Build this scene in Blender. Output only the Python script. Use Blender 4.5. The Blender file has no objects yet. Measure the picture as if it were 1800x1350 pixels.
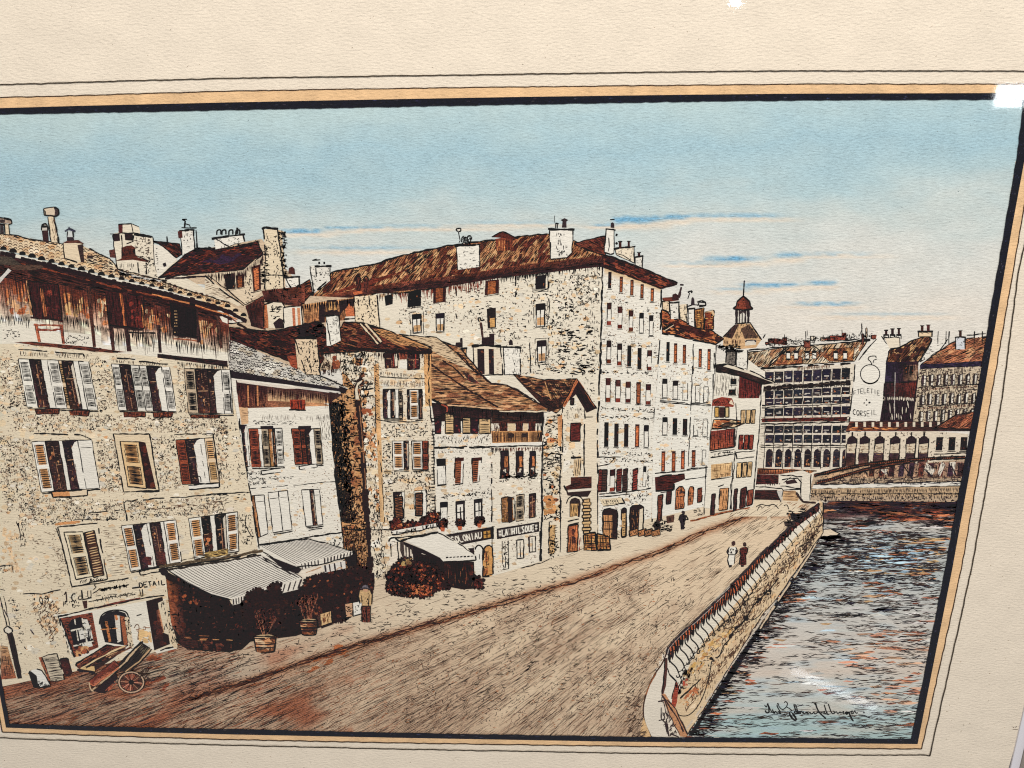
import bpy, math, random
import numpy as np
from mathutils import Matrix, Vector, noise
from mathutils.geometry import tessellate_polygon

# ------------------------------------------------------------------ camera, light, exposure
SC = bpy.context.scene
COL = SC.collection
F_PX, D_CAM = 1400.0, 0.30
PITCH, YAW, ROLL = math.radians(-18.2), math.radians(2.37), math.radians(-0.69)
ROT = Matrix.Rotation(YAW, 3, 'Y') @ Matrix.Rotation(PITCH, 3, 'X') @ Matrix.Rotation(ROLL, 3, 'Z')
cam_data = bpy.data.cameras.new('camera')
cam = bpy.data.objects.new('camera', cam_data)
COL.objects.link(cam)
cam.matrix_world = Matrix.Translation((0, 0, D_CAM)) @ ROT.to_4x4()
cam_data.sensor_width = 36.0
cam_data.lens = F_PX / 1800.0 * 36.0
cam_data.clip_start, cam_data.clip_end = 0.01, 50.0
cam_data.dof.use_dof = True
cam_data.dof.focus_distance = 0.318
cam_data.dof.aperture_fstop = 26.0
SC.camera = cam
SC.view_settings.view_transform = 'Standard'
SC.view_settings.look = 'None'
SC.view_settings.exposure = 0.0
SC.view_settings.gamma = 1.0
SC.cycles.filter_width = 1.15

RN = np.array(ROT)


def unproj(P, z=0.0):
    """photograph pixel(s) -> the point of the picture plane (height z) that stands there"""
    P = np.asarray(P, dtype=np.float64).reshape(-1, 2)
    d = np.stack([(P[:, 0] - 900) / F_PX, -(P[:, 1] - 675) / F_PX, -np.ones(len(P))], 1) @ RN.T
    return d[:, :2] / -d[:, 2:3] * (D_CAM - np.asarray(z).reshape(-1, 1))


def world(strength, col):
    w = bpy.data.worlds.new('World')
    SC.world = w
    w.use_nodes = True
    b = w.node_tree.nodes['Background']
    b.inputs[0].default_value = (*col, 1)
    b.inputs[1].default_value = strength


world(0.36, (0.97, 0.985, 1.0))


def area(name, loc, target, sx, sy, watts, col, spin=0.0):
    d = bpy.data.lights.new(name, 'AREA')
    d.shape = 'RECTANGLE'
    d.size, d.size_y, d.energy, d.color = sx, sy, watts, col
    o = bpy.data.objects.new(name, d)
    COL.objects.link(o)
    if target is None:                 # hangs flat, facing straight down
        o.matrix_world = Matrix.Translation(loc) @ Matrix.Rotation(spin, 4, 'Z')
    else:
        v = Vector(target) - Vector(loc)
        o.matrix_world = Matrix.Translation(loc) @ v.to_track_quat('-Z', 'Y').to_matrix().to_4x4()
    return o


def mirror(px, py, h):
    """where a lamp at height h hangs whose reflection in the glass shows at this pixel"""
    x, y = unproj((px, py))[0]
    k = (D_CAM + h) / D_CAM
    return (x * k, y * k, h), (x, y, 0)


area('ceiling_lamp', (0.08, 0.52, 0.82), (0, -0.12, 0), 0.34, 0.2, 9.0, (1.0, 0.978, 0.955))
lp, tg = mirror(1800, 168, 1.2)
area('strip_lamp', lp, None, 0.098, 0.036, 0.36, (0.92, 0.97, 1.0))
lp, tg = mirror(1294, -8, 1.2)
area('spot_lamp', lp, None, 0.017, 0.03, 0.10, (1, 1, 1))
pa, pb = np.array(mirror(1392, 1178, 1.1)[0]), np.array(mirror(1540, 1246, 1.1)[0])
an = math.atan2(pb[1] - pa[1], pb[0] - pa[0])
area('tube_lamp', tuple((pa + pb) / 2), None, float(np.linalg.norm(pb - pa)), 0.018, 0.055, (0.85, 0.93, 1.0), an)
area('tube_lamp_softener', tuple((pa + pb) / 2 + np.array([0, 0, -0.01])), None, float(np.linalg.norm(pb - pa)) * 1.25, 0.042, 0.036, (0.85, 0.93, 1.0), an)  # added second lamp, wider and dimmer, to soften the edges of the tube's reflection

# ------------------------------------------------------------------ materials
def lin(c):
    return tuple(((v / 255) / 12.92 if v / 255 <= 0.04045 else ((v / 255 + 0.055) / 1.055) ** 2.4) for v in c)


def nd(t, kind, **kw):
    n = t.nodes.new(kind)
    for k, v in kw.items():
        setattr(n, k, v)
    return n


def paper_mat(name, attr=True, base=(1, 1, 1), coat=1.0, grain=0.10, bump=0.68, blot=0.045):
    m = bpy.data.materials.new(name)
    m.use_nodes = True
    t = m.node_tree
    b = t.nodes['Principled BSDF']
    L = t.links.new
    tc = nd(t, 'ShaderNodeTexCoord')

    def noise_(sx, sy, rot, detail, rough=0.55):
        mp = nd(t, 'ShaderNodeMapping')
        mp.inputs['Scale'].default_value = (sx, sy, 1)
        mp.inputs['Rotation'].default_value = (0, 0, rot)
        L(tc.outputs['Object'], mp.inputs['Vector'])
        n = nd(t, 'ShaderNodeTexNoise')
        n.inputs['Scale'].default_value = 1
        n.inputs['Detail'].default_value = detail
        n.inputs['Roughness'].default_value = rough
        L(mp.outputs[0], n.inputs['Vector'])
        return n
    # the sheet's wrinkled laid surface: two crossing sets of short ridges
    r1 = noise_(480, 1250, 0.16, 2)
    r2 = noise_(520, 1500, -0.2, 2)
    add = nd(t, 'ShaderNodeMath', operation='ADD')
    L(r1.outputs['Fac'], add.inputs[0])
    L(r2.outputs['Fac'], add.inputs[1])
    bp = nd(t, 'ShaderNodeBump')
    bp.inputs['Strength'].default_value = bump
    bp.inputs['Distance'].default_value = 0.0004
    L(add.outputs[0], bp.inputs['Height'])
    L(bp.outputs[0], b.inputs['Normal'])
    # pigment: fine grain and larger uneven patches
    g = noise_(2600, 3000, 0.3, 2, 0.7)
    p = noise_(70, 110, 0.4, 4, 0.6)
    mr = nd(t, 'ShaderNodeMapRange')
    mr.inputs['From Min'].default_value, mr.inputs['From Max'].default_value = 0.3, 0.7
    mr.inputs['To Min'].default_value, mr.inputs['To Max'].default_value = 1 - grain, 1 + grain
    mr.clamp = False
    L(g.outputs['Fac'], mr.inputs['Value'])
    mr2 = nd(t, 'ShaderNodeMapRange')
    mr2.inputs['From Min'].default_value, mr2.inputs['From Max'].default_value = 0.3, 0.7
    mr2.inputs['To Min'].default_value, mr2.inputs['To Max'].default_value = 1 - blot, 1 + blot
    mr2.clamp = False
    L(p.outputs['Fac'], mr2.inputs['Value'])
    mu = nd(t, 'ShaderNodeMath', operation='MULTIPLY')
    L(mr.outputs[0], mu.inputs[0])
    L(mr2.outputs[0], mu.inputs[1])
    vm = nd(t, 'ShaderNodeVectorMath', operation='SCALE')
    if attr:
        a = nd(t, 'ShaderNodeAttribute', attribute_name='Col')
        L(a.outputs['Color'], vm.inputs[0])
    else:
        vm.inputs[0].default_value = base
    L(mu.outputs[0], vm.inputs['Scale'])
    if attr:
        # broken colour: the darker the wash, the more the pen and pigment break it up
        k = noise_(1500, 1900, 0.5, 3, 0.7)
        k2 = noise_(620, 2300, 0.35, 2, 0.6)
        sm = nd(t, 'ShaderNodeMath', operation='ADD')
        L(k.outputs['Fac'], sm.inputs[0])
        L(k2.outputs['Fac'], sm.inputs[1])
        bw = nd(t, 'ShaderNodeRGBToBW')
        L(vm.outputs[0], bw.inputs[0])
        am = nd(t, 'ShaderNodeMapRange')
        for i_, v_ in (('From Min', 0.04), ('From Max', 0.55), ('To Min', 3.4), ('To Max', 0.25)):
            am.inputs[i_].default_value = v_
        L(bw.outputs[0], am.inputs['Value'])
        ce = nd(t, 'ShaderNodeMath', operation='SUBTRACT')
        L(sm.outputs[0], ce.inputs[0])
        ce.inputs[1].default_value = 1.0
        mm = nd(t, 'ShaderNodeMath', operation='MULTIPLY_ADD')
        L(ce.outputs[0], mm.inputs[0])
        L(am.outputs[0], mm.inputs[1])
        mm.inputs[2].default_value = 1.0
        mx = nd(t, 'ShaderNodeMath', operation='MAXIMUM')
        L(mm.outputs[0], mx.inputs[0])
        mx.inputs[1].default_value = 0.12
        v2 = nd(t, 'ShaderNodeVectorMath', operation='SCALE')
        L(vm.outputs[0], v2.inputs[0])
        L(mx.outputs[0], v2.inputs['Scale'])
        L(v2.outputs[0], b.inputs['Base Color'])
    else:
        L(vm.outputs[0], b.inputs['Base Color'])
    b.inputs['Roughness'].default_value = 0.85
    b.inputs['Specular IOR Level'].default_value = 0.0
    b.inputs['Coat Weight'].default_value = coat  # gloss added to the paper, standing in for reflections of the glass
    b.inputs['Coat Roughness'].default_value = 0.032
    b.inputs['Coat IOR'].default_value = 1.5
    return m


PAINT = paper_mat('ink_and_watercolour')
INKM = paper_mat('ruling_ink', grain=0.25, bump=0.35)

# ------------------------------------------------------------------ pen engine (everything in photograph pixels on the sheet)
rng = random.Random(7)
U = rng.uniform
ZL = [0]
PARTS = []
CROP = dict(a=(0, 340, 4.5), b=(0, 600, 4.5), c=(0, 860, 4.5), d=(0, 1050, 4.5), e=(360, 360, 4.5), f=(360, 620, 4.5), g=(360, 860, 4.5),
            h=(700, 360, 4.5), i=(700, 620, 4.5), j=(700, 840, 4.5), k=(1040, 360, 4.5), l=(1040, 620, 4.5), m=(1040, 860, 4.5),
            n=(1280, 560, 3.6), o=(1100, 1050, 4.5), q=(1400, 1050, 4.5), s=(680, 890, 6.4286), t=(80, 1000, 7.5), u=(1480, 580, 7.5),
            v=(1320, 1200, 7.5), w=(1140, 1020, 6.75), x=(1400, 860, 5.625), y=(200, 1060, 3.6), z=(0, 0, 1))


def K(s):
    """'e 10,20 30,40' -> points measured on survey sheet e"""
    c, *r = s.split()
    x0, y0, f = CROP[c]
    return [(x0 + float(p.split(',')[0]) / f, y0 + float(p.split(',')[1]) / f) for p in r]


def interp(tab, y):
    return float(np.interp(y, [a[0] for a in tab], [a[1] for a in tab]))


XR = [(150, 1806), (194, 1800), (270, 1790), (400, 1768), (700, 1719), (1000, 1663), (1310, 1602)]
TOPL = [(-240, 205), (0, 200), (600, 190), (1200, 178), (1560, 174), (1900, 173)]
BOTL = [(-20, 1272), (20, 1274), (400, 1284), (1100, 1297), (1600, 1301)]


def xl(y):
    return 15 - (1273 - y) * 0.187


def inside_sheet(x, y):
    return xl(y) - 3 < x < interp(XR, y) + 4 and interp(TOPL, x) - 3 < y < interp(BOTL, x) + 3


class Part:
    def __init__(s, name, parent=None, label=None, mat=None):
        s.name, s.parent, s.label, s.mat = name, parent, label, mat or PAINT
        s.v, s.f, s.c = [], [], []
        s.clip = parent != 'FRAME' and name != 'border'
        PARTS.append(s)

    def add(s, verts, faces, cols, dz=1.0):
        n = len(s.v)
        z = ZL[0]
        s.v += [(x, y, z) for x, y in verts]
        s.c += cols
        s.f += [tuple(i + n for i in f) for f in faces]


def up(k=1.0):
    ZL[0] += 1


def jit(c, a):
    k = 1 + U(-a, a)
    return tuple(max(0, min(255, v * k + U(-a, a) * 14)) for v in c)


def area2(p):
    return sum(p[i][0] * p[i - 1][1] - p[i - 1][0] * p[i][1] for i in range(len(p)))


def inpoly(x, y, p):
    r = False
    j = len(p) - 1
    for i in range(len(p)):
        xi, yi = p[i]
        xj, yj = p[j]
        if (yi > y) != (yj > y) and x < (xj - xi) * (y - yi) / (yj - yi) + xi:
            r = not r
        j = i
    return r


def poly(p, pts, col, lift=True):
    if lift:
        up()
    tri = tessellate_polygon([[Vector((x, y, 0)) for x, y in pts]])
    fs = []
    for t in tri:
        q = [pts[i] for i in t]
        fs.append(tuple(t) if area2(q) > 0 else tuple(reversed(t)))
    p.add(list(pts), fs, [col] * len(pts))


def stroke(p, pts, w, col, tip=0.35):
    n = len(pts)
    m = pts[n // 2]
    if p.clip and not inside_sheet(*m):
        return
    if col[0] > 66 and p.clip:
        ZL[0] += 1
    L = []
    for i, (x, y) in enumerate(pts):
        a = pts[max(0, i - 1)]
        b = pts[min(n - 1, i + 1)]
        dx, dy = b[0] - a[0], b[1] - a[1]
        l = math.hypot(dx, dy) or 1
        k = 0.5 * w * (tip if i in (0, n - 1) else 1)
        L.append((x - dy / l * k, y + dx / l * k))
        L.append((x + dy / l * k, y - dx / l * k))
    p.add(L, [(2 * i + 1, 2 * i + 3, 2 * i + 2, 2 * i)[::-1] for i in range(n - 1)], [col] * len(L))


INK = (30, 24, 26)
DBR = (62, 32, 30)
RED = (112, 48, 36)
ORG = (206, 124, 74)
TAN = (214, 168, 122)
LTAN = (226, 198, 162)
PAP = (230, 217, 194)
WHT = (233, 225, 210)
NAVY = (38, 38, 56)


def wl(p, pts, w=2.0, col=INK, wob=0.7, closed=False, lift=True, gaps=0.05):
    """hand-drawn pen line"""
    if lift:
        up()
    if p.clip:
        wob = wob * 1.35
    else:
        gaps = 0
    if closed:
        pts = list(pts) + [pts[0]]
    for a, b in zip(pts[:-1], pts[1:]):
        l = math.hypot(b[0] - a[0], b[1] - a[1])
        n = max(1, int(l / 9))
        q = []
        for i in range(n + 1):
            k = i / n
            e = 0 if i in (0, n) else wob
            q.append((a[0] + (b[0] - a[0]) * k + U(-e, e), a[1] + (b[1] - a[1]) * k + U(-e, e)))
        for i in range(n):
            if gaps and rng.random() < gaps:
                continue
            stroke(p, [q[i], ((q[i][0] + q[i + 1][0]) / 2, (q[i][1] + q[i + 1][1]) / 2), q[i + 1]], w * (1.18 * U(0.65, 1.3) if p.clip else U(.92, 1.08)), col, 0.8 if p.clip else 1)


def curve(p, pts, w=1.5, col=INK, lift=True, n=5):
    """smooth pen line through the points"""
    if lift:
        up()
    P = [pts[0]] + list(pts) + [pts[-1]]
    out = []
    for i in range(1, len(P) - 2):
        for k in range(n):
            t = k / n
            r = []
            for d in (0, 1):
                a, b, c, e = P[i - 1][d], P[i][d], P[i + 1][d], P[i + 2][d]
                r.append(0.5 * (2 * b + (c - a) * t + (2 * a - 5 * b + 4 * c - e) * t * t + (3 * b - a - 3 * c + e) * t ** 3))
            out.append(tuple(r))
    out.append(pts[-1])
    stroke(p, out, w, col, 0.5)


def spans(pts, ang, off):
    ca, sa = math.cos(ang), math.sin(ang)
    R = [(x * ca + y * sa, -x * sa + y * ca) for x, y in pts]
    xs = []
    for i in range(len(R)):
        (x0, y0), (x1, y1) = R[i - 1], R[i]
        if (y0 > off) != (y1 > off):
            xs.append(x0 + (x1 - x0) * (off - y0) / (y1 - y0))
    xs.sort()
    return list(zip(xs[::2], xs[1::2])), ca, sa


def hatch(p, pts, ang=0, sp=4, w=1.2, col=INK, ln=(8, 26), gap=(1, 5), dens=1.0, jt=0.8, bend=0.0, cj=0.15):
    """pen hatching clipped to the outline"""
    up()
    sp *= 0.68
    gap = (gap[0] * .7, gap[1] * .8)
    ang = math.radians(ang)
    ca, sa = math.cos(ang), math.sin(ang)
    ys = [-x * sa + y * ca for x, y in pts]
    o = min(ys) + sp * 0.4
    while o < max(ys):
        S, ca, sa = spans(pts, ang, o)
        for a, b in S:
            x = a + U(0, gap[1])
            while x < b - 1:
                e = min(b, x + U(*ln))
                y0, y1 = o + U(-jt, jt), o + U(-jt, jt)
                mx, my = (x + e) / 2, (y0 + y1) / 2 + U(-bend, bend)
                wx, wy = mx * ca - my * sa, mx * sa + my * ca
                d = dens(wx, wy) if callable(dens) else dens
                if rng.random() < d and e - x > 0.8:
                    stroke(p, [(x * ca - y0 * sa, x * sa + y0 * ca), (wx, wy), (e * ca - y1 * sa, e * sa + y1 * ca)], w * U(0.65, 1.3), jit(col, cj))
                x = e + U(*gap)
        o += sp * U(0.75, 1.25)


def bbox(pts):
    xs, ys = [a[0] for a in pts], [a[1] for a in pts]
    return min(xs), min(ys), max(xs), max(ys)


def rpt(pts):
    x0, y0, x1, y1 = bbox(pts)
    for _ in range(40):
        x, y = U(x0, x1), U(y0, y1)
        if inpoly(x, y, pts):
            return x, y
    return None


def fld(x, y, s, k=0.0):
    return noise.noise(Vector((x / s + k * 7.3, y / s - k * 3.1, k)))


def scrib(p, pts, n, size=5, w=1.1, col=INK, kinds='ct~', clump=0.0, s=22, cj=0.2, tilt=0):
    """little pen marks: arcs, ticks, dashes, dots, loops; clump gathers them"""
    up()
    for _ in range(int(n * 1.45)):
        q = rpt(pts)
        if not q:
            continue
        x, y = q
        if clump and fld(x, y, s, clump) < U(-0.5, 0.3):
            continue
        k = rng.choice(kinds)
        r = size * U(0.4, 1.15)
        if k == 'c':
            a = U(0, 6.28)
            da = U(1.2, 2.6)
            stroke(p, [(x + r * .5 * math.cos(a + da * t), y + r * .5 * math.sin(a + da * t)) for t in (0, .33, .66, 1)], w * U(.7, 1.3), jit(col, cj))
        elif k == 't':
            e = U(-.18, .18) + tilt
            stroke(p, [(x - e * r, y - r * .5), (x + U(-.4, .4), y), (x + e * r, y + r * .5)], w * U(.7, 1.3), jit(col, cj))
        elif k == '~':
            stroke(p, [(x - r * .6, y + U(-.8, .8)), (x - r * .2, y + U(-1, 1)), (x + r * .2, y + U(-1, 1)), (x + r * .6, y + U(-.8, .8))], w * U(.7, 1.3), jit(col, cj))
        elif k == 'd':
            d = w * U(.7, 1.3)
            stroke(p, [(x - d, y), (x, y + U(-.4, .4)), (x + d, y)], d * 1.5, jit(col, cj))
        elif k == '/':
            stroke(p, [(x - r * .4, y + r * .4), (x, y + U(-.4, .4)), (x + r * .4, y - r * .4)], w * U(.7, 1.3), jit(col, cj))
        elif k == 'o':
            a0 = U(0, 6)
            stroke(p, [(x + r * .35 * math.cos(a0 + t * 1.05), y + r * .28 * math.sin(a0 + t * 1.05)) for t in range(6)], w * U(.7, 1.2), jit(col, cj))


def blot(p, pts, n, r=(4, 10), cols=(TAN,), sx=1.0, clump=0.0, s=30, ang=0.0, cj=0.1):
    """irregular patches of wash inside the outline"""
    ca, sa = math.cos(math.radians(ang)), math.sin(math.radians(ang))
    for _ in range(n):
        q = rpt(pts)
        if not q:
            continue
        x, y = q
        if clump and fld(x, y, s, clump) < U(-.4, .3):
            continue
        if rng.random() < 0.15:
            up(0.5)
        R = U(*r)
        V = []
        m = 9
        for i in range(m):
            a = 6.283 * i / m
            k = R * U(.55, 1.1)
            dx, dy = k * math.cos(a) * sx, k * math.sin(a)
            X, Y = x + dx * ca - dy * sa, y + dx * sa + dy * ca
            g = 1.0
            while not inpoly(X, Y, pts) and g > .1:
                g -= .3
                X, Y = x + (dx * ca - dy * sa) * g, y + (dx * sa + dy * ca) * g
            V.append((X, Y))
        up(0.02)
        c = jit(rng.choice(cols), cj)
        p.add([(x, y)] + V, [(0, i + 1, (i + 1) % m + 1)[::-1] for i in range(m)], [c] * (m + 1))


def corners(q):
    return [min(q, key=lambda p: p[0] + p[1]), max(q, key=lambda p: p[0] - p[1]), max(q, key=lambda p: p[0] + p[1]), min(q, key=lambda p: p[0] - p[1])]


def bil(q, u, v):
    (a, b, c, d) = q if len(q) == 4 else corners(q)
    return tuple((a[i] * (1 - u) + b[i] * u) * (1 - v) + (d[i] * (1 - u) + c[i] * u) * v for i in (0, 1))


def sub(q, u0, u1, v0=0, v1=1):
    return [bil(q, u0, v0), bil(q, u1, v0), bil(q, u1, v1), bil(q, u0, v1)]


def grad(p, q, cols, nu=8, nv=8, nz=0.05, s=14, lift=True):
    """wash that runs from colour to colour over a four-cornered patch"""
    if lift:
        up()
    V, C = [], []
    for j in range(nv + 1):
        for i in range(nu + 1):
            u, v = i / nu, j / nv
            x, y = bil(q, u, v)
            V.append((x, y))
            k = 1 + nz * 2.2 * fld(x, y, s, 3.3) + U(-nz, nz) * .5
            c = [((cols[0][m] * (1 - u) + cols[1][m] * u) * (1 - v) + (cols[3][m] * (1 - u) + cols[2][m] * u) * v) * k for m in range(3)]
            C.append(tuple(max(0, min(255, z)) for z in c))
    Fs = []
    for j in range(nv):
        for i in range(nu):
            a = j * (nu + 1) + i
            Fs.append((a, a + nu + 1, a + nu + 2, a + 1))
    p.add(V, Fs, C)


def field(p, pts, cell, fn):
    """wash over an outline, its colour given per point"""
    up()
    x0, y0, x1, y1 = bbox(pts)
    nx, ny = int((x1 - x0) / cell) + 1, int((y1 - y0) / cell) + 1
    idx, V, C, Fs = {}, [], [], []

    def vid(i, j):
        if (i, j) not in idx:
            x, y = x0 + i * cell, y0 + j * cell
            idx[(i, j)] = len(V)
            V.append((x, y))
            C.append(tuple(max(0, min(255, c)) for c in fn(x, y)))
        return idx[(i, j)]
    for j in range(ny):
        for i in range(nx):
            if inpoly(x0 + (i + .5) * cell, y0 + (j + .5) * cell, pts):
                Fs.append((vid(i, j), vid(i, j + 1), vid(i + 1, j + 1), vid(i + 1, j)))
    p.add(V, Fs, C)


def along(pts, step):
    out = []
    for a, b in zip(pts[:-1], pts[1:]):
        l = math.hypot(b[0] - a[0], b[1] - a[1])
        n = max(1, int(l / step))
        out += [(a[0] + (b[0] - a[0]) * i / n, a[1] + (b[1] - a[1]) * i / n) for i in range(n)]
    return out + [pts[-1]]


def fall(p, top, ln=(6, 22), sp=2.2, w=1.3, col=INK, sl=0.05, cj=.15, dens=1.0):
    """strokes hanging from a line: shade under eaves and beams"""
    up()
    for x, y in along(top, sp):
        if rng.random() > dens:
            continue
        l = U(*ln)
        x += U(-1, 1)
        stroke(p, [(x, y), (x + sl * l * .5 + U(-.5, .5), y + l * .5), (x + sl * l, y + l)], w * U(.7, 1.3), jit(col, cj), .3)


def lerp(a, b, k):
    return tuple(a[i] + (b[i] - a[i]) * k for i in range(len(a)))


def age(p, pts, k=1.0):
    """weathering of a drawn facade: hair strokes and pen dust"""
    A = abs(area2(pts)) / 2
    scrib(p, pts, int(A / 48 * k), 3.2, .9, (124, 94, 72), 't~d', 1.4, 30, .3)
    scrib(p, pts, int(A / 190 * k), 3.6, 1.0, (62, 48, 42), 'ct~', 2.1, 24)
    blot(p, pts, int(A / 160 * k), (1.5, 4), ((226, 200, 164), (222, 190, 152), (231, 220, 200)), 1.8, 1.7, 30)


# ------------------------------------------------------------------ drawn building elements
def slats(p, q, n, col=INK, w=1.3, u0=.2, u1=.82, skip=.06):
    up()
    for i in range(n):
        if rng.random() < skip:
            continue
        v = (i + .5) / n
        a, b = bil(q, u0 + U(-.05, .05), v), bil(q, u1 + U(-.06, .06), v + U(-.01, .01))
        stroke(p, [a, ((a[0] + b[0]) / 2, (a[1] + b[1]) / 2 + U(-.4, .4)), b], w * U(.7, 1.3), jit(col, .2), .6)


def shutter(p, q, face=WHT, slat=INK, n=9, w=1.3, bg=None, line=1.5):
    poly(p, q, jit(face, .04))
    for v0, v1 in ((.06, .46), (.54, .93)):
        s = sub(q, .16, .84, v0, v1)
        if bg:
            poly(p, sub(s, .08, .92), jit(bg, .1))
        slats(p, s, n, slat, w + .25, .04, .96, .02)
        wl(p, [s[0], s[3]], 1.0, slat, .3)
        wl(p, [s[1], s[2]], 1.0, slat, .3)
    wl(p, q, line, INK, .4, True)


def opening(p, q, tones=((92, 48, 40), (140, 78, 54)), base=(42, 31, 34), n=10, line=1.6):
    lo = lerp(base, tones[0], .4)
    hi = lerp(base, (30, 24, 30), .5)
    grad(p, q if len(q) == 4 else corners(q), [hi, jit(base, .2), jit(lo, .15), jit(lo, .3)], 3, 6, .25, 7)
    A = abs(area2(q)) / 2
    r = max(1.0, math.sqrt(A) / 14)
    blot(p, sub(q, .08, .95, .2, 1), int(n * 1.5), (r * .5, r * 1.3), tones + ((60, 50, 60), (188, 132, 92)), .6)
    hatch(p, q, 86, 2.4, .9, (26, 21, 25), (4, 12), (2, 6), .6)
    hatch(p, q, 2, 4, .8, (136, 104, 84), (2, 6), (3, 9), .35)
    if A > 160:
        c_ = jit((222, 208, 186), .06)
        poly(p, [bil(q, .72, .12), bil(q, .97, .04), bil(q, .97, .86), bil(q, .8, .9)], c_) if rng.random() < .6 else None
    if A > 260:
        v = U(.3, .5)
        wl(p, [bil(q, .1, v), bil(q, .9, v - .01)], .9, (196, 150, 112), .3, gaps=.15)
        wl(p, [bil(q, .52, .1), bil(q, .54, .95)], .9, (170, 120, 90), .3, gaps=.25)
    wl(p, q, line, INK, .4, True)


def curtain(p, q, face=WHT):
    """pale cloth or leaf inside the opening, its top cut aslant by shade"""
    poly(p, [bil(q, 0, .16), bil(q, .55, .04), bil(q, 1, .01), bil(q, 1, 1), bil(q, .1, .98)], jit(face, .03))
    wl(p, [bil(q, 0, .16), bil(q, .1, .98)], 1.2, INK, .8, gaps=.2)


def window(par, q, spec, n=9, sill=True, label=None, w=1.3):
    """spec: string of (kind letter, width) pairs"""
    p = Part('window', par, label)
    tot = sum(k for _, k in spec)
    u = 0
    for kind, k in spec:
        s = sub(q, u / tot, (u + k) / tot)
        u += k
        if kind == 's':
            shutter(p, s, WHT, INK, n, w)
        elif kind == 't':
            shutter(p, s, LTAN, INK, max(5, int(n * .75)), w + .4, (212, 166, 112))
        elif kind == 'b':
            shutter(p, s, WHT, (34, 24, 22), max(5, int(n * .72)), w + .5, (204, 146, 94))
        elif kind == 'r':
            shutter(p, s, (150, 74, 52), INK, n, w + .3, (140, 64, 46))
        elif kind == 'h':
            shutter(p, s, (190, 168, 140), INK, n + 3, w + .3)
        elif kind == 'd':
            opening(p, s)
        elif kind == 'k':
            opening(p, s, ((52, 30, 30), (80, 40, 34)), (28, 22, 25))
        elif kind == 'c':
            opening(p, s)
            curtain(p, sub(s, .38, 1))
        elif kind == 'v':
            opening(p, s, ((84, 46, 46), (132, 76, 58), (60, 44, 60)), (44, 33, 40), 12)
            curtain(p, sub(s, .5, 1))
        elif kind == 'w':
            poly(p, s, WHT)
            wl(p, s, 1.2, INK, .6, True, gaps=.15)
        elif kind == 'p':
            poly(p, s, WHT)
            wl(p, s, 1.5, INK, .4, True)
            wl(p, [bil(s, .1, .16), bil(s, .9, .16)], 1, INK)
        elif kind == 'o':
            opening(p, s, ((110, 62, 46), (170, 104, 66), (206, 150, 100)), (50, 34, 36), 12)
        elif kind == 'g':
            opening(p, s, ((196, 140, 84), (214, 168, 110)), (168, 112, 66), 10)
    if sill:
        a, b = q[3], q[2]
        wl(p, [(a[0] + 1, a[1] + 2.5), (b[0] + 1, b[1] + 2.5)], 2.0, INK, .5)
    return p


def flowerbox(par, q):
    p = Part('flower_box', par)
    poly(p, q, (120, 62, 46))
    blot(p, q, 10, (1.5, 3.5), ((70, 34, 30), (160, 90, 60)))
    hatch(p, q, 88, 2.4, 1.2, INK, (3, 8), (1, 3), .8)
    wl(p, q, 1.6, INK, .6, True)


def slit(p, q, style='d', line=1.2):
    """far window a few strokes wide"""
    x0, y0, x1, y1 = bbox(q)
    if style == 'd':
        poly(p, q, jit(INK, .3))
        blot(p, q, 3, (1, 2.2), ((150, 84, 52), (96, 48, 38)), .5)
    elif style == 'o':
        poly(p, q, jit(DBR, .2))
        poly(p, sub(q, .2, .75, .1, .95), jit((176, 98, 60), .2))
        hatch(p, q, 0, 3, 1, INK, (3, 6), (1, 2), .7)
    elif style == 'w':
        poly(p, q, WHT)
        wl(p, q, line, INK, .4, True, gaps=.1)
        poly(p, sub(q, 0, 1, 0, .28), jit(INK, .3))
    elif style == 'm':
        poly(p, q, WHT)
        poly(p, sub(q, 0, 1, 0, .3), jit(DBR, .3))
        poly(p, sub(q, 0, 1, .82, 1), jit(RED, .3))
        wl(p, [q[0], q[3]], 1.4, INK, .3)
        wl(p, [q[1], q[2]], 1.1, INK, .3)
    elif style == 'l':
        wl(p, q, line, INK, .4, True, gaps=.25)
    x = U(-.3, .3)
    wl(p, [(q[3][0] - 1.5, q[3][1] + 1.5 + x), (q[2][0] + 1.5, q[2][1] + 1.5)], 1.2, INK, .3)


def slitpart(par, q, style='d', name='window'):
    p = Part(name, par)
    slit(p, q, style)
    return p


def vq(x0, x1, y0, y1, sk=0.0, c='z', rise=0.0):
    """upright quad measured on a survey sheet, leaning sk, its top rising to the right"""
    X0, Y0, f = CROP[c]
    g = lambda x, y: (X0 + x / f, Y0 + y / f)
    return [g(x0, y0), g(x1, y0 - rise), g(x1 + sk, y1 - rise), g(x0 + sk, y1)]


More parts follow.
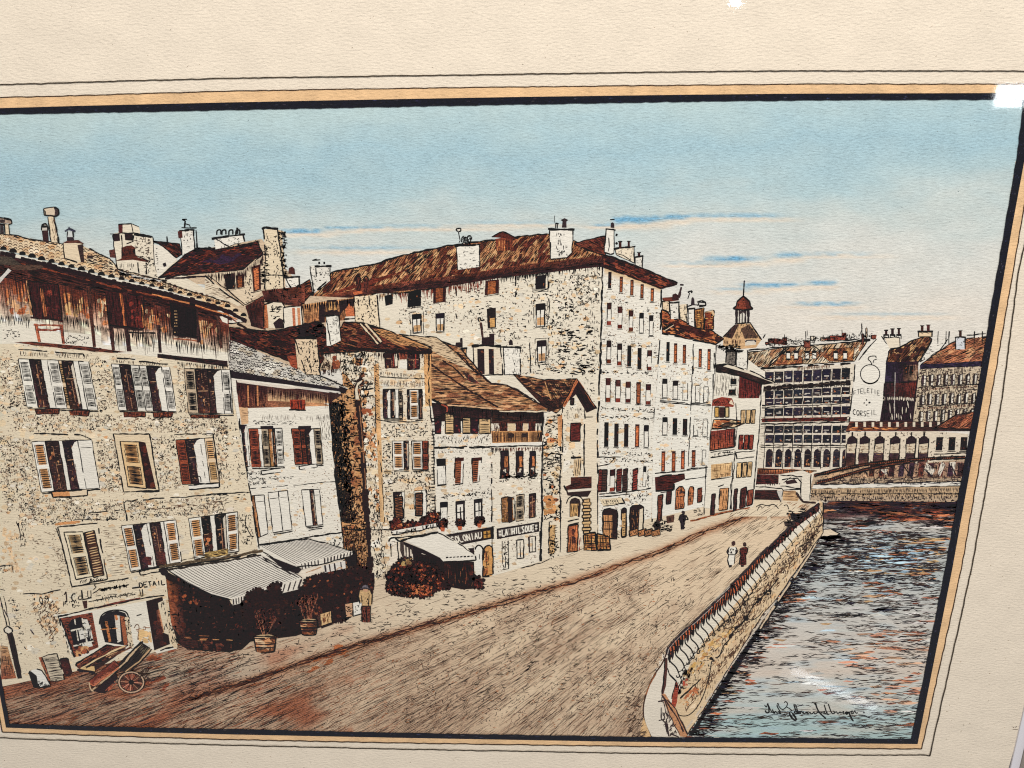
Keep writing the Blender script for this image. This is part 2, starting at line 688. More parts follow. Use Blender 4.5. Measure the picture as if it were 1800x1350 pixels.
def chimney(par, q, cap=True, face=WHT, dark=.32, pots=2, lab=None):
    p = Part('chimney', par, lab)
    poly(p, q, jit(face, .03))
    if dark:
        s = sub(q, 1 - dark, 1)
        hatch(p, s, 84, 3.2, 1.1, INK, (4, 12), (2, 7), .45)
    scrib(p, q, int(abs(area2(q)) / 2 / 70) + 3, 4, 1.1, INK, 'tc~')
    wl(p, [q[0], q[3]], 1.8, INK, .5)
    wl(p, [q[1], q[2]], 2, INK, .5)
    wl(p, [q[3], q[2]], 1.3, INK, .5, gaps=.3)
    if cap:
        a, b = bil(q, -.08, 0), bil(q, 1.08, 0)
        wl(p, [(a[0], a[1] + 1), (b[0], b[1] + 1)], 3.2, INK, .6)
    for i in range(pots):
        u = (i + .6) / (pots + .2)
        x, y = bil(q, u, 0)
        h = U(6, 11)
        w = U(3.5, 5.5)
        poly(p, [(x - w / 2, y - h), (x + w / 2, y - h), (x + w / 2, y), (x - w / 2, y)], jit(DBR, .35))
        wl(p, [(x - w / 2 - 1.5, y - h), (x + w / 2 + 1.5, y - h)], 1.8, INK, .3)
    return p


def roof(par, pts, tones, ang=-60, sp=4, w=1.3, dens=.92, ln=(8, 22), line=2.0, name='roof', bl=(2.4, 6), nb=None, sx=1.8, lab=None, base=None, ink=INK):
    p = Part(name, par, lab)
    poly(p, pts, base or tones[0])
    A = abs(area2(pts)) / 2
    blot(p, pts, nb if nb is not None else int(A / 18), bl, tones, sx, 0, 30, ang)
    hatch(p, pts, ang, sp, w * 1.12, ink, ln, (1, 5), dens)
    wl(p, pts, line, INK, .7, True)
    return p


FONT = {'D': ['00 01', '00 .7,.1 1,.5 .7,.9 01'], 'E': ['10 00 01 11', '0,.5 .8,.5'], 'T': ['00 10', '.5,0 .5,1'], 'A': ['01 .5,0 11', '.2,.6 .8,.6'],
        'I': ['.5,0 .5,1'], 'L': ['00 01 11'], 'C': ['.95,.15 .5,0 .05,.3 .05,.7 .5,1 .95,.85'], 'O': ['.5,0 .05,.3 .05,.7 .5,1 .95,.7 .95,.3 .5,0'],
        'N': ['01 00 11 10'], 'M': ['01 00 .5,.6 10 11'], 'S': ['.95,.1 .4,0 .05,.25 .9,.7 .6,1 0,.9'], 'U': ['00 0,.8 .5,1 1,.8 10'],
        'R': ['01 00 .8,.05 .8,.45 0,.5 11'], 'K': ['00 01', '10 0,.5 11'], 'P': ['01 00 .9,.1 .9,.45 0,.5'], 'H': ['00 01', '10 11', '0,.5 1,.5'],
        'F': ['10 00 01', '0,.5 .7,.5'], '0': ['.5,0 .1,.4 .3,1 .8,.8 .9,.3 .5,0'], '9': ['.9,.3 .5,.5 .1,.25 .5,0 .9,.25 .8,.7 .3,1'], "'": ['.5,0 .4,.3'],
        '1': ['.2,.25 .6,0 .6,1'], 'd': ['.9,0 .9,1', '.9,.55 .4,.45 .05,.75 .4,1 .9,.9'], '=': ['0,.25 1,.25', '0,.7 1,.7'], 'V': ['00 .5,1 10'], 'J': ['10 1,.8 .5,1 0,.8'], ' ': []}


def text(p, s, q, w, col, fill=.72, wob=.25):
    up()
    n = len(s)
    for i, ch in enumerate(s):
        c = sub(q, (i + .14) / n, (i + .14 + fill) / n)
        for st in FONT[ch]:
            P = []
            for tok in st.split():
                u, v = (tok.split(',') if ',' in tok else (tok[0], tok[1]))
                x, y = bil(c, float(u), float(v))
                P.append((x + U(-wob, wob), y + U(-wob, wob)))
            for a, b in zip(P[:-1], P[1:]):
                stroke(p, [a, ((a[0] + b[0]) / 2, (a[1] + b[1]) / 2), b], w * U(.8, 1.2), col, .9)


def bush(p, pts, n=120, tones=((44, 28, 26), (70, 34, 30), (110, 52, 36)), light=((170, 90, 54), (140, 70, 44)), nl=.25):
    """clipped drawn foliage: dark wash, leaf blots, curls"""
    poly(p, pts, (42, 27, 27))
    x0, y0, x1, y1 = bbox(pts)
    # ragged rim
    up()
    for a, b in along2(pts, 5):
        r = U(2, 5)
        V = [(a + r * U(.6, 1.2) * math.cos(t * 1.05), b + r * U(.6, 1.2) * math.sin(t * 1.05)) for t in range(6)]
        p.add(V, [(5, 4, 3, 2, 1, 0)], [jit((44, 29, 28), .2)] * 6)
    blot(p, pts, n, (2, 5), tones)
    blot(p, pts, int(n * nl), (1.2, 3), light, 1, 1.7, 26)
    scrib(p, pts, n, 5, 1.2, (26, 20, 22), 'co')


def along2(pts, step):
    return along(list(pts) + [pts[0]], step)



# ------------------------------------------------------------------ the mounted sheet, then the drawing from back to front
MOUNT = Part('mount', 'FRAME')
poly(MOUNT, [(-420, -140), (2100, -140), (2100, 500), (1799, 1257), (1773, 1350), (1738, 1475), (-260, 1475)], (233, 218, 197))
scrib(MOUNT, [(0, 0), (1800, 0), (1790, 110), (0, 130)], 26, 3, .9, (150, 130, 105), 'd/')
scrib(MOUNT, [(1700, 650), (1795, 200), (1795, 1240), (1770, 1340), (1645, 1330)], 60, 2.2, .9, (160, 140, 115), 'd~', cj=.1)
scrib(MOUNT, [(0, 1310), (1600, 1335), (1600, 1350), (0, 1350)], 16, 2.2, .8, (160, 140, 115), 'd~')
wl(MOUNT, [(1780, 1282), (1789, 1282.5)], 1, (110, 90, 70), .3)
scrib(MOUNT, [(1781, 1274), (1789, 1274), (1789, 1279), (1781, 1279)], 4, 4, 1, (90, 76, 60), 'c')
up(3)

# --- sky wash
SKYP = [(xl(190), 190), (600, 178), (1806, 160), (1768, 400), (1700, 800), (-60, 800), (xl(700), 700)]


def sky_col(x, y):
    n = fld(x, y * 1.7, 150, 1) * .5 + fld(x, y * 2.4, 46, 2) * .22
    top = 190 - .012 * x
    t = (y - top) / 260 + n * .34 - .05
    t += .10 * max(0, (x - 900) / 900) + .10 * max(0, (700 - x) / 700) * (-1)
    stops = [(-.2, (188, 206, 203)), (.02, (182, 203, 204)), (.3, (166, 194, 202)), (.55, (178, 200, 203)), (.82, (200, 208, 203)), (1.05, (214, 214, 206)), (1.5, (225, 217, 204))]
    c = [np.interp(t, [s[0] for s in stops], [s[1][m] for s in stops]) for m in range(3)]
    w = x + 26 * fld(x, y, 34, 9)
    for cx, hw, cy, hh, k in CLOUDS:
        dx, dy = (w - cx) / hw, (y - cy + 2.2 * fld(x, y * 2, 16, 5)) / hh
        if abs(dx) < 2 and abs(dy) < 4:
            c = lerp(c, (232, 213, 190), .85 * math.exp(-dx ** 4 * .3) * math.exp(-(dy - 2.1) ** 2 * .9))
            c = lerp(c, (116, 168, 198), min(1, k * 1.15 * math.exp(-dx ** 4) * math.exp(-abs(dy) ** 3) * (1 + .5 * fld(x, y * 3, 9, 2))))
    f = 1 + .03 * fld(x, y, 11, 4)
    return [v * f for v in c]


CLOUDS = [(540, 42, 406, 3.2, .8), (608, 24, 401, 3, .7), (648, 16, 400, 2.4, .6), (1123, 36, 386, 5.5, .95), (1186, 28, 382, 4.2, .9), (1293, 50, 455, 4.2, .9), (1384, 26, 449, 4, .85),
          (1354, 46, 501, 3.4, .8), (1438, 28, 497, 3.6, .8), (1066, 32, 395, 2.4, .55), (1285, 80, 379, 3.4, .5), (760, 110, 397, 3, .28), (1298, 40, 509, 2.4, .4), (1450, 54, 534, 2.8, .6),
          (1460, 70, 446, 2.2, .28), (640, 90, 436, 3.6, .36), (1230, 50, 462, 2.4, .3), (890, 90, 391, 3, .2), (1560, 90, 552, 3, .25)]
SKY = Part('sky', 'DRAW')
field(SKY, SKYP, 4, sky_col)


scrib(SKY, [(20, 210), (1760, 200), (1700, 480), (1200, 420), (500, 380), (20, 340)], 60, 3, .9, (128, 142, 144), '/d', cj=.1)

# --- street and pavement
VP = (1560, 775)
STREETP = [(0, 1170), (300, 1110), (660, 1000), (960, 940), (1300, 870), (1420, 868), (1447, 885), (1310, 1010), (1172, 1140), (1150, 1185), (1131, 1240), (1135, 1270), (1146, 1300), (1000, 1299), (400, 1286), (12, 1276), (0, 1210)]


def street_tone(x, y):
    """share of dark/brown, 0 pale 1 dark"""
    t = np.interp(x, [0, 180, 420, 700, 1000, 1300], [.95, .85, .58, .4, .3, .06])
    t += .16 * ((y - 1100) / 200 if y > 1100 else (y - 1100) / 160)
    dx, dy = x - VP[0], y - VP[1]
    a = math.atan2(dy, -dx)
    t += .34 * noise.noise(Vector((a * 22, math.log(math.hypot(dx, dy)) * 7, .3))) + .2 * fld(x, y, 16, 5)
    return t


def kerb_y(x):
    return float(np.interp(x, [0, 180, 300, 420, 560, 700, 880, 1000, 1100, 1151, 1240, 1330], [1320, 1275, 1240, 1203, 1156, 1113, 1060, 1025, 990, 974, 934, 903]))


def street_col(x, y):
    t = street_tone(x, y)
    c = lerp((225, 200, 168), (112, 72, 53), max(0, min(1, (t - .08) * .62)))
    r = fld(x * .6 + y * .8, y, 40, 7)
    if x < 620:
        c = lerp(c, (156, 82, 54), max(0, min(.7, r * 1.6 + .25 * (1 - x / 620))))
    if 250 < x < 470 and 1140 < y < 1240:
        c = lerp(c, (176, 160, 140), .55 * max(0, 1 - abs(y - 1190) / 55))
    k = kerb_y(x)
    if y < k - 4:
        c = lerp(c, (224, 206, 178), .75 * max(0, min(1, (x - 330) / 420)) * min(1, (k - 4 - y) / 12))
    d = abs(y - k)
    if x > 330 and d < 11:
        c = lerp(c, (150, 88, 54), .75 * (1 - d / 11))
    return c


ST = Part('street', 'DRAW')
field(ST, STREETP, 6, street_col)
blot(ST, [(250, 1160), (330, 1110), (320, 1140), (262, 1170)], 16, (2, 5), ((158, 84, 58), (172, 98, 68)), 3, ang=-22)
blot(ST, [(240, 1185), (300, 1180), (300, 1215), (240, 1215)], 14, (2, 4), ((158, 84, 58), (146, 76, 54)), 3, ang=-22)
blot(ST, [(520, 1160), (600, 1130), (620, 1150), (540, 1185)], 12, (2, 4), ((176, 104, 64),), 3, ang=-24)
up()
n = 0
while n < 12500:  # clear pane that reflects nothing; the sheet's coat carries the glare
    q = rpt(STREETP)
    if not q:
        continue
    x, y = q
    k = kerb_y(x)
    t = street_tone(x, y)
    pave = y < k - 4 and x > 420
    if rng.random() > (max(.05, t * .22 - .02) if pave else .30 + t * .8):
        n += 1
        continue
    n += 1
    dx, dy = VP[0] - x, VP[1] - y
    l = math.hypot(dx, dy)
    L = U(9, 34) * (.6 + .5 * l / 1300) if rng.random() < np.interp(x, [300, 800], [.95, .66]) else U(22, 58) * (.4 + .6 * l / 1300)
    a = U(-.016, .016) if L > 30 else U(-.05, .05) if rng.random() < .86 else U(-.7, .3)
    ux, uy = dx / l, dy / l
    ux, uy = ux - uy * a, uy + ux * a
    c = jit(rng.choice([(28, 22, 24), (30, 24, 26), (36, 32, 38), (76, 42, 32), (116, 64, 44), (140, 80, 52)] if x < 700 else [(36, 28, 28), (46, 34, 31), (78, 54, 42), (112, 78, 58)]), .25)
    stroke(ST, [(x - ux * L / 2, y - uy * L / 2), (x + U(-.7, .7), y + U(-.7, .7)), (x + ux * L / 2, y + uy * L / 2)], U(.6, 1.05) * (1.2 if x < 500 else .8), c)
scrib(ST, [(430, 1160), (700, 1060), (1000, 990), (1080, 985), (900, 1050), (600, 1140)], 330, 8, 1.1, (44, 36, 36), '~c~', 2.2, 20)
scrib(ST, [(300, 1150), (440, 1145), (470, 1190), (320, 1240)], 160, 8, 1.2, (40, 34, 36), '~c', 2.9, 16)
scrib(ST, [(760, 1080), (1150, 1000), (1250, 1000), (1130, 1240), (700, 1270)], 1000, 6.5, 1.1, (46, 36, 34), '~c~/t', 3.4, 11)
scrib(ST, [(300, 1250), (760, 1080), (1150, 1010), (1200, 1080), (1130, 1280), (300, 1285)], 1100, 4.5, 1.0, (50, 38, 34), 'tcd/', 4.4, 14)
scrib(ST, [(300, 1250), (760, 1080), (1150, 1010), (1200, 1080), (1130, 1280), (300, 1285)], 500, 5, 1.3, (150, 98, 66), '~/', 5.4, 18)
for k in range(5):
    wl(ST, [(x, kerb_y(x) + U(-5, 5)) for x in range(330, 1340, 34)], U(1, 2.2), rng.choice([(60, 36, 28), (40, 30, 28), (120, 66, 42)]), 1.6, gaps=.25)
for x in range(300, 760, 5):
    if rng.random() < .8:
        y = kerb_y(x) + U(-7, 7)
        stroke(ST, [(x, y), (x + 12, y - 4), (x + U(20, 44), y - U(8, 17))], U(1, 2), jit((60, 36, 30), .3))
KERB = [(x, kerb_y(x)) for x in range(560, 1340, 20)]
# far end of the street: pale landing with a few twigs of pen work
field(ST, K('m 1010,190 1240,150 1290,80 1500,105 1740,120 1700,170 1400,230'), 6, lambda x, y: (228, 208, 178))
hatch(ST, K('m 1100,190 1240,155 1500,110 1740,120 1640,210 1400,330 1150,420 1000,330'), -34, 4.6, 1, (70, 54, 44), (8, 26), (3, 12), .62)
hatch(ST, K('m 1500,100 1740,115 1690,180 1560,130'), -34, 3, 1.1, (150, 96, 60), (8, 20), (1, 5), .8)
curve(ST, K('m 1300,140 1340,120 1390,130 1440,120 1480,155'), 1.6)
curve(ST, K('m 1310,170 1330,130 1350,150'), 1.3)
curve(ST, K('m 1520,130 1545,125 1560,160'), 1.6)
wl(ST, K('m 780,250 1000,195 1250,140'), 3, (150, 84, 52), 1)
wl(ST, K('m 780,256 1000,200 1250,146'), 1.2, INK, 1, gaps=.3)

# --- river
RIVP = [(1447, 884), (1480, 876), (1700, 880), (1690, 905), (1663, 1000), (1602, 1303), (1207, 1297), (1284, 1170), (1367, 1050), (1447, 936)]


def river_col(x, y):
    n = fld(x * .32, y * 2.1, 26, 1)
    t = (y - 880) / 420
    st = [(-.1, (60, 42, 48)), (.06, (92, 60, 58)), (.1, (196, 190, 180)), (.3, (186, 190, 186)), (.5, (206, 200, 190)), (.7, (216, 203, 188)), (.85, (196, 201, 194)), (.93, (172, 195, 192)), (1.02, (176, 195, 190))]
    c = [np.interp(t + n * .05, [s[0] for s in st], [s[1][m] for s in st]) for m in range(3)]
    c = lerp(c, (172, 194, 204), max(0, min(.6, fld(x * .3, y * 2.6, 22, 8) * 1.3 - .12)))
    if y > 1130:
        c = lerp(c, (214, 196, 178), max(0, min(.6, fld(x * .25, y * 1.8, 30, 4) * 1.5)))
    return c


RV = Part('river', 'DRAW')
field(RV, RIVP, 4, river_col)


def dashes(n, region, L, w, cols, dens=None, dy=1.4):
    up()
    for _ in range(n):
        q = rpt(region)
        if not q:
            continue
        x, y = q
        if dens and rng.random() > dens(x, y):
            continue
        l = U(*L)
        stroke(RV, [(x - l / 2, y + U(-1, 1)), (x - l / 5, y + U(-dy, dy)), (x + l / 5, y + U(-dy, dy)), (x + l / 2, y + U(-1, 1))], U(*w), jit(rng.choice(cols), .2), .2)


WARM = ((186, 112, 78), (204, 140, 98), (146, 82, 60), (208, 166, 122), (172, 100, 74))
wall_x = lambda y: np.interp(y, [936, 1050, 1170, 1297], [1447, 1367, 1284, 1207])
# warm reflections: strong under the bridge and along the quay, scattered further off
dashes(330, RIVP, (14, 50), (2.2, 5), WARM, lambda x, y: max(0, (.95 if 898 < y < 1060 else .12) * (.35 + 1.5 * fld(x * .3, y * 1.9, 26, 6))) * (1 if x > 1480 else .5))
dashes(420, RIVP, (12, 40), (2, 5), WARM, lambda x, y: max(0, 1 - (x - wall_x(y)) / 85) if 1040 < y else 0)
dashes(56, [(1440, 1130), (1640, 1090), (1610, 1260), (1500, 1240)], (16, 50), (2, 4.5), ((204, 146, 118), (212, 168, 138), (190, 128, 98)))
dashes(44, [(1540, 950), (1660, 940), (1640, 1010), (1500, 1010)], (20, 60), (2.4, 4.6), ((198, 154, 108), (182, 118, 82), (208, 172, 124)))
dashes(70, RIVP, (20, 60), (2, 4.5), ((228, 223, 214), (186, 203, 211), (218, 211, 203)), lambda x, y: 1 if 890 < y < 1130 else .4)
dashes(60, [(1500, 960), (1640, 960), (1610, 1010), (1520, 1000)], (16, 46), (2, 4), ((160, 188, 204), (182, 203, 213)))


def river_dark(x, y):
    base = .9 if y < 902 else .47 + .75 * fld(x * .28, y * 2.3, 20, 2) if y < 1085 else .13 + .5 * fld(x * .28, y * 2.2, 24, 2)
    if y > 1085 and x > 1500:
        base += .22
    d = (x - wall_x(max(y, 936)))
    if y > 950:
        base += max(0, .85 - d / 55)
    if y > 1255:
        base += .1
    return base


dashes(9000, RIVP, (6, 26), (.7, 1.5), ((36, 31, 34), (42, 40, 48), (56, 46, 44), (92, 74, 64)), river_dark)
dashes(420, RIVP, (16, 46), (2.2, 4.6), ((32, 27, 30), (36, 34, 46), (50, 36, 34)), lambda x, y: max(0, river_dark(x, y) - .42) if y < 1085 else max(0, river_dark(x, y) - .75))
dashes(300, [(1480, 935), (1660, 935), (1640, 1030), (1450, 1030)], (8, 30), (1, 2.2), ((44, 36, 38), (64, 48, 44), (40, 42, 52)))
# black water at the foot of the quay, dark bar and shallow ledge near the far end
poly(RV, [(1447, 937), (1372, 1048), (1289, 1168), (1210, 1293), (1217, 1294), (1240, 1258), (1256, 1236), (1294, 1180), (1318, 1140), (1344, 1100), (1386, 1036), (1424, 978)], (30, 25, 30))
dashes(4200, RIVP, (8, 26), (1.2, 2.2), ((30, 25, 29), (34, 32, 46), (44, 28, 30)), lambda x, y: max(0, 1 - abs(x - wall_x(y) - 14) / 40) if y > 945 else 0)
dashes(16, [(1450, 912), (1540, 915), (1520, 926), (1450, 922)], (20, 46), (1, 1.8), ((34, 26, 28), (56, 32, 30)))
poly(RV, K('x 272,405 340,395 420,440 400,455 240,466'), (226, 206, 178))
wl(RV, K('x 232,470 400,458 430,440 345,396'), 1.8, INK, .5)
dashes(30, K('x 235,470 420,460 400,485 240,495'), (10, 26), (2, 3), ((34, 28, 30),))
dashes(140, [(1460, 876), (1690, 876), (1680, 906), (1470, 893)], (16, 50), (2, 4), ((40, 30, 42), (52, 34, 36), (34, 30, 36), (110, 60, 44)))
dashes(34, [(1530, 899), (1680, 899), (1675, 918), (1560, 914)], (16, 50), (2, 3.4), ((176, 96, 66), (140, 72, 54), (196, 122, 84)))
dashes(160, [(1470, 884), (1690, 884), (1678, 925), (1500, 915)], (8, 34), (1, 2.2), ((34, 28, 34), (50, 34, 38)))

# --- far terrace across the water
FB = Part('house', 'DRAW', 'long terrace with rows of arcaded windows across the river')
poly(FB, K('n 215,320 800,285 760,730 735,950 160,960 190,640'), (224, 211, 190))
roof(FB, K('n 120,215 370,180 880,140 800,270 640,280 440,290 240,310 110,300'), [(206, 178, 144), (190, 150, 112), (226, 206, 176), (166, 116, 84)], -52, 3.0, 1.6, .85, line=1.6, sx=1.6, bl=(3, 8))
for a in ('n 235,305 370,185', 'n 255,305 390,185', 'n 130,200 370,178', 'n 350,182 900,138', 'n 620,140 900,132'):
    wl(FB, K(a), 2.2, INK, .7)
roof(FB, K('n 270,295 340,225 470,245 470,285'), [(150, 88, 60), (200, 140, 90)], -60, 3, 1.2, .6, line=1)
roof(FB, K('n 600,240 640,190 800,180 790,265 640,270'), [(170, 104, 62), (206, 150, 100), (120, 66, 46)], -50, 3, 1.2, .7, line=1)
for x in (380, 430, 500, 545, 680, 740):
    slitpart(FB, vq(x - 13, x + 13, 205, 255, 0, 'n'), 'w')
curve(FB, K('n 480,215 500,180 540,175 575,200 580,235'), 1.8)
curve(FB, K('n 490,240 520,220 560,240'), 1.5)
for y0, y1, w in ((318, 283, 3), (445, 405, 7), (550, 520, 2), (565, 535, 1.5), (640, 640, 2), (668, 655, 2.2), (800, 805, 2), (815, 818, 1.5)):
    wl(FB, K('n 205,%d 775,%d' % (y0, y1)), w, INK if w < 7 else (36, 28, 30), .6)
fall(FB, K('n 225,452 770,412'), (2, 5), 2, 1.6)
fall(FB, K('n 440,305 640,290'), (4, 9), 2, 1.3, (110, 70, 48))
xs = [265, 325, 385, 446, 508, 568, 628, 690, 748]
for i, x in enumerate(xs):
    r = -(x - 265) * .052
    for y0, y1, st in ((340, 408, 'd'), (460, 502, 'k'), (510, 545, 'd'), (570, 618, 'd'), (680, 722, 'k'), (738, 785, 'k')):
        rr = r * (1.0 if y0 < 500 else .55 if y0 < 600 else 0)
        q = vq(x - 29, x + 22, y0 + rr - 2, y1 + rr + 2, -3, 'n')
        p = Part('window', FB)
        poly(p, q, jit((40, 38, 48), .25))
        blot(p, sub(q, .1, .9, .4, 1), 2, (1, 2.2), ((120, 100, 90), (200, 190, 176), (150, 90, 60)), 1.4)
        if rng.random() < .5:
            poly(p, sub(q, .2, .8, .56, .66), (206, 196, 180))
        wl(p, [q[1], q[2]], 1.2, INK, .3)
    q = vq(x - 24, x + 16, 828, 940, -6, 'n')
    p = Part('window', FB)
    poly(p, [q[3], bil(q, 0, .15), bil(q, .2, .02), bil(q, .5, -.04), bil(q, .8, .02), bil(q, 1, .15), q[2]], jit((44, 36, 42), .2))
    blot(p, sub(q, .1, .9, .35, 1), 7, (1.2, 2.6), ((150, 90, 60), (110, 62, 48), (66, 40, 42), (190, 130, 84)), .7)
    wl(p, [bil(q, 1, .1), q[2]], 1.4, INK, .3)
for x in range(236, 770, 60):
    wl(FB, K('n %d,%d %d,%d' % (x, 330, x - 4, 640)), 1, INK, .5, gaps=.2)
    wl(FB, K('n %d,%d %d,%d' % (x - 4, 670, x - 12, 950)), 1.2, INK, .5, gaps=.1)
poly(FB, K('n 215,632 755,622 750,648 212,655'), (96, 40, 34))
hatch(FB, K('n 215,632 755,622 750,648 212,655'), -2, 2, 1.4, INK, (6, 16), (2, 6), .7)
grad(FB, K('n 175,945 560,960 500,990 165,985'), [(176, 104, 66), (200, 140, 90), (120, 62, 44), (90, 44, 36)], 12, 3, .2)
hatch(FB, K('n 175,945 560,960 500,990 165,985'), 88, 4, 1.4, INK, (5, 10), (1, 2), .9)
wl(FB, K('n 180,950 560,965'), 1.6)
# rooftop clutter along the skyline
SKL = Part('chimney', FB, 'row of small chimneys and aerials along the far skyline')
for x, y, w, h in ((235, 150, 34, 14), (255, 128, 60, 30), (345, 120, 26, 46), (480, 140, 40, 44), (520, 112, 30, 26), (585, 120, 30, 22), (640, 110, 70, 20), (720, 92, 26, 40), (845, 96, 12, 66), (870, 60, 10, 60), (905, 105, 40, 24)):
    q = vq(x, x + w, y, y + h, 0, 'n')
    poly(SKL, q, rng.choice(((226, 212, 190), (212, 180, 150), (130, 70, 56))))
    wl(SKL, q, 1.4, INK, .5, True)
    scrib(SKL, q, 4, 5, 1.1, INK, 'ct')
poly(SKL, K('n 245,150 280,125 340,130 370,170'), (96, 50, 42))
poly(SKL, K('n 600,135 650,110 720,108 740,135'), (150, 72, 56))
scrib(SKL, K('n 230,170 260,130 380,120 480,130 620,110 760,95 900,110 900,135 600,140 350,180'), 130, 6, 1.3, INK, '~ct')
for a in ('n 220,125 235,100', 'n 355,150 357,100', 'n 490,80 492,140', 'n 845,30 848,120', 'n 830,110 850,60', 'n 580,130 770,105', 'n 770,105 765,120', 'n 500,75 500,110', 'n 720,70 722,100'):
    wl(SKL, K(a), 1.5, INK, .5)

CG = Part('house', 'DRAW', 'white gable wall painted with a pocket watch')
poly(CG, K('n 800,290 905,165 935,130 945,78 970,82 985,130 1025,190 1000,400 985,480 957,650 765,662 775,560 795,420'), (233, 225, 210))
wl(CG, K('n 825,265 905,165 940,130'), 2, INK, .5)
wl(CG, K('n 970,110 985,135 1020,190'), 2, INK, .5)
wl(CG, K('n 803,290 795,400 785,480 765,655'), 1.8, INK, .5)
up()
stroke(CG, [(1529.5 + 17 * math.cos(t * .2618 - 1.5), 657.5 + 16.5 * math.sin(t * .2618 - 1.5)) for t in range(25)], 1.7, INK, 1)
stroke(CG, [(1529.5 + 17 * math.cos(t * .2 + .5), 657.5 + 16.8 * math.sin(t * .2 + .5)) for t in range(11)], 2.6, INK, .3)
curve(CG, K('u 395,455 375,415 345,385 370,350 440,345 450,370'), 1.8)
curve(CG, K('u 410,440 420,400 460,385'), 1.5)
tx = 'FTELETIE'
for i, ch in enumerate(tx):
    u = (i + .5) / 8
    cx, cy = K('u %d,%d' % (150 + u * 350, 840 - 40 * math.sin(u * 3.14)))[0]
    s = 2.6
    a = (u - .5) * .5
    text(CG, ch, [(cx - s, cy - 4 + (-a) * 2), (cx + s, cy - 4 + a * 2), (cx + s, cy + 4 + a * 2), (cx - s, cy + 4 - a * 2)], 1.1, INK, .8)
for i, ch in enumerate('CORSEIL'):
    u = (i + .5) / 7
    cx, cy = K('u %d,%d' % (140 + u * 320, 1080 + 26 * math.sin(u * 3.14)))[0]
    text(CG, ch, [(cx - 2.8, cy - 5), (cx + 2.8, cy - 5), (cx + 2.8, cy + 4.5), (cx - 2.8, cy + 4.5)], 1.5 - u * .5, INK, .8)
for a in ('u 325,910 325,935', 'u 285,960 300,965', 'u 350,965 375,950', 'u 315,995 335,985'):
    wl(CG, K(a), 2.2, INK, .2)
for x in (1000, 1040, 1080):
    chimney(CG, vq(x - 14, x + 14, 100, 130, 0, 'n'), True, WHT, 0, 1)
poly(CG, K('n 990,120 1085,118 1085,180 1020,190'), (230, 214, 190))
wl(CG, K('n 985,120 1085,120 1088,182 1025,190'), 1.8)

DG = Part('house', 'DRAW', 'dark shaded houses right of the white gable')
poly(DG, K('n 1012,205 1200,160 1210,660 960,650 985,480 1000,400'), (48, 34, 40))
roof(DG, K('n 1020,200 1090,180 1160,140 1260,110 1290,130 1205,275 1000,290'), [(146, 96, 66), (206, 160, 112), (100, 58, 44), (60, 36, 36)], -48, 3, 1.3, .8, sx=1.6, bl=(3, 8))
grad(DG, K('n 1000,275 1205,270 1190,400 990,410'), [(44, 36, 52), (52, 34, 38), (60, 36, 36), (44, 38, 56)], 8, 4, .15)
grad(DG, K('n 1105,295 1205,290 1190,390 1110,395'), [(60, 40, 40), (130, 96, 78), (170, 138, 108), (80, 52, 46)], 5, 4, .2)
grad(DG, K('n 985,410 1190,405 1175,500 980,490'), [(44, 32, 36), (110, 46, 38), (84, 40, 36), (50, 34, 38)], 8, 4, .2)
hatch(DG, K('n 1000,275 1205,270 1180,640 965,645'), 88, 3, 1.3, (28, 22, 26), (6, 16), (2, 6), .75)
hatch(DG, K('n 985,500 1180,505 1165,640 965,640'), 86, 5, 1.8, (200, 186, 166), (5, 18), (8, 22), .6)
hatch(DG, K('n 985,490 1175,495 1175,522 980,518'), 88, 2.6, 1.6, (214, 200, 178), (5, 7), (1, 3), .8)
wl(DG, K('n 990,405 1195,400'), 2.4)
wl(DG, K('n 1055,300 1055,420 1052,640'), 1, (190, 180, 170), .4, gaps=.3)
for x in (1125, 1160):
    slitpart(DG, vq(x - 10, x + 12, 300, 350, 0, 'n'), 'd')

RG = Part('house', 'DRAW', 'far house with an orange tiled roof beside the right border')
poly(RG, K('n 1210,320 1605,300 1560,620 1400,660 1170,650'), (206, 186, 158))
chimney(RG, K('n 1290,140 1390,130 1340,200 1215,275'), False, WHT, 0, 0)
roof(RG, K('n 1220,290 1360,190 1420,150 1520,125 1640,115 1605,295'), [(170, 108, 76), (206, 150, 108), (190, 120, 84), (130, 78, 58)], -24, 3.4, 1.3, .8, sx=2, bl=(3, 8))
poly(RG, K('n 1215,292 1605,268 1600,300 1215,320'), (52, 42, 62))
hatch(RG, K('n 1215,292 1605,268 1600,300 1215,320'), -3, 2.4, 1.5, (30, 26, 36), (8, 20), (2, 6), .9)
chimney(RG, vq(1440, 1500, 115, 195, 0, 'n'), True, (206, 206, 206), .3, 1)
chimney(RG, vq(1205, 1290, 78, 115, 0, 'n'), True, LTAN, .2, 2)
for x in (1330, 1380, 1400, 1560, 1610):
    wl(RG, K('n %d,80 %d,160' % (x, x - 3)), 1.5, INK, .5)
wl(RG, K('n 1510,105 1630,95'), 1.6)
hatch(RG, K('n 1220,320 1600,300 1560,600 1180,640'), 88, 3.4, 1.2, (60, 48, 46), (5, 13), (2, 7), .62)
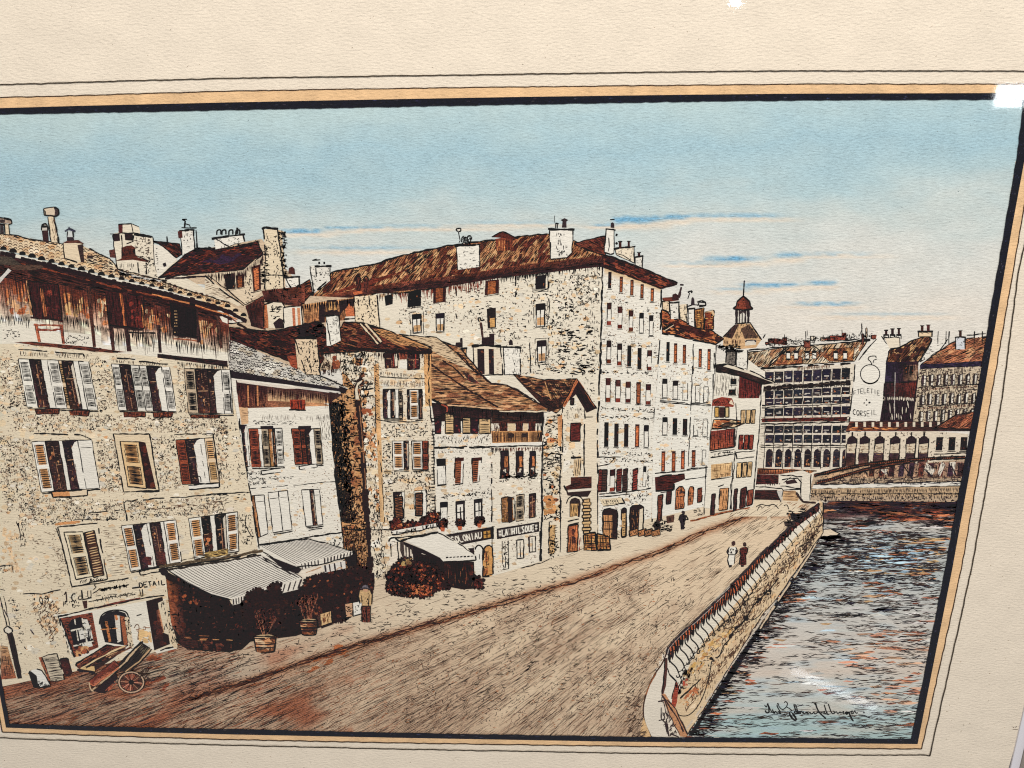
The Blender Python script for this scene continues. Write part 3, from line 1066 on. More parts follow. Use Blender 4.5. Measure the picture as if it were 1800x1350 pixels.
for r_, (y0, y1) in enumerate(((360, 425), (480, 545), (585, 650))):
    for x in range(1228 - r_ * 10, 1590 - r_ * 16, 46):
        q = vq(x, x + 26, y0 + U(-4, 4), y1, -4, 'n', (x - 1220) * .05)
        p = Part('window', RG)
        poly(p, sub(q, 0, .5), jit((56, 46, 48), .3))
        poly(p, sub(q, .5, 1), jit((226, 216, 198), .06))
        wl(p, q, 1.1, INK, .4, True)
    wl(RG, K('n %d,%d %d,%d' % (1205 - r_ * 8, y1 + 12, 1590 - r_ * 14, y1 - 10)), 1.6, INK, .8)
    hatch(RG, K('n %d,%d %d,%d %d,%d %d,%d' % (1200 - r_ * 8, y1 + 14, 1590 - r_ * 14, y1 - 8, 1586 - r_ * 14, y1 + 12, 1198 - r_ * 8, y1 + 34)), 86, 3, 1.2, (130, 84, 62), (3, 6), (1, 3), .8)

AR = Part('house', 'DRAW', 'low arcaded building with tall arches behind the bridge')
poly(AR, K('n 745,720 1300,712 1520,730 1500,880 1440,1000 740,960'), (222, 206, 182))
grad(AR, K('n 770,650 1560,655 1540,712 745,712'), [(100, 56, 44), (60, 40, 42), (50, 36, 40), (120, 66, 48)], 16, 4, .2)
hatch(AR, K('n 770,650 1560,655 1540,712 745,712'), 1, 2.6, 1.4, INK, (8, 22), (2, 8), .7)
for x in range(780, 1320, 52):
    poly(AR, vq(x + 24, x + 40, 655, 685, 0, 'n'), (222, 206, 182))
hatch(AR, K('n 760,690 1080,686 1080,704 755,706'), 2, 2.6, 1.8, (200, 130, 80), (5, 16), (2, 6), .7)
roof(AR, K('n 1310,690 1440,610 1560,590 1540,700'), [(150, 84, 60), (180, 110, 78), (110, 60, 48)], -30, 3, 1.2, .8)
for i, x in enumerate((785, 866, 960, 1060, 1160, 1240)):
    q = vq(x - 30, x + 30, 748, 935, -14, 'n')
    p = Part('window', AR)
    poly(p, [q[3], bil(q, 0, .08), bil(q, .2, .0), bil(q, .5, -.04), bil(q, .8, .0), bil(q, 1, .08), q[2]], (214, 196, 168))
    poly(p, [bil(q, 0, .26), bil(q, 0, .08), bil(q, .2, .0), bil(q, .5, -.04), bil(q, .8, .0), bil(q, 1, .08), bil(q, 1, .22)], (46, 34, 38))
    grad(p, sub(q, 0, 1, .55, 1), [(60, 42, 52), (46, 34, 42), (120, 80, 60), (90, 56, 48)], 4, 6, .25)
    hatch(p, sub(q, 0, 1, .3, .6), 0, 4, 1.2, (130, 96, 70), (4, 10), (2, 6), .6)
    wl(p, [bil(q, 0, .05), q[3]], 1.6, INK, .5)
    wl(p, [bil(q, 1, .05), q[2]], 2, INK, .5)
    wl(p, [bil(q, .5, -.02), bil(q, .5, -.16)], 2.4, INK, .3)
for x in (1340, 1420, 1495):
    slitpart(AR, vq(x - 22, x + 20, 750, 835, -6, 'n'), 'd')
wl(AR, K('n 1300,858 1510,850'), 2)

# --- footbridge and its abutment
BR = Part('bridge', 'DRAW', 'iron footbridge over the river with brown girders')
poly(BR, K('n 540,1000 740,960 1500,890 1460,1160 500,1150'), (186, 160, 132))
grad(BR, K('n 760,935 1490,905 1470,1010 560,1010'), [(190, 152, 118), (136, 104, 90), (158, 122, 98), (206, 168, 130)], 20, 5, .22)
for x in range(900, 1480, 62):
    q = vq(x, x + 34, 915, 1000, -12, 'n')
    poly(BR, q, jit(rng.choice(((70, 44, 46), (64, 44, 56), (110, 58, 48))), .2))
    hatch(BR, q, 80, 2.6, 1.3, INK, (5, 14), (1, 5), .7)
for pts in ('n 1255,910 1310,960 1285,1000 1240,960', 'n 1350,905 1375,925 1340,1000 1325,980', 'n 960,955 1010,950 1000,990', 'n 1400,910 1440,905 1430,990'):
    poly(BR, K(pts), (222, 210, 192))
hatch(BR, K('n 560,1010 900,940 1490,905 1465,1050 540,1050'), 84, 4, 1.3, INK, (5, 14), (2, 6), .55)
GD = Part('girder', BR)
for up_, lo in (('n 545,985 700,948 860,918 1060,893 1280,880 1500,870', 'n 545,1000 700,964 860,932 1060,908 1280,894 1500,884'), ('n 560,1036 700,995 860,950 1000,920 1150,897', 'n 565,1050 700,1012 860,966 1000,936 1150,912')):
    a, b = K(up_), K(lo)
    poly(GD, a + b[::-1], (124, 70, 52))
    for c in along(a, 3.4):
        stroke(GD, [(c[0] - 1, c[1]), (c[0], c[1] + 2), (c[0] - 1, c[1] + 4.2)], 1.3, INK)
    up()
    wl(GD, a, 2.2, INK, .4)
    wl(GD, b, 2.6, INK, .4)
for x0, y0, x1, y1 in ((700, 1010, 770, 1080), (860, 960, 960, 1090), (1100, 920, 1170, 1020), (960, 1000, 900, 1040), (1410, 930, 1460, 1030), (1250, 960, 1290, 1000), (1110, 1060, 1130, 1090)):
    wl(GD, K('n %d,%d %d,%d' % (x0, y0, x1, y1)), 2.4, (40, 32, 36), .5)
DK = Part('deck', BR)
poly(DK, K('n 540,1052 1480,1032 1475,1060 530,1078'), (228, 220, 206))
hatch(DK, K('n 540,1048 1480,1030 1478,1044 535,1060'), 0, 2, 1.8, (54, 48, 60), (8, 26), (5, 18), .7)
wl(DK, K('n 540,1050 1480,1030'), 1.8)
wl(DK, K('n 530,1078 1475,1060'), 1.8)
poly(DK, K('n 530,1078 1475,1062 1455,1130 510,1125'), (190, 160, 126))
hatch(DK, K('n 530,1080 1475,1062 1460,1118 510,1118'), 88, 3.6, 1.6, (50, 38, 36), (5, 9), (2, 4), .85)
wl(DK, K('n 520,1108 1460,1106'), 1.6)
hatch(DK, K('n 510,1115 1460,1108 1450,1150 590,1150'), 84, 5, 1.6, (44, 34, 38), (4, 9), (2, 6), .75)
AB = Part('abutment', BR)
poly(AB, K('n 300,990 470,960 530,985 520,1150 480,1165 430,1100 350,1085 160,1080 165,1020'), (228, 216, 196))
poly(AB, K('n 165,985 320,990 318,1045 165,1050'), (84, 40, 38))
hatch(AB, K('n 165,985 320,990 318,1045 165,1050'), 0, 2.4, 1.5, INK, (5, 16), (2, 5), .75)
fall(AB, K('n 170,1040 325,1040'), (2, 6), 3, 1.6)
for a in ('n 330,990 470,1000', 'n 340,1020 440,1010 465,1040', 'n 330,1060 460,1075', 'n 465,970 462,1140', 'n 525,985 518,1150', 'n 400,1000 350,1040', 'n 160,1060 340,1075 350,1090', 'n 350,1085 460,1080'):
    wl(AB, K(a), 1.7, INK, .9)
poly(AB, K('n 360,1030 420,1015 440,1040 370,1050'), (56, 40, 40))
poly(AB, K('n 165,1085 310,1085 340,1150 160,1145'), (70, 38, 36))
hatch(AB, K('n 165,1085 310,1085 340,1150 160,1145'), 0, 2.6, 1.5, INK, (8, 22), (1, 5), .8)
poly(AB, K('n 305,1090 345,1090 335,1160'), (200, 192, 180))
wl(AB, K('n 305,1090 335,1162 348,1090'), 1.5)
poly(AB, K('n 350,1090 425,1088 450,1130 440,1155 345,1150'), (212, 170, 124))
hatch(AB, K('n 350,1090 425,1088 450,1130 440,1155 345,1150'), 1, 3.4, 1.2, (90, 60, 44), (12, 26), (1, 4), .9)
wl(AB, K('n 430,1100 475,1160 555,1165'), 3, (60, 44, 42), .6)

scrib(BR, K('n 560,1000 900,935 1490,900 1465,1050 560,1045'), 160, 6, 1.3, (46, 36, 40), 't~/')
hatch(BR, K('n 560,1012 1470,1000 1465,1030 545,1046'), 0, 3, 1.5, (56, 42, 44), (6, 24), (3, 10), .8)
scrib(DK, K('n 510,1110 1460,1105 1450,1160 560,1160'), 120, 5, 1.5, (50, 40, 42), '~t')
hatch(FB, K('n 215,320 800,285 735,950 160,960'), 0, 4.5, .9, (110, 92, 78), (3, 14), (5, 16), .45)
scrib(FB, K('n 215,320 800,285 735,950 160,960'), 170, 3.4, 1, (70, 56, 50), 't~')
scrib(AR, K('n 745,720 1300,712 1520,730 1500,880 1440,960 740,950'), 150, 4, 1.1, (70, 54, 48), 't~')
scrib(RG, K('n 1210,320 1605,300 1560,620 1170,650'), 420, 5, 1.3, (60, 46, 44), 't~')

# --- domed clock turret behind
TW = Part('tower', 'DRAW', 'small domed bell turret on the skyline')
poly(TW, K('k 1140,945 1260,935 1345,1065 1300,1130 1180,1140 1040,1115 1040,1040'), (206, 166, 122))
poly(TW, K('k 1140,945 1165,945 1110,1060 1040,1040'), (70, 48, 44))
poly(TW, K('k 1180,980 1245,945 1320,1050 1210,1060'), (90, 66, 54))
hatch(TW, K('k 1140,945 1260,935 1345,1065 1300,1070 1040,1060 1040,1040'), -70, 3, 1.2, INK, (5, 14), (1, 5), .6)
wl(TW, K('k 1140,945 1040,1045'), 2)
wl(TW, K('k 1255,935 1345,1068'), 2)
hatch(TW, K('k 1040,1060 1180,1060 1180,1110 1040,1105'), 88, 3.4, 1.6, DBR, (5, 10), (1, 4), .8)
poly(TW, K('k 1215,1070 1300,1070 1300,1105 1215,1115'), (214, 202, 184))
wl(TW, K('k 1215,1085 1230,1072 1290,1070 1300,1085'), 2.4, (40, 34, 44))
LT = Part('lantern', TW)
poly(LT, vq(1140, 1250, 825, 940, 0, 'k'), (216, 208, 192))
for x, w in ((1146, 4), (1168, 2.4), (1190, 1.6), (1215, 2.4), (1238, 4.4)):
    wl(LT, K('k %d,830 %d,938' % (x, x)), w, (46, 38, 40), .4)
poly(LT, K('k 1165,840 1225,835 1222,870 1195,850 1168,872'), (60, 48, 48))
wl(LT, K('k 1132,938 1258,932'), 3)
DM = Part('dome', TW)
poly(DM, K('k 1118,820 1145,800 1150,765 1170,740 1200,722 1230,735 1250,765 1255,800 1278,822 1200,832'), (128, 62, 46))
poly(DM, K('k 1205,735 1250,770 1255,805 1275,822 1225,828'), (84, 42, 36))
hatch(DM, K('k 1145,800 1150,765 1200,722 1250,765 1255,800 1200,812'), 70, 4, 1.2, (50, 28, 26), (5, 12), (3, 7), .6)
wl(DM, K('k 1118,822 1145,800 1150,765 1200,722 1250,765 1255,800 1278,822'), 2.6)
wl(DM, K('k 1122,824 1200,834 1275,824'), 3)
SPR = Part('spire', TW)
wl(SPR, K('k 1200,722 1204,660 1207,606'), 1.8)
poly(SPR, K('k 1195,690 1204,684 1210,692 1203,700'), INK)
poly(SPR, K('k 1200,606 1208,596 1216,606 1208,616'), (50, 48, 60))

# ------------------------------------------------------------------ tall house with the long roof
TC = Part('house', 'DRAW', 'tallest house, rough stone side wall and narrow white front')
SIDE = [(622, 524), (671, 513), (789, 502), (842, 491), (900, 484), (967, 473), (1060, 467), (1050, 930), (960, 960), (880, 800), (690, 640), (640, 600)]
FRONT = [(1060, 467), (1163, 506), (1158, 640), (1149, 740), (1145, 910), (1052, 945)]
poly(TC, SIDE, (229, 217, 195))
poly(TC, FRONT, (232, 224, 208))
age(TC, FRONT)
age(TC, K('h 0,760 640,640 1590,500 1560,1340 960,1340 560,1050 0,980'), .9)
blot(TC, SIDE, 190, (2, 5), ((222, 190, 150), (214, 172, 128), (236, 226, 208), (226, 200, 164)), 1.5, 1.1, 30)
scrib(TC, K('h 480,640 1060,560 1590,500 1590,1340 1000,1340 960,1100 820,1080 480,900'), 560, 6.5, 1.5, INK, 'c~ct', 1.3, 20)
scrib(TC, K('h 1200,560 1590,500 1590,760 1200,1000'), 200, 6, 1.6, INK, 'cco', 2.3, 18)
scrib(TC, K('h 1230,1000 1550,960 1540,1340 1230,1340'), 130, 8, 2.2, INK, '~', 2.6, 14)
scrib(TC, K('h 0,760 440,640 460,1000 330,1040 0,980'), 120, 4.5, 1.2, INK, 'tc~', 1.6, 18)
hatch(TC, K('h 1490,560 1590,520 1590,1340 1530,1340'), 88, 5, 1.2, INK, (4, 12), (6, 18), .45)
scrib(TC, K('i 1000,100 1580,60 1560,500 1480,480 1420,200'), 90, 5, 1.4, INK, 'ct~', 1.9, 18)
hatch(TC, K('i 1480,480 1590,470 1560,1340 1460,1340'), 12, 6, 1.2, INK, (3, 8), (4, 14), .55, 1.6)
blot(TC, K('i 1480,480 1590,470 1560,1000 1480,1000'), 14, (3, 6), (LTAN, (214, 180, 140)))
for a in ('h 455,650 460,720', 'h 452,800 470,960', 'h 925,560 928,730', 'h 1195,560 1190,660 1100,690', 'h 1190,740 1195,990', 'h 1040,1090 1050,1330', 'h 1570,640 1570,740'):
    wl(TC, K(a), 2.0, INK, 1, gaps=.3)
# shade under the long eaves
fall(TC, K('e 1370,700 1620,660 1800,620'), (5, 18), 2, 1.6, DBR)
fall(TC, K('h 0,690 400,630 640,590 900,555 1200,510 1600,480'), (3, 13), 1.8, 1.6, INK, .05, .2, .85)
fall(TC, K('h 0,690 400,640 660,600'), (6, 20), 2.2, 1.6, (120, 54, 38), .05, .2)
fall(TC, K('h 820,560 1190,520'), (6, 15), 2.2, 1.6, INK)
for c, st in (('h 80,668 182,652 180,800 72,812', 'd'), ('h 278,650 378,636 376,768 276,780', 'o'), ('h 690,600 798,590 796,700 684,716', 'o'), ('h 1085,565 1168,552 1166,664 1085,670', 'd'),
              ('h 110,868 180,862 184,1004 118,1014', 'w'), ('h 298,862 364,856 360,1000 304,1002', 'w'), ('h 700,822 772,814 774,972 708,978', 'g'), ('h 1090,788 1160,780 1158,958 1092,964', 'w'),
              ('h 1100,1078 1170,1072 1168,1240 1104,1246', 'w'), ('e 1420,720 1490,705 1486,785 1430,800', 'd')):
    p = Part('window', TC)
    q = K(c)
    if st == 'g':
        slit(p, q, 'd')
        poly(p, sub(q, .3, .85, .5, .95), (206, 156, 96))
    else:
        slit(p, q, st)
        if st == 'w':
            poly(p, sub(q, .1, .9, .6, .95), jit((206, 160, 112), .1))
            wl(p, [bil(q, .5, .2), bil(q, .5, 1)], 1.5, INK, .4)
            wl(p, [q[1], q[2]], 2.4, INK, .5)
            wl(p, [q[0], q[3]], 2.0, INK, .5)
    if c.startswith('h 1'):
        wl(p, [(a[0] + (4 if i in (1, 2) else -4), a[1] + (5 if i > 1 else -4)) for i, a in enumerate(q)], 1.2, INK, .6, True, gaps=.35)
# front: rows of narrow windows
grad(TC, K('k 100,500 550,660 540,700 100,560'), [(216, 180, 134)] * 2 + [(230, 218, 200)] * 2, 8, 2, .05)
FW = [('k', ((145, 530, 662), (235, 568, 692), (320, 594, 716), (400, 628, 742), (481, 660, 767)), 26, 'kooog'),
      ('k', ((140, 775, 952), (226, 804, 980), (313, 834, 1000), (396, 856, 1014), (473, 876, 1034)), 32, 'mmmww'),
      ('k', ((138, 1072, 1255), (222, 1096, 1270), (299, 1112, 1280), (380, 1132, 1300), (460, 1150, 1310)), 32, 'mmddm'),
      ('l', ((132, 200, 390), (210, 214, 392), (290, 228, 396), (372, 232, 405), (450, 248, 412)), 36, 'mmmom'),
      ('l', ((118, 550, 745), (197, 560, 745), (275, 562, 745), (362, 566, 746), (434, 575, 748)), 34, 'ddkow')]
for c, row, w, st in FW:
    for (x, y0, y1), s in zip(row, st):
        slitpart(TC, vq(x - w / 2, x + w / 2, y0, y1, -3, c), {'k': 'd', 'g': 'o'}.get(s, s))
for y in (720, 1010, 1060):
    scrib(TC, K('k 90,%d 530,%d 528,%d 88,%d' % (y, y + 110, y + 150, y + 40)), 16, 5, 1.2, INK, '~c')
for y in (140, 430, 490, 780, 830):
    scrib(TC, K('l 80,%d 490,%d 488,%d 78,%d' % (y, y + 20, y + 44, y + 20)), 26, 5, 1.4, INK, '~c')
for a in ('k 86,470 82,760 75,1000 70,1340', 'l 68,0 58,300 48,600 42,1000 40,1340', 'm 52,0 44,160 42,350'):
    wl(TC, K(a), 3.0, INK, .9, gaps=.16)
for a in ('k 552,670 545,900 530,1340', 'l 530,0 515,430', 'l 500,440 490,760 485,1340', 'm 485,0 478,260'):
    wl(TC, K(a), 2.2, INK, .8, gaps=.12)
# shuttered first floor, shop arches
for x, k in ((75, 'r'), (105, 'b'), (168, 's'), (222, 'r'), (268, 'b'), (348, 'r')):
    q = vq(x - 20, x + 18, 925, 1100, -6, 'l', (x - 75) * .05)
    p = Part('window', TC)
    if k == 's':
        slit(p, q, 'm')
    else:
        poly(p, sub(q, 0, 1), jit((122, 52, 44) if k == 'r' else (70, 48, 42), .1))
        slats(p, q, 9, INK, 1.5, .05, .95)
        wl(p, q, 1.5, INK, .5, True)
for x in (190, 318, 445):
    scrib(TC, vq(x - 10, x + 10, 920, 1080, 0, 'l'), 14, 4, 1.2, INK, 't')
slitpart(TC, vq(410, 432, 900, 1060, -6, 'l'), 'w')
for a in ('l 40,828 230,826', 'l 40,900 140,880 190,830', 'l 60,1120 300,1100 470,1070', 'l 60,1140 300,1118'):
    wl(TC, K(a), 1.8, INK, .6)
SGN = Part('shop_blind', TC)
poly(SGN, K('l 62,1160 235,1145 262,1190 92,1215'), (224, 204, 170))
hatch(SGN, K('l 75,1160 215,1148 235,1190 95,1205'), 60, 3.4, 1.5, INK, (4, 10), (1, 4), .8)
wl(SGN, K('l 62,1160 92,1215 262,1190 240,1150'), 2)
scrib(TC, K('l 290,1130 460,1110 460,1170 290,1190'), 14, 6, 1.5, INK, 'tc')
for c, st in (('m 85,185 100,160 150,150 195,160 205,185 198,395 90,390', 0), ('m 236,160 255,145 275,155 272,375 238,382', 1), ('m 305,150 330,128 390,125 412,140 408,330 300,365', 2)):
    p = Part('shop_arch', TC)
    q = K(c)
    poly(p, q, (44, 32, 32))
    if st == 0:
        poly(p, K('m 92,205 165,205 160,385 92,385'), (206, 146, 96))
        hatch(p, K('m 92,205 170,205 165,385 92,385'), 88, 4.6, 1.8, INK, (20, 40), (0, 1), 1)
        wl(p, K('m 92,255 170,255'), 1.6)
        wl(p, K('m 92,315 170,315'), 1.6)
    elif st == 1:
        poly(p, K('m 240,190 268,190 264,365 242,370'), (206, 164, 110))
        hatch(p, K('m 240,190 268,190 264,365 242,370'), 10, 4, 1.4, INK, (3, 7), (1, 3), .7)
    else:
        poly(p, K('m 380,160 408,150 402,310 372,330'), (224, 206, 178))
        hatch(p, K('m 310,160 375,160 370,340 305,355'), 88, 4, 1.2, (170, 112, 70), (4, 12), (3, 8), .7)
        hatch(p, K('m 310,160 375,160 370,340 305,355'), 0, 4, 1.4, (26, 20, 22), (4, 12), (1, 3), .8)
    wl(p, q, 2, INK, .6, True)
# roofs
ROOFC = [(529, 535), (545, 520), (584, 478), (620, 471), (660, 464), (700, 451), (777, 434), (806, 429), (842, 425), (905, 417), (962, 411), (1009, 423), (1064, 449), (1060, 468), (967, 474), (900, 485), (842, 492), (789, 503), (700, 515), (671, 514), (622, 525), (573, 530)]
R_ = roof(TC, ROOFC, [(178, 124, 84), (150, 92, 62), (206, 158, 112), (112, 58, 44), (92, 44, 36)], -52, 3.6, 1.5, .92, (8, 24), 2.2, sx=2.6, nb=620)
grad(R_, [(529, 527), (671, 500), (671, 514), (529, 537)], [(140, 76, 52), (120, 60, 44), (58, 34, 34), (62, 32, 32)], 16, 3, .2)
for a, b in ((((640, 505), (789, 484), (789, 503), (640, 522))), ((789, 484), (900, 466), (900, 485), (789, 503)), ((900, 466), (1060, 444), (1060, 468), (900, 486))) if False else ():
    pass
for q in ([(671, 500), (789, 486), (789, 503), (671, 515)], [(789, 486), (900, 468), (900, 485), (789, 503)], [(900, 468), (1060, 449), (1060, 468), (900, 486)]):
    grad(R_, q, [(120, 64, 46), (104, 54, 42), (52, 32, 34), (56, 32, 32)], 18, 4, .25)
    hatch(R_, q, -50, 3, 1.5, (40, 26, 28), (5, 14), (1, 4), .8)
hatch(R_, [(529, 533), (671, 508), (842, 484), (1060, 458), (1060, 468), (842, 492), (671, 515), (529, 537)], -7, 2.4, 1.8, (40, 28, 30), (10, 26), (1, 4), .85)
blot(R_, [(560, 520), (640, 495), (760, 460), (640, 505)], 30, (4, 10), ((112, 50, 38), (92, 42, 34)), 2.4, ang=-40)
for a in ('e 1120,570 1220,520 1180,520 1120,570', 'e 1560,530 1700,410', 'e 1580,540 1720,420', 'h 80,540 230,390', 'h 100,545 250,395', 'h 110,430 180,400'):
    wl(R_, K(a), 1.6, INK, .8)
wl(R_, [(584, 478), (660, 464), (700, 451), (777, 434), (842, 425), (962, 411)], 2, INK, 1.4)
RH = roof(TC, [(1060, 447), (1080, 452), (1125, 470), (1191, 497), (1186, 501), (1162, 507), (1060, 469)], [(112, 54, 44), (90, 42, 36), (140, 72, 52), (56, 34, 34)], 20, 3, 1.5, .8, sx=2)
wl(RH, [(1060, 468), (1162, 507), (1190, 499)], 3, (44, 26, 26), .5)
RE = roof(TC, [(1009, 427), (1064, 415), (1064, 449), (1030, 440)], [(120, 62, 48), (90, 44, 38)], 30, 3, 1.4, .7)
DMR = Part('dormer', TC)
poly(DMR, K('h 770,270 850,255 905,270 900,360 775,365'), (120, 60, 44))
poly(DMR, K('h 740,255 800,220 830,213 870,230 945,270 900,275 830,262'), (84, 42, 36))
hatch(DMR, K('h 780,275 845,270 845,365 780,365'), 88, 4, 1.6, (200, 130, 80), (6, 18), (1, 4), .6)
hatch(DMR, K('h 850,265 905,270 900,360 850,365'), 88, 3, 1.5, (40, 26, 26), (6, 18), (1, 3), .9)
wl(DMR, K('h 740,255 800,220 830,213 870,230 945,270'), 2.2)
chimney(TC, K('h 460,325 640,308 645,490 470,515'), True, WHT, 0, 0)
wl(TC, K('h 480,300 490,285 475,210 460,205 460,188 495,186 495,210 480,212'), 2)
scrib(TC, K('h 500,265 580,245 580,305 505,310'), 20, 5, 1.6, INK, 'co')
curve(TC, K('h 500,295 505,260 520,255 530,300 545,300 550,250 575,250 570,300'), 2.2)
chimney(TC, K('h 1198,200 1380,195 1372,375 1340,415 1205,432'), True, WHT, .3, 0) if False else None
CH = Part('chimney', TC)
q = K('h 1198,200 1382,192 1375,380 1335,418 1205,432')
poly(CH, q, WHT)
wl(CH, q, 2.1, INK, .6, True)
wl(CH, K('h 1185,190 1290,195 1395,195'), 3.4, INK, .6)
scrib(CH, K('h 1250,220 1340,220 1340,400 1250,400'), 18, 6, 1.8, INK, 'tc')
for a in ('h 1245,185 1245,145 1270,150 1270,185', 'h 1258,185 1258,150', 'h 1237,85 1237,140'):
    wl(CH, K(a), 1.8 if '85 1237' not in a else .9)
poly(CH, K('h 1295,180 1300,130 1285,120 1315,105 1345,120 1330,132 1332,180'), (56, 44, 46))
CH = Part('chimney', TC)
q = K('h 1645,195 1708,192 1705,385 1680,392 1630,375 1640,270')
poly(CH, q, WHT)
wl(CH, q, 2, INK, .6, True)
wl(CH, K('h 1640,190 1720,200'), 3)
wl(CH, K('h 1665,260 1670,330 1660,370'), 1.8)
poly(CH, K('h 1680,180 1682,145 1695,138 1708,148 1710,182'), (52, 42, 44))
wl(CH, K('h 1675,118 1712,116'), 2.4)
chimney(TC, K('k 185,345 335,325 340,462 195,395'), True, (228, 212, 186), 0, 2)
chimney(TC, K('k 345,410 405,400 400,500 345,475'), True, WHT, .2, 1)
wl(TC, K('k 190,385 250,400 310,440'), 1.8)
for a in ('k 190,235 205,240', 'k 190,300 205,310'):
    wl(TC, K(a), 3)

# ------------------------------------------------------------------ white house next along
DH = Part('house', 'DRAW', 'white house with narrow windows between the tallest house and the overhanging roof')
poly(DH, [(1162, 584), (1175, 586), (1258, 604), (1254, 700), (1246, 800), (1240, 890), (1146, 912), (1148, 760), (1158, 640)], (233, 226, 211))
age(DH, K('l 540,0 960,0 920,900 500,900'))
scrib(DH, K('l 540,0 960,0 920,900 500,900'), 60, 4, 1, INK, '~td')
R_ = roof(DH, K('k 552,830 600,850 640,900 700,905 800,970 940,985 1045,1060 980,1105 850,1075 560,1015'), [(170, 92, 60), (206, 130, 80), (90, 44, 36), (60, 34, 32)], 18, 3.6, 1.6, .85, sx=2)
blot(R_, K('k 650,940 800,960 1000,1040 870,1060 760,1000'), 26, (4, 9), ((50, 30, 30), (70, 36, 32)), 2.2, ang=20)
wl(R_, K('k 560,985 640,940'), 3)
wl(R_, K('k 570,1000 650,950'), 1.2, (220, 200, 170))
wl(R_, K('k 555,1018 700,1045 850,1080 985,1105'), 2.4)
chimney(DH, K('k 615,770 690,765 690,900 625,905'), True, WHT, .2, 0)
chimney(DH, K('k 560,760 615,750 615,850 560,825'), True, (226, 200, 166), .3, 0)
poly(R_, K('k 560,735 690,725 690,755 620,765 560,755'), (110, 54, 42))
wl(R_, K('k 690,735 710,650'), 3.4, (60, 44, 44))
wl(R_, K('k 698,632 728,634'), 2.6, (60, 50, 52))
poly(R_, K('k 635,755 640,710 665,700 690,720 690,755'), (58, 36, 36))
chimney(DH, K('k 690,790 755,785 755,930 700,905'), False, (226, 206, 176), .4, 0)
chimney(DH, K('k 765,820 815,815 815,970 765,950'), True, WHT, 0, 0)
for c, col in (('k 815,830 890,815 885,985 820,975', (150, 96, 56)), ('k 895,850 970,835 965,985 895,990', (128, 62, 44))):
    p = Part('chimney', DH)
    poly(p, K(c), col)
    hatch(p, K(c), 86, 4, 1.6, INK, (6, 16), (1, 5), .8)
    hatch(p, K(c), 0, 5, 1.3, (212, 160, 90), (3, 8), (3, 8), .6)
    wl(p, K(c), 2, INK, .6, True)
for a in ('k 760,745 775,700 760,690 795,680 790,700', 'k 745,810 800,790 880,795', 'k 840,800 850,770 900,775 905,795 850,805', 'k 835,770 870,758 905,775'):
    wl(R_, K(a), 2.2)
poly(R_, K('k 785,795 790,740 800,728 812,745 815,795'), (54, 44, 48))
poly(R_, K('k 890,850 960,835 975,870 960,880 950,850'), (214, 180, 140))
for row, w, st, c in (((( 605, 1085, 1240), (665, 1095, 1252), (735, 1108, 1256), (860, 1140, 1285), (930, 1140, 1310)), 26, 'doooo', 'k'),
                      (((580, 205, 355), (665, 222, 365), (742, 240, 370), (840, 260, 395), (905, 270, 395)), 36, 'wwlll', 'l'),
                      (((580, 512, 650), (660, 518, 650), (740, 522, 652), (825, 525, 655), (900, 525, 660)), 36, 'wddll', 'l'),
                      (((568, 780, 940), (650, 778, 938), (723, 775, 922), (808, 770, 905), (890, 770, 890)), 30, 'ogool', 'l')):
    for (x, y0, y1), s in zip(row, st):
        slitpart(DH, vq(x - w / 2, x + w / 2, y0, y1, -3, c), {'g': 'o'}.get(s, s))
for a in ('l 540,378 740,395 945,412', 'l 540,388 740,408 945,420', 'l 800,60 785,420 765,900', 'l 970,0 960,330 945,600 925,900', 'l 750,925 925,900', 'l 740,1005 910,980', 'l 905,900 900,1050 890,1280',
          'l 500,955 740,935 920,905', 'l 490,1120 600,1100', 'k 985,1105 975,1340', 'k 805,1100 800,1340'):
    wl(DH, K(a), 1.7, INK, .6, gaps=.08)
SB = Part('awning', DH, 'dark red shop awning')
poly(SB, K('l 500,985 580,970 735,958 740,1000 650,1035 648,1085 505,1095'), (84, 40, 36))
hatch(SB, K('l 500,985 735,958 740,1000 650,1035 648,1085 505,1095'), -3, 2.6, 1.6, (40, 24, 24), (8, 20), (1, 5), .85)
wl(SB, K('l 500,985 580,970 735,958 740,1000'), 2.6)
wl(SB, K('l 505,1095 648,1085 650,1035'), 3)
for c, st in (('l 525,1130 565,1120 550,1330 520,1340', 'o'), ('l 595,1095 632,1090 625,1195 590,1200', 'k'), ('l 665,1090 690,1060 720,1058 738,1090 730,1230 660,1240', 'g'), ('l 765,1090 780,1058 805,1060 808,1090 798,1200 762,1210', 'g'), ('l 838,1075 876,1068 870,1180 836,1186', 'o')):
    p = Part('door', DH)
    q = K(c)
    poly(p, q, {'o': (120, 62, 46), 'k': (70, 40, 38), 'g': (190, 116, 74)}[st])
    hatch(p, q, 86, 4, 1.5, INK, (6, 16), (1, 5), .7)
    hatch(p, q, 0, 7, 1.3, INK, (3, 6), (1, 3), .6)
    wl(p, q, 1.7, INK, .5, True)
scrib(DH, K('l 810,1200 890,1190 890,1280 820,1290'), 10, 6, 1.2, INK, 'c~')
poly(DH, K('m 690,45 700,15 730,15 740,50 735,40 720,28 705,30'), (60, 46, 46))

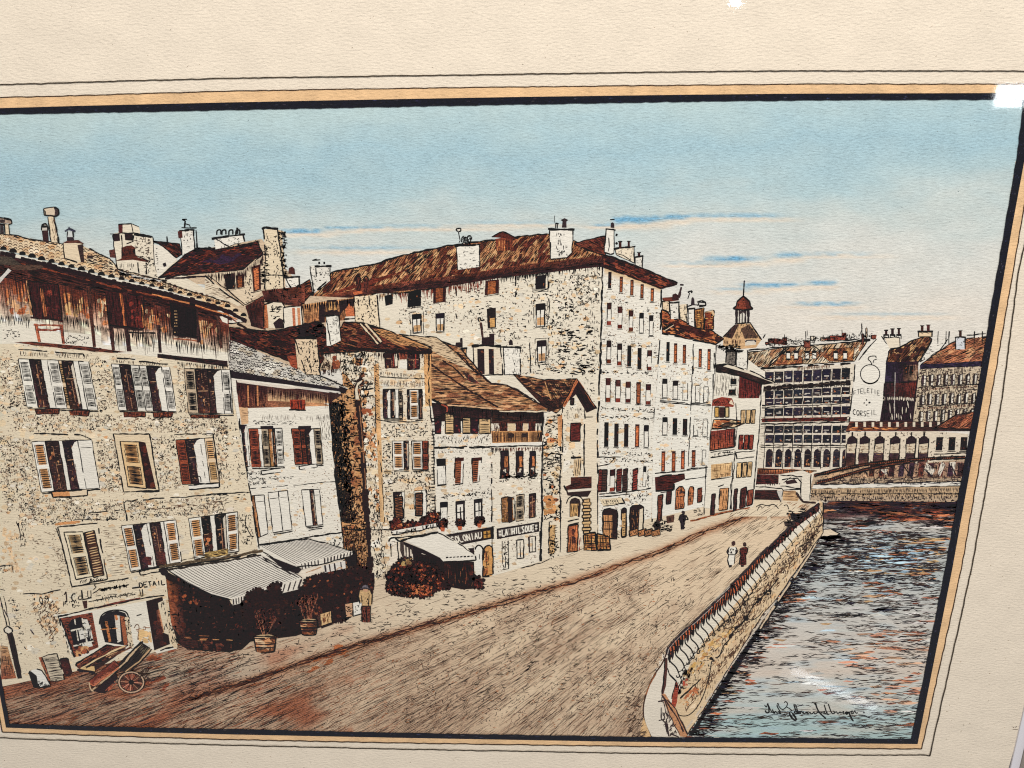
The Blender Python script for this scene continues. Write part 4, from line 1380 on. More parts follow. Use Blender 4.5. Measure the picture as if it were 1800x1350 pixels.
# ------------------------------------------------------------------ house with the overhanging roof at the far end
EH = Part('house', 'DRAW', 'far end house with overhanging roof and red shutters')
poly(EH, [(1259, 640), (1300, 620), (1345, 655), (1340, 701), (1336, 760), (1331, 830), (1324, 890), (1285, 897), (1238, 893), (1246, 800), (1254, 700)], (231, 221, 202))
chimney(EH, K('k 1150,1155 1235,1150 1228,1310 1145,1280'), True, WHT, 0, 0)
chimney(EH, K('k 1070,1150 1140,1150 1135,1270 1060,1250'), True, (120, 110, 100), .8, 1)
scrib(EH, K('k 985,1110 1180,1110 1150,1160 1060,1160'), 40, 7, 1.8, INK, '~c')
hatch(EH, K('l 975,150 1165,185 1155,340 960,345'), 88, 4, 1.1, (60, 50, 46), (6, 22), (2, 6), .85)
slitpart(EH, vq(1098, 1145, 205, 250, 0, 'l'), 'd')
slitpart(EH, vq(1085, 1140, 290, 335, 0, 'l'), 'd')
grad(EH, K('l 1168,185 1350,235 1325,360 1160,360'), [(96, 40, 38), (86, 40, 38), (104, 44, 40), (110, 48, 42)], 5, 4, .1)
hatch(EH, K('l 1168,185 1350,235 1325,360 1160,360'), 88, 3.6, 1.7, (44, 26, 28), (8, 26), (1, 4), .8)
R_ = roof(EH, K('l 985,95 1080,95 1250,150 1450,235 1350,250 1160,180 985,150'), [(46, 36, 36), (60, 44, 40)], 18, 3, 1.5, .6)
poly(R_, K('l 1080,92 1250,145 1440,230 1440,238 1230,160 1040,108'), (222, 208, 184))
wl(R_, K('l 985,95 1080,90 1250,142 1452,236'), 2)
BK = Part('balcony', EH)
poly(BK, K('l 960,370 1030,350 1110,360 1130,410 1120,430 950,420'), (140, 62, 50))
poly(BK, K('l 1085,400 1105,370 1128,418'), (228, 206, 176))
hatch(BK, K('l 955,370 1110,358 1090,420 950,420'), 60, 4, 1.6, INK, (5, 12), (2, 5), .7)
for x, c in ((990, (206, 160, 90)), (1070, (206, 180, 130))):
    q = vq(x - 16, x + 16, 430, 510, 0, 'l')
    poly(BK, q, c)
    wl(BK, q, 2.2, INK, .5, True)
poly(BK, vq(1010, 1048, 430, 515, 0, 'l'), (60, 40, 38))
R2 = roof(EH, K('l 965,530 1120,530 1225,552 1130,590 950,600'), [(206, 130, 80), (170, 96, 62), (222, 190, 150)], 10, 3.6, 1.6, .7, sx=2)
wl(R2, K('l 950,600 1060,560 1225,552'), 3)
wl(R2, K('l 1000,585 1130,592'), 2)
poly(R2, K('l 1060,560 1130,562 1110,580 1030,580'), (80, 60, 50))
GH = Part('gallery', EH)
grad(GH, K('l 945,620 1135,600 1130,745 935,775'), [(120, 56, 46), (110, 48, 42), (150, 74, 54), (170, 90, 60)], 6, 4, .15)
hatch(GH, K('l 945,610 1135,600 1130,745 935,775'), 88, 5, 1.8, (50, 28, 28), (10, 30), (1, 4), .8)
wl(GH, K('l 945,605 1135,600 1130,745 935,775'), 1.8, INK, .6, True)
for a, c in (('l 1182,455 1298,450 1290,560 1180,560', (206, 170, 124)), ('l 1168,652 1282,650 1272,765 1160,765', (150, 66, 52)), ('l 1150,872 1270,862 1262,980 1145,990', (212, 176, 126))):
    q = K(a)
    p = Part('window', EH)
    poly(p, q, (226, 210, 184))
    for u0, u1 in ((0, .3), (.36, .66), (.72, 1)):
        s = sub(q, u0, u1)
        poly(p, s, jit(c, .1))
        hatch(p, s, 88, 4, 1.4, INK, (5, 14), (1, 4), .6)
        wl(p, s, 1.4, INK, .4, True)
for a in ('l 1140,790 1290,775', 'l 1140,840 1285,825', 'l 940,830 1130,800', 'l 940,790 1130,765', 'l 945,1005 1110,980', 'l 1140,400 1150,560 1120,1000', 'l 1345,240 1330,560 1300,900 1285,1080', 'l 1110,860 1115,990 1095,1240', 'l 1140,790 1150,840'):
    wl(EH, K(a), 1.7, INK, .7)
scrib(EH, K('l 950,800 1120,775 1115,810 950,830'), 24, 4, 1.4, INK, 'c~')
grad(EH, K('l 945,885 1108,868 1100,975 945,1000'), [(214, 172, 120), (222, 186, 136), (206, 158, 108), (212, 176, 130)], 5, 4, .1)
hatch(EH, K('l 945,885 1108,868 1100,975 945,1000'), 88, 4.4, 1.2, (90, 60, 40), (6, 18), (2, 6), .7)
hatch(EH, K('l 945,885 1108,868 1100,975 945,1000'), 0, 6, 1.2, (90, 60, 40), (6, 18), (2, 6), .7)
for c, col in (('l 950,1120 980,1115 970,1280 942,1285', (64, 40, 40)), ('l 1015,1075 1085,1070 1075,1240 1005,1250', (210, 150, 100)), ('l 1130,1080 1155,1075 1145,1240 1118,1250', (74, 46, 42)), ('l 1180,1080 1225,1060 1215,1220 1170,1232', (84, 44, 40)), ('l 1235,1090 1280,1080 1270,1200 1225,1215', (150, 76, 56))):
    p = Part('door', EH)
    poly(p, K(c), col)
    hatch(p, K(c), 88, 4, 1.5, INK, (6, 18), (1, 5), .7)
    wl(p, K(c), 1.8, INK, .5, True)
wl(EH, K('l 1000,1060 1100,1035 1105,1240'), 1.8)

# ------------------------------------------------------------------ old roofs crowded behind the near houses
BG = Part('house', 'DRAW', 'crowded old rooftops with many chimneys behind the near houses')
poly(BG, [(278, 494), (345, 440), (460, 420), (500, 470), (545, 520), (622, 524), (667, 580), (640, 640), (520, 660), (404, 600), (381, 560), (360, 500)], (206, 180, 150))
poly(BG, [(196, 470), (240, 430), (300, 440), (330, 490), (400, 530), (333, 520), (230, 480)], (228, 214, 190))
CH = Part('chimney', BG, 'broad white chimney stack with dark openings on the near roof')
poly(CH, K('a 890,320 935,310 940,245 1040,240 1100,265 1110,320 1200,340 1220,400 1250,660 1070,620 930,600 910,500'), (230, 216, 192))
poly(CH, K('a 890,320 945,315 950,375 900,380'), (46, 32, 34))
poly(CH, K('a 985,320 1050,315 1050,375 990,370'), (46, 32, 34))
poly(CH, K('a 935,245 970,245 970,310 938,312'), (84, 40, 40))
poly(CH, K('a 960,430 1000,415 1040,410 1070,430 1070,490 1100,510 1180,530 1170,545 1050,525 910,535 960,515'), (88, 44, 36))
scrib(CH, K('a 1060,350 1190,350 1180,540 1080,500'), 60, 5, 1.2, (60, 44, 38), 't~')
scrib(CH, K('a 1140,540 1240,400 1250,660 1150,640'), 34, 5, 1.5, INK, '~t')
hatch(CH, K('a 920,545 1060,540 1060,610 930,600'), 88, 5, 1.3, INK, (6, 14), (2, 8), .6)
hatch(CH, K('a 960,430 1070,430 1070,490 960,500'), 88, 3, 1.6, (40, 26, 26), (5, 14), (1, 3), .8)
for a in ('a 870,320 1060,312 1210,345', 'a 890,330 915,500 930,600', 'a 1000,400 1050,380 1060,330', 'a 1050,330 1070,490 1160,530', 'a 1210,350 1225,560 1250,660', 'a 1040,245 1055,320', 'a 935,245 1040,240 1100,265', 'a 960,330 970,500', 'a 1090,545 1100,630', 'a 1155,545 1160,640'):
    wl(CH, K(a), 2, INK, .8)
wl(CH, K('a 1060,320 1200,345'), 4, INK, .8)
poly(CH, K('a 862,450 905,440 915,510 870,505'), (92, 52, 46))
poly(BG, K('a 1215,400 1290,420 1400,515 1250,665 1225,560'), (232, 222, 204))
hatch(BG, K('a 1220,430 1245,430 1260,640 1245,640'), 0, 5, 1.8, INK, (3, 7), (1, 4), .7)
poly(BG, K('a 1285,555 1310,545 1318,575 1295,582'), (40, 34, 40))
RB0 = roof(BG, K('a 1210,378 1300,385 1420,400 1440,480 1395,510 1290,420'), [(84, 44, 38), (110, 56, 44), (60, 34, 32)], 28, 3, 1.6, .8)
wl(RB0, K('a 1295,340 1300,400 1325,405 1320,340'), 2.2)
RB = roof(BG, [(278, 488), (335, 440), (345, 436), (400, 436), (425, 430), (453, 424), (462, 445), (440, 462), (427, 474), (400, 479), (360, 480), (290, 487)], [(100, 46, 38), (130, 62, 46), (76, 38, 36), (56, 34, 38)], -14, 2.8, 1.6, .85, sx=2.2)
blot(RB, [(350, 460), (410, 440), (450, 450), (420, 470)], 16, (4, 10), ((50, 36, 52), (60, 34, 36)), 2.4, ang=-25)
wl(RB, [(278, 489), (335, 440)], 2.4)
wl(RB, [(290, 490), (400, 484), (430, 478), (462, 446)], 3.2, (40, 28, 32), .6)
scrib(RB, [(345, 436), (460, 422), (460, 430), (345, 444)], 30, 6, 1.8, INK, '~c')
CH = chimney(BG, K('a 1425,290 1530,285 1540,440 1440,490'), True, WHT, .35, 0)
poly(CH, K('a 1405,300 1440,295 1445,350 1412,355'), (84, 44, 40))
for a in ('a 1460,270 1465,215 1440,205 1480,205', 'a 1465,240 1500,250 1505,270', 'a 1435,270 1555,272', 'a 1550,290 1560,440'):
    wl(CH, K(a), 2.2)
CH = chimney(BG, K('e 72,262 300,230 315,290 190,330 85,352'), True, WHT, 0, 0)
for x in (110, 150, 205, 260):
    curve(CH, K('e %d,240 %d,205 %d,200 %d,235' % (x - 15, x - 12, x + 14, x + 16)), 2.6)
wl(CH, K('e 258,230 256,180'), 4)
poly(BG, K('e 0,545 300,520 460,400 480,640 440,700 320,790 200,680 140,640'), (222, 200, 170))
hatch(BG, K('e 140,540 320,520 320,660 150,670'), 88, 3, 1.5, DBR, (8, 20), (1, 4), .85)
for c, st in (('e 150,550 235,540 240,665 170,670', 'k'), ('e 245,560 310,550 310,650 250,660', 'o'), ('e 370,490 440,470 445,670 385,690', 'o')):
    slitpart(BG, K(c), 'd' if st == 'k' else 'o')
scrib(BG, K('e 320,540 370,520 380,760 330,780'), 24, 5, 1.4, INK, 'tc')
fall(BG, K('e 20,545 300,520 460,400'), (6, 18), 2, 1.7, (50, 30, 30))
poly(BG, K('e 0,575 20,570 300,790 260,800 160,750 0,700'), (226, 208, 180))
hatch(BG, K('e 0,580 240,740 160,745 0,700'), -16, 3.4, 1.2, (90, 60, 44), (8, 24), (1, 4), .8)
wl(BG, K('e 0,560 150,690 310,800'), 2.2)
wl(BG, K('e 30,560 200,690 320,790 460,720'), 1.6)
CH = Part('chimney', BG, 'tall square chimney stack with marked sides')
poly(CH, K('e 462,195 575,190 620,560 625,660 470,670 480,400'), (226, 206, 174))
poly(CH, K('e 575,195 635,215 610,240 640,560 620,570'), (206, 180, 146))
scrib(CH, K('e 580,200 640,220 645,570 610,560'), 60, 7, 2.2, INK, 'c~t')
scrib(CH, K('e 480,230 570,230 600,640 490,640'), 40, 6, 1.5, INK, 'ct')
scrib(CH, K('e 430,440 500,300 510,600 450,640'), 40, 7, 2, INK, 'c~')
wl(CH, K('e 450,190 480,178 580,190'), 4)
wl(CH, K('e 600,235 640,215'), 3)
for a in ('e 462,195 480,400 470,670', 'e 575,195 600,400 622,560 625,660', 'e 480,560 620,560'):
    wl(CH, K(a), 2, INK, .8)
CH = chimney(BG, K('e 635,570 745,565 748,630 690,670 640,680'), True, WHT, 0, 0)
poly(CH, K('e 660,545 665,500 690,488 710,505 715,550'), (76, 42, 38))
ROOFL = roof(BG, K('e 690,670 830,590 850,690 780,770 690,790'), [(120, 62, 46), (90, 46, 38), (160, 92, 62)], -28, 3.2, 1.7, .85, sx=2)
grad(BG, K('e 320,800 470,720 480,990 370,960'), [(70, 38, 34), (96, 50, 40), (70, 38, 36), (48, 32, 34)], 6, 6, .25)
hatch(BG, K('e 320,800 470,720 480,990 370,960'), 80, 3, 1.6, (36, 24, 26), (8, 24), (1, 4), .8)
grad(BG, K('e 450,680 790,640 790,810 480,770'), [(80, 42, 36), (110, 58, 44), (96, 52, 42), (56, 34, 34)], 10, 5, .3)
scrib(BG, K('e 450,660 790,640 790,800 470,770'), 46, 8, 1.7, INK, 'c~t')
CH = Part('chimney', BG)
grad(CH, K('e 465,790 500,775 500,975 465,975'), [(190, 116, 72), (160, 92, 62), (180, 110, 70), (150, 84, 58)], 3, 6, .1)
poly(CH, K('e 490,790 540,770 610,775 630,800 620,970 510,975'), (230, 214, 188))
scrib(CH, K('e 530,800 590,800 590,890 530,890'), 10, 9, 2, INK, 'c~')
poly(CH, K('e 540,935 590,895 620,910 620,975 560,980'), (50, 36, 38))
wl(CH, K('e 465,970 470,790 540,768 610,772 632,805 622,975'), 2, INK, .7)
CH = Part('chimney', BG)
poly(CH, K('e 620,815 765,800 775,960 750,985 630,980'), (230, 218, 198))
for x, c in ((690, (190, 110, 78)), (730, (206, 140, 100))):
    poly(CH, vq(x, x + 22, 815, 970, 8, 'e'), c)
wl(CH, K('e 620,815 640,810 765,800 775,970'), 2)
wl(CH, K('e 620,815 630,980 750,985'), 1.8)
ATT = Part('attic', BG)
grad(ATT, K('e 770,790 1180,735 1190,900 1110,930 790,950'), [(196, 142, 94), (206, 150, 100), (150, 96, 66), (170, 112, 74)], 12, 5, .15)
hatch(ATT, K('e 770,790 1180,735 1190,900 790,950'), 88, 3, 1.5, (60, 38, 32), (8, 24), (1, 4), .7)
for c in ('e 900,790 950,785 950,930 910,935', 'e 1060,760 1180,740 1180,800 1100,830 1070,870', 'e 965,755 1045,750 1050,850 970,855'):
    poly(ATT, K(c), (46, 34, 36))
poly(ATT, K('e 975,770 1005,765 1010,830 980,835'), (200, 150, 96))
poly(ATT, K('e 1015,770 1040,765 1045,830 1020,835'), (200, 150, 96))
poly(ATT, K('e 1110,830 1140,780 1185,830 1190,880 1120,890'), (196, 110, 72))
poly(ATT, K('e 1110,885 1190,880 1190,925 1110,930'), (226, 214, 196))
fall(ATT, K('e 770,790 960,760 1190,735'), (6, 18), 2, 2, (36, 26, 28))
CH = chimney(BG, K('e 832,485 990,480 995,600 865,700 845,640'), True, WHT, .0, 0)
for a in ('e 880,470 885,430 850,440 915,435', 'e 905,470 905,450', 'e 945,470 945,450', 'e 878,500 882,570', 'e 890,675 960,610'):
    wl(CH, K(a), 2.6)
scrib(CH, K('e 900,520 980,520 970,600 910,640'), 10, 4, 1.3, INK, 'td')
CH = chimney(BG, K('e 1182,725 1360,715 1385,970 1190,940'), False, (228, 206, 174), .0, 0)
scrib(CH, K('e 1200,740 1360,740 1370,950 1200,920'), 40, 5, 1.6, INK, 'tc')
wl(CH, K('e 1298,720 1305,800'), 2.4)
for x in (1215, 1275):
    poly(CH, vq(x - 20, x + 20, 580, 690, 0, 'e'), (96, 50, 42))
    hatch(CH, vq(x - 20, x + 20, 580, 690, 0, 'e'), 88, 3, 1.6, INK, (5, 14), (1, 4), .8)
    curve(CH, K('e %d,600 %d,570 %d,570 %d,600' % (x - 22, x - 10, x + 10, x + 22)), 2.4)
poly(CH, K('e 1170,690 1240,680 1250,700 1180,715'), (196, 104, 66))
wl(CH, K('e 1100,905 1190,900'), 2.4)
LOW = roof(BG, [(404, 575), (470, 582), (520, 574), (560, 565), (575, 580), (572, 622), (560, 650), (520, 640), (470, 620), (404, 600)], [(92, 42, 36), (70, 36, 34), (120, 60, 44), (50, 30, 32)], 18, 2.8, 1.7, .85, sx=2.4, nb=200)
scrib(LOW, [(520, 574), (570, 570), (572, 590), (530, 595)], 40, 10, 2.2, INK, 'c~')
poly(LOW, K('e 750,980 790,930 845,945 800,990 790,1040 760,1030'), (40, 30, 32))
poly(LOW, K('e 650,1200 720,1190 735,1300 690,1300'), (150, 72, 50))
poly(BG, K('e 98,835 210,850 300,890 330,930 180,938 120,900'), (228, 216, 198))
wl(BG, K('e 98,835 210,850 300,890 330,930 180,938'), 1.8)

# ------------------------------------------------------------------ gabled stone tower house and the chimneys before the tall wall
for c in ('h 592,1120 810,1110 828,1345 600,1345',):
    CH = Part('chimney', TC, 'double chimney with dark shafts before the stone wall')
    q = K(c)
    poly(CH, q, (230, 214, 188))
    for x0, x1 in ((625, 680), (715, 755)):
        s = vq(x0, x1, 1140, 1340, 4, 'h')
        poly(CH, s, (44, 34, 36))
        blot(CH, s, 3, (2, 4), ((110, 60, 44),))
    hatch(CH, vq(760, 820, 1140, 1345, 4, 'h'), -10, 4, 1.2, (120, 70, 56), (4, 8), (2, 6), .7)
    wl(CH, q, 2.2, INK, .7, True)
    wl(CH, K('h 580,1118 700,1108 820,1125'), 4.4)
    poly(CH, K('h 660,1110 660,1050 720,1045 720,1020 760,1018 760,1110'), (44, 32, 34))
    wl(CH, K('h 668,1050 650,930'), 3, (70, 46, 42))
    wl(CH, K('h 680,1050 662,935'), 1.4)
    curve(CH, K('h 640,925 632,900 650,895 655,915 685,910'), 2.6)
CH = chimney(TC, K('h 832,1120 965,1125 970,1345 840,1345'), True, WHT, .45, 0)
poly(CH, K('h 875,1110 878,1075 890,1062 905,1078 908,1110'), (44, 34, 36))
CH = chimney(TC, K('h 455,1140 540,1130 540,1230 500,1215'), True, (206, 150, 104), .3, 0)
poly(CH, K('h 450,1130 455,1090 510,1085 510,1130'), (44, 34, 36))
poly(CH, K('h 488,1085 490,1055 508,1052 510,1085'), (44, 34, 36))

HH = Part('house', 'DRAW', 'narrow gabled stone tower house with a dark balcony')
poly(HH, [(953, 735), (989, 720), (1013, 690), (1029, 705), (1048, 720), (1050, 940), (1000, 975), (951, 985)], (228, 212, 186))
STN = K('i 1145,510 1290,480 1290,1000 1290,1340 1140,1340')
blot(HH, STN, 40, (3, 7), ((206, 146, 96), (222, 190, 146), (234, 222, 200), (190, 116, 76)), 1.4)
scrib(HH, K('i 1145,510 1290,480 1290,800 1145,800'), 80, 7, 1.6, INK, 'c~', 0)
scrib(HH, K('i 1145,800 1290,780 1290,1020 1145,1020'), 66, 8, 1.7, INK, 'c~', 0)
scrib(HH, K('i 1145,1020 1290,1020 1290,1320 1145,1340'), 60, 8, 1.9, INK, 'cc', 0)
blot(HH, K('i 1150,1130 1230,1120 1260,1270 1150,1290'), 16, (4, 8), ((206, 150, 96), (190, 130, 80)))
FAC = K('i 1300,440 1400,340 1475,450 1470,980 1300,1010')
poly(HH, FAC, (230, 216, 192))
blot(HH, FAC, 24, (3, 8), (LTAN, (234, 224, 206), (218, 186, 146)))
scrib(HH, FAC, 40, 4, 1.2, INK, 'tc~')
hatch(HH, K('i 1330,420 1450,420 1450,520 1330,520'), 88, 4, 1, (70, 60, 54), (4, 12), (2, 6), .7)
hatch(HH, K('i 1305,560 1340,560 1330,790 1300,790'), 0, 5, 1.2, INK, (3, 7), (2, 6), .7)
for a in ('i 1300,430 1298,790', 'i 1290,480 1285,780', 'i 1475,440 1470,980', 'i 1145,500 1140,1340', 'i 1285,800 1280,1340'):
    wl(HH, K(a), 2.2, INK, .8)
grad(HH, K('i 1260,510 1298,490 1290,740 1265,740'), [(206, 150, 104), (196, 130, 86), (206, 150, 100), (214, 166, 116)], 3, 5, .1)
R_ = roof(HH, K('i 910,170 1060,195 1160,215 1410,205 1300,430 1250,480 1185,440 1160,370 1000,260'), [(150, 98, 66), (112, 66, 48), (190, 140, 98), (76, 46, 40)], 3, 3.4, 1.7, .9, sx=1.8)
grad(R_, K('i 930,200 1180,380 1280,440 1190,470'), [(70, 44, 38), (56, 36, 34), (48, 32, 32), (70, 42, 36)], 8, 4, .2)
hatch(R_, K('i 930,200 1160,360 1300,430 1190,470'), 30, 3, 2, (36, 26, 28), (8, 22), (1, 4), .9)
hatch(R_, K('i 1150,220 1390,215 1290,400 1200,380'), 60, 5, 1.5, INK, (8, 20), (1, 6), .8)
wl(R_, K('i 1160,230 1210,370'), 1.6, (200, 150, 100))
up()
poly(R_, K('i 1410,205 1570,440 1490,475 1405,330 1300,430 1290,420'), (48, 32, 34))
hatch(R_, K('i 1410,240 1560,440 1495,470 1400,320'), 56, 3, 2, (28, 22, 24), (8, 24), (1, 4), .9)
for a in ('i 1412,212 1300,425', 'i 1420,222 1312,430'):
    wl(R_, K(a), 2.4, (190, 110, 70))
wl(R_, K('i 1425,222 1555,425'), 2.4, (170, 96, 62))
wl(R_, K('i 1408,203 1296,428'), 1.8)
wl(R_, K('i 1412,203 1572,442'), 2.2)
for c, col in (('i 1365,558 1442,556 1438,700 1362,700', (104, 46, 42)), ('i 1365,365 1390,360 1388,412 1362,412', (54, 42, 42))):
    p = Part('window', HH)
    poly(p, K(c), col)
    hatch(p, K(c), 0, 3.4, 1.5, (50, 26, 28), (6, 16), (1, 3), .9)
    wl(p, K(c), 2, INK, .5, True)
p = Part('window', HH)
poly(p, K('i 1388,845 1448,840 1444,970 1385,975'), (216, 186, 146))
hatch(p, K('i 1388,845 1448,840 1444,970 1385,975'), 88, 5, 1.8, INK, (8, 26), (1, 3), .9)
wl(p, K('i 1365,830 1448,828'), 3)
BL = Part('balcony', HH)
poly(BL, K('i 1320,1060 1365,1040 1365,985 1530,980 1530,1080 1340,1095'), (84, 44, 38))
hatch(BL, K('i 1320,1060 1365,1040 1365,985 1530,980 1530,1080 1340,1095'), 0, 3, 1.8, (40, 26, 26), (8, 22), (1, 4), .85)
poly(BL, K('i 1340,1085 1535,1070 1535,1085 1345,1102'), (226, 214, 194))
poly(BL, K('i 1330,1105 1530,1090 1500,1140 1440,1140 1340,1130'), (50, 36, 36))
wl(BL, K('i 1310,1050 1330,1090 1340,1105'), 3)
p = Part('window', HH, 'arched window under the balcony')
poly(p, K('i 1355,1180 1370,1155 1400,1145 1435,1160 1445,1200 1435,1300 1355,1300'), (52, 40, 40))
poly(p, K('i 1365,1195 1425,1195 1420,1295 1362,1295'), (206, 160, 104))
hatch(p, K('i 1365,1195 1425,1195 1420,1295 1362,1295'), 88, 4, 1.6, INK, (8, 22), (1, 4), .9)
curve(p, K('i 1330,1195 1350,1150 1400,1130 1450,1150 1465,1200'), 2)
wl(HH, K('j 1335,330 1420,310'), 4, (226, 210, 180))
wl(HH, K('j 1340,345 1430,325'), 2)
wl(HH, K('j 1345,375 1430,355'), 2.4)
COLN = Part('quoin_column', HH)
poly(COLN, K('j 1470,165 1520,160 1520,430 1465,440'), (206, 166, 116))
for k in range(11):
    y = 170 + k * 25
    o_ = (k % 2) * 10
    q = K('j %d,%d %d,%d %d,%d %d,%d' % (1465 - o_, y, 1515 + o_, y - 4, 1515 + o_, y + 20, 1465 - o_, y + 22))
    if k % 2:
        poly(COLN, q, (216, 178, 126))
    wl(COLN, q, 1.9, INK, .7, True)
p = Part('door', HH, 'orange brown panelled door')
grad(p, K('j 1345,380 1425,368 1420,580 1335,590'), [(150, 76, 54), (190, 112, 70), (206, 120, 72), (200, 130, 84)], 5, 6, .15)
blot(p, K('j 1370,400 1410,400 1410,520 1370,520'), 8, (4, 8), ((64, 40, 40), (90, 50, 42)))
hatch(p, K('j 1345,380 1425,368 1420,580 1335,590'), 88, 5, 1.6, INK, (8, 22), (2, 6), .6)
hatch(p, K('j 1325,400 1350,395 1345,590 1325,590'), 0, 5, 1.8, INK, (3, 7), (1, 3), .9)
hatch(p, K('j 1425,460 1460,455 1455,575 1420,580'), 88, 4, 1.8, (130, 56, 48), (6, 18), (1, 4), .8)
wl(p, K('j 1345,380 1425,368 1420,580 1335,590'), 2, INK, .6, True)
p = Part('door', HH)
poly(p, K('j 1195,375 1245,370 1235,600 1190,600'), (206, 164, 112))
scrib(p, K('j 1195,375 1250,370 1270,630 1190,640'), 50, 6, 1.7, INK, 'tc~')
wl(p, K('j 1195,345 1190,600'), 2.2)
curve(HH, K('j 1170,330 1200,315 1250,310 1280,325'), 1.8)
wl(HH, K('j 1285,320 1280,590'), 1.8, INK, .6, gaps=.3)
for a in ('i 1480,510 1590,500',):
    wl(HH, K(a), 2, INK, 1, gaps=.3)

# ------------------------------------------------------------------ pair of white shop houses under one tan roof
GP = Part('house', 'DRAW', 'pair of white shop houses under a wide tan roof')
poly(GP, [(757, 705), (787, 712), (878, 722), (964, 722), (955, 760), (953, 985), (900, 1000), (868, 1012), (780, 990), (764, 900)], (232, 222, 204))
poly(GP, [(860, 745), (954, 735), (951, 987), (868, 1012)], (231, 219, 198))
age(GP, [(764, 745), (955, 740), (951, 985), (868, 1008), (780, 930)])
scrib(GP, K('i 290,700 740,690 740,1340 330,1340'), 40, 4, 1, INK, '~td')
# shaded attics
grad(GP, K('i 262,395 740,430 735,540 285,545'), [(42, 30, 32), (44, 30, 32), (70, 40, 38), (56, 36, 36)], 12, 4, .2)
grad(GP, K('i 740,435 1150,470 1145,560 735,560'), [(44, 30, 32), (44, 32, 34), (66, 42, 38), (90, 56, 44)], 12, 4, .2)
for x0, x1, y0, k in ((290, 340, 520, 'k'), (372, 440, 480, 't'), (440, 492, 520, 'k'), (510, 572, 515, 't'), (575, 632, 520, 'k'), (640, 730, 520, 't')):
    q = vq(x0, x1, y0, 640, 0, 'i')
    p = Part('window', GP)
    if k == 'k':
        poly(p, q, (46, 32, 36))
        blot(p, q, 4, (2, 4), ((110, 44, 44),))
        wl(p, q, 1.6, INK, .4, True)
    else:
        poly(p, q, (216, 180, 132))
        slats(p, q, 9, INK, 1.6, .08, .92)
        wl(p, q, 1.6, INK, .4, True)
hatch(GP, K('i 265,400 740,430 740,530 290,545'), 2, 3, 1.8, (28, 20, 24), (10, 28), (1, 4), .6)
hatch(GP, K('i 740,440 1150,470 1140,545 740,540'), 2, 3, 1.8, (28, 20, 24), (10, 28), (1, 4), .8)
fall(GP, K('i 380,425 740,440 1150,470'), (4, 26), 2, 1.9, (36, 26, 28))
BA = Part('balustrade', GP)
grad(BA, K('i 735,620 1140,615 1140,715 745,715'), [(206, 150, 96), (196, 140, 92), (214, 164, 112), (200, 140, 88)], 12, 4, .1)
for x in range(745, 1140, 9):
    wl(BA, K('i %d,%d %d,%d' % (x, 628, x + U(-2, 2), 705)), 1.3, (70, 44, 34), .3)
for x in (890, 1000):
    blot(BA, vq(x - 26, x + 26, 635, 675, 0, 'i'), 5, (4, 7), ((50, 38, 36),))
for x0, x1 in ((800, 865), (930, 985), (1030, 1085)):
    q = vq(x0, x1, 545, 620, 0, 'i')
    poly(BA, q, (84, 44, 38))
    hatch(BA, q, 88, 3, 1.6, INK, (6, 16), (1, 3), .85)
for x0, x1 in ((870, 925), (990, 1025)):
    poly(BA, vq(x0, x1, 560, 615, 0, 'i'), (222, 196, 158))
hatch(BA, K('i 735,540 800,560 790,720 740,640'), 80, 4, 1.8, (80, 48, 38), (8, 20), (1, 5), .8)
hatch(BA, K('i 1095,560 1145,550 1145,720 1100,700'), 88, 3, 1.8, INK, (6, 20), (1, 4), .85)
poly(GP, K('i 735,715 1150,705 1175,718 1150,735 730,742'), (234, 226, 212))
wl(GP, K('i 275,752 500,745 740,742 1150,735 1175,720 1150,706'), 2.2)
fall(GP, K('i 745,752 1130,745'), (3, 9), 2, 1.8, (96, 50, 40))
fall(GP, K('i 745,752 800,750'), (5, 14), 2.4, 1.8)
wl(GP, K('i 275,752 730,748'), 2.6, INK, .8, gaps=.1)
scrib(GP, K('i 290,660 720,655 720,710 300,710'), 26, 6, 1.4, INK, 't')
fall(GP, K('i 300,775 730,768'), (1, 5), 5, 1)
# windows
for c, st in (('i 303,842 374,838 376,1040 312,1046', 'p'), ('i 450,832 520,828 510,1030 450,1036', 'o2'), ('i 585,832 660,826 640,1015 590,1022', 'o2'), ('i 332,1185 390,1180 386,1330 338,1335', 'p'), ('i 455,1178 525,1170 525,1350 458,1355', 'x'), ('i 600,1165 665,1155 662,1345 605,1350', 'x')):
    p = Part('window', GP)
    q = K(c)
    if st == 'p':
        slit(p, q, 'w')
        hatch(p, q, 88, 5, 1, INK, (4, 10), (3, 8), .6)
    elif st == 'o2':
        poly(p, q, WHT)
        s = sub(q, 0, .72)
        poly(p, s, (150, 84, 56))
        slats(p, s, 12, INK, 1.8, .02, .98)
        poly(p, sub(q, 0, 1, 0, .14), DBR)
        wl(p, [s[0], s[3]], 2.2)
        wl(p, [q[1], q[2]], 1.3, INK, .5, gaps=.3)
    else:
        poly(p, q, WHT)
        poly(p, sub(q, 0, 1, 0, .15), (40, 34, 38))
        poly(p, sub(q, 0, .16), (44, 36, 38))
        poly(p, sub(q, .82, 1), (44, 36, 38))
        wl(p, [bil(q, .55, 0), bil(q, .55, 1)], 1.8)
        wl(p, [bil(q, 0, .5), bil(q, 1, .48)], 1.6)
        wl(p, q, 1.8, INK, .4, True)
    wl(p, [(q[3][0] - 1, q[3][1] + 2), (q[2][0] + 1, q[2][1] + 1)], 2, INK, .4)
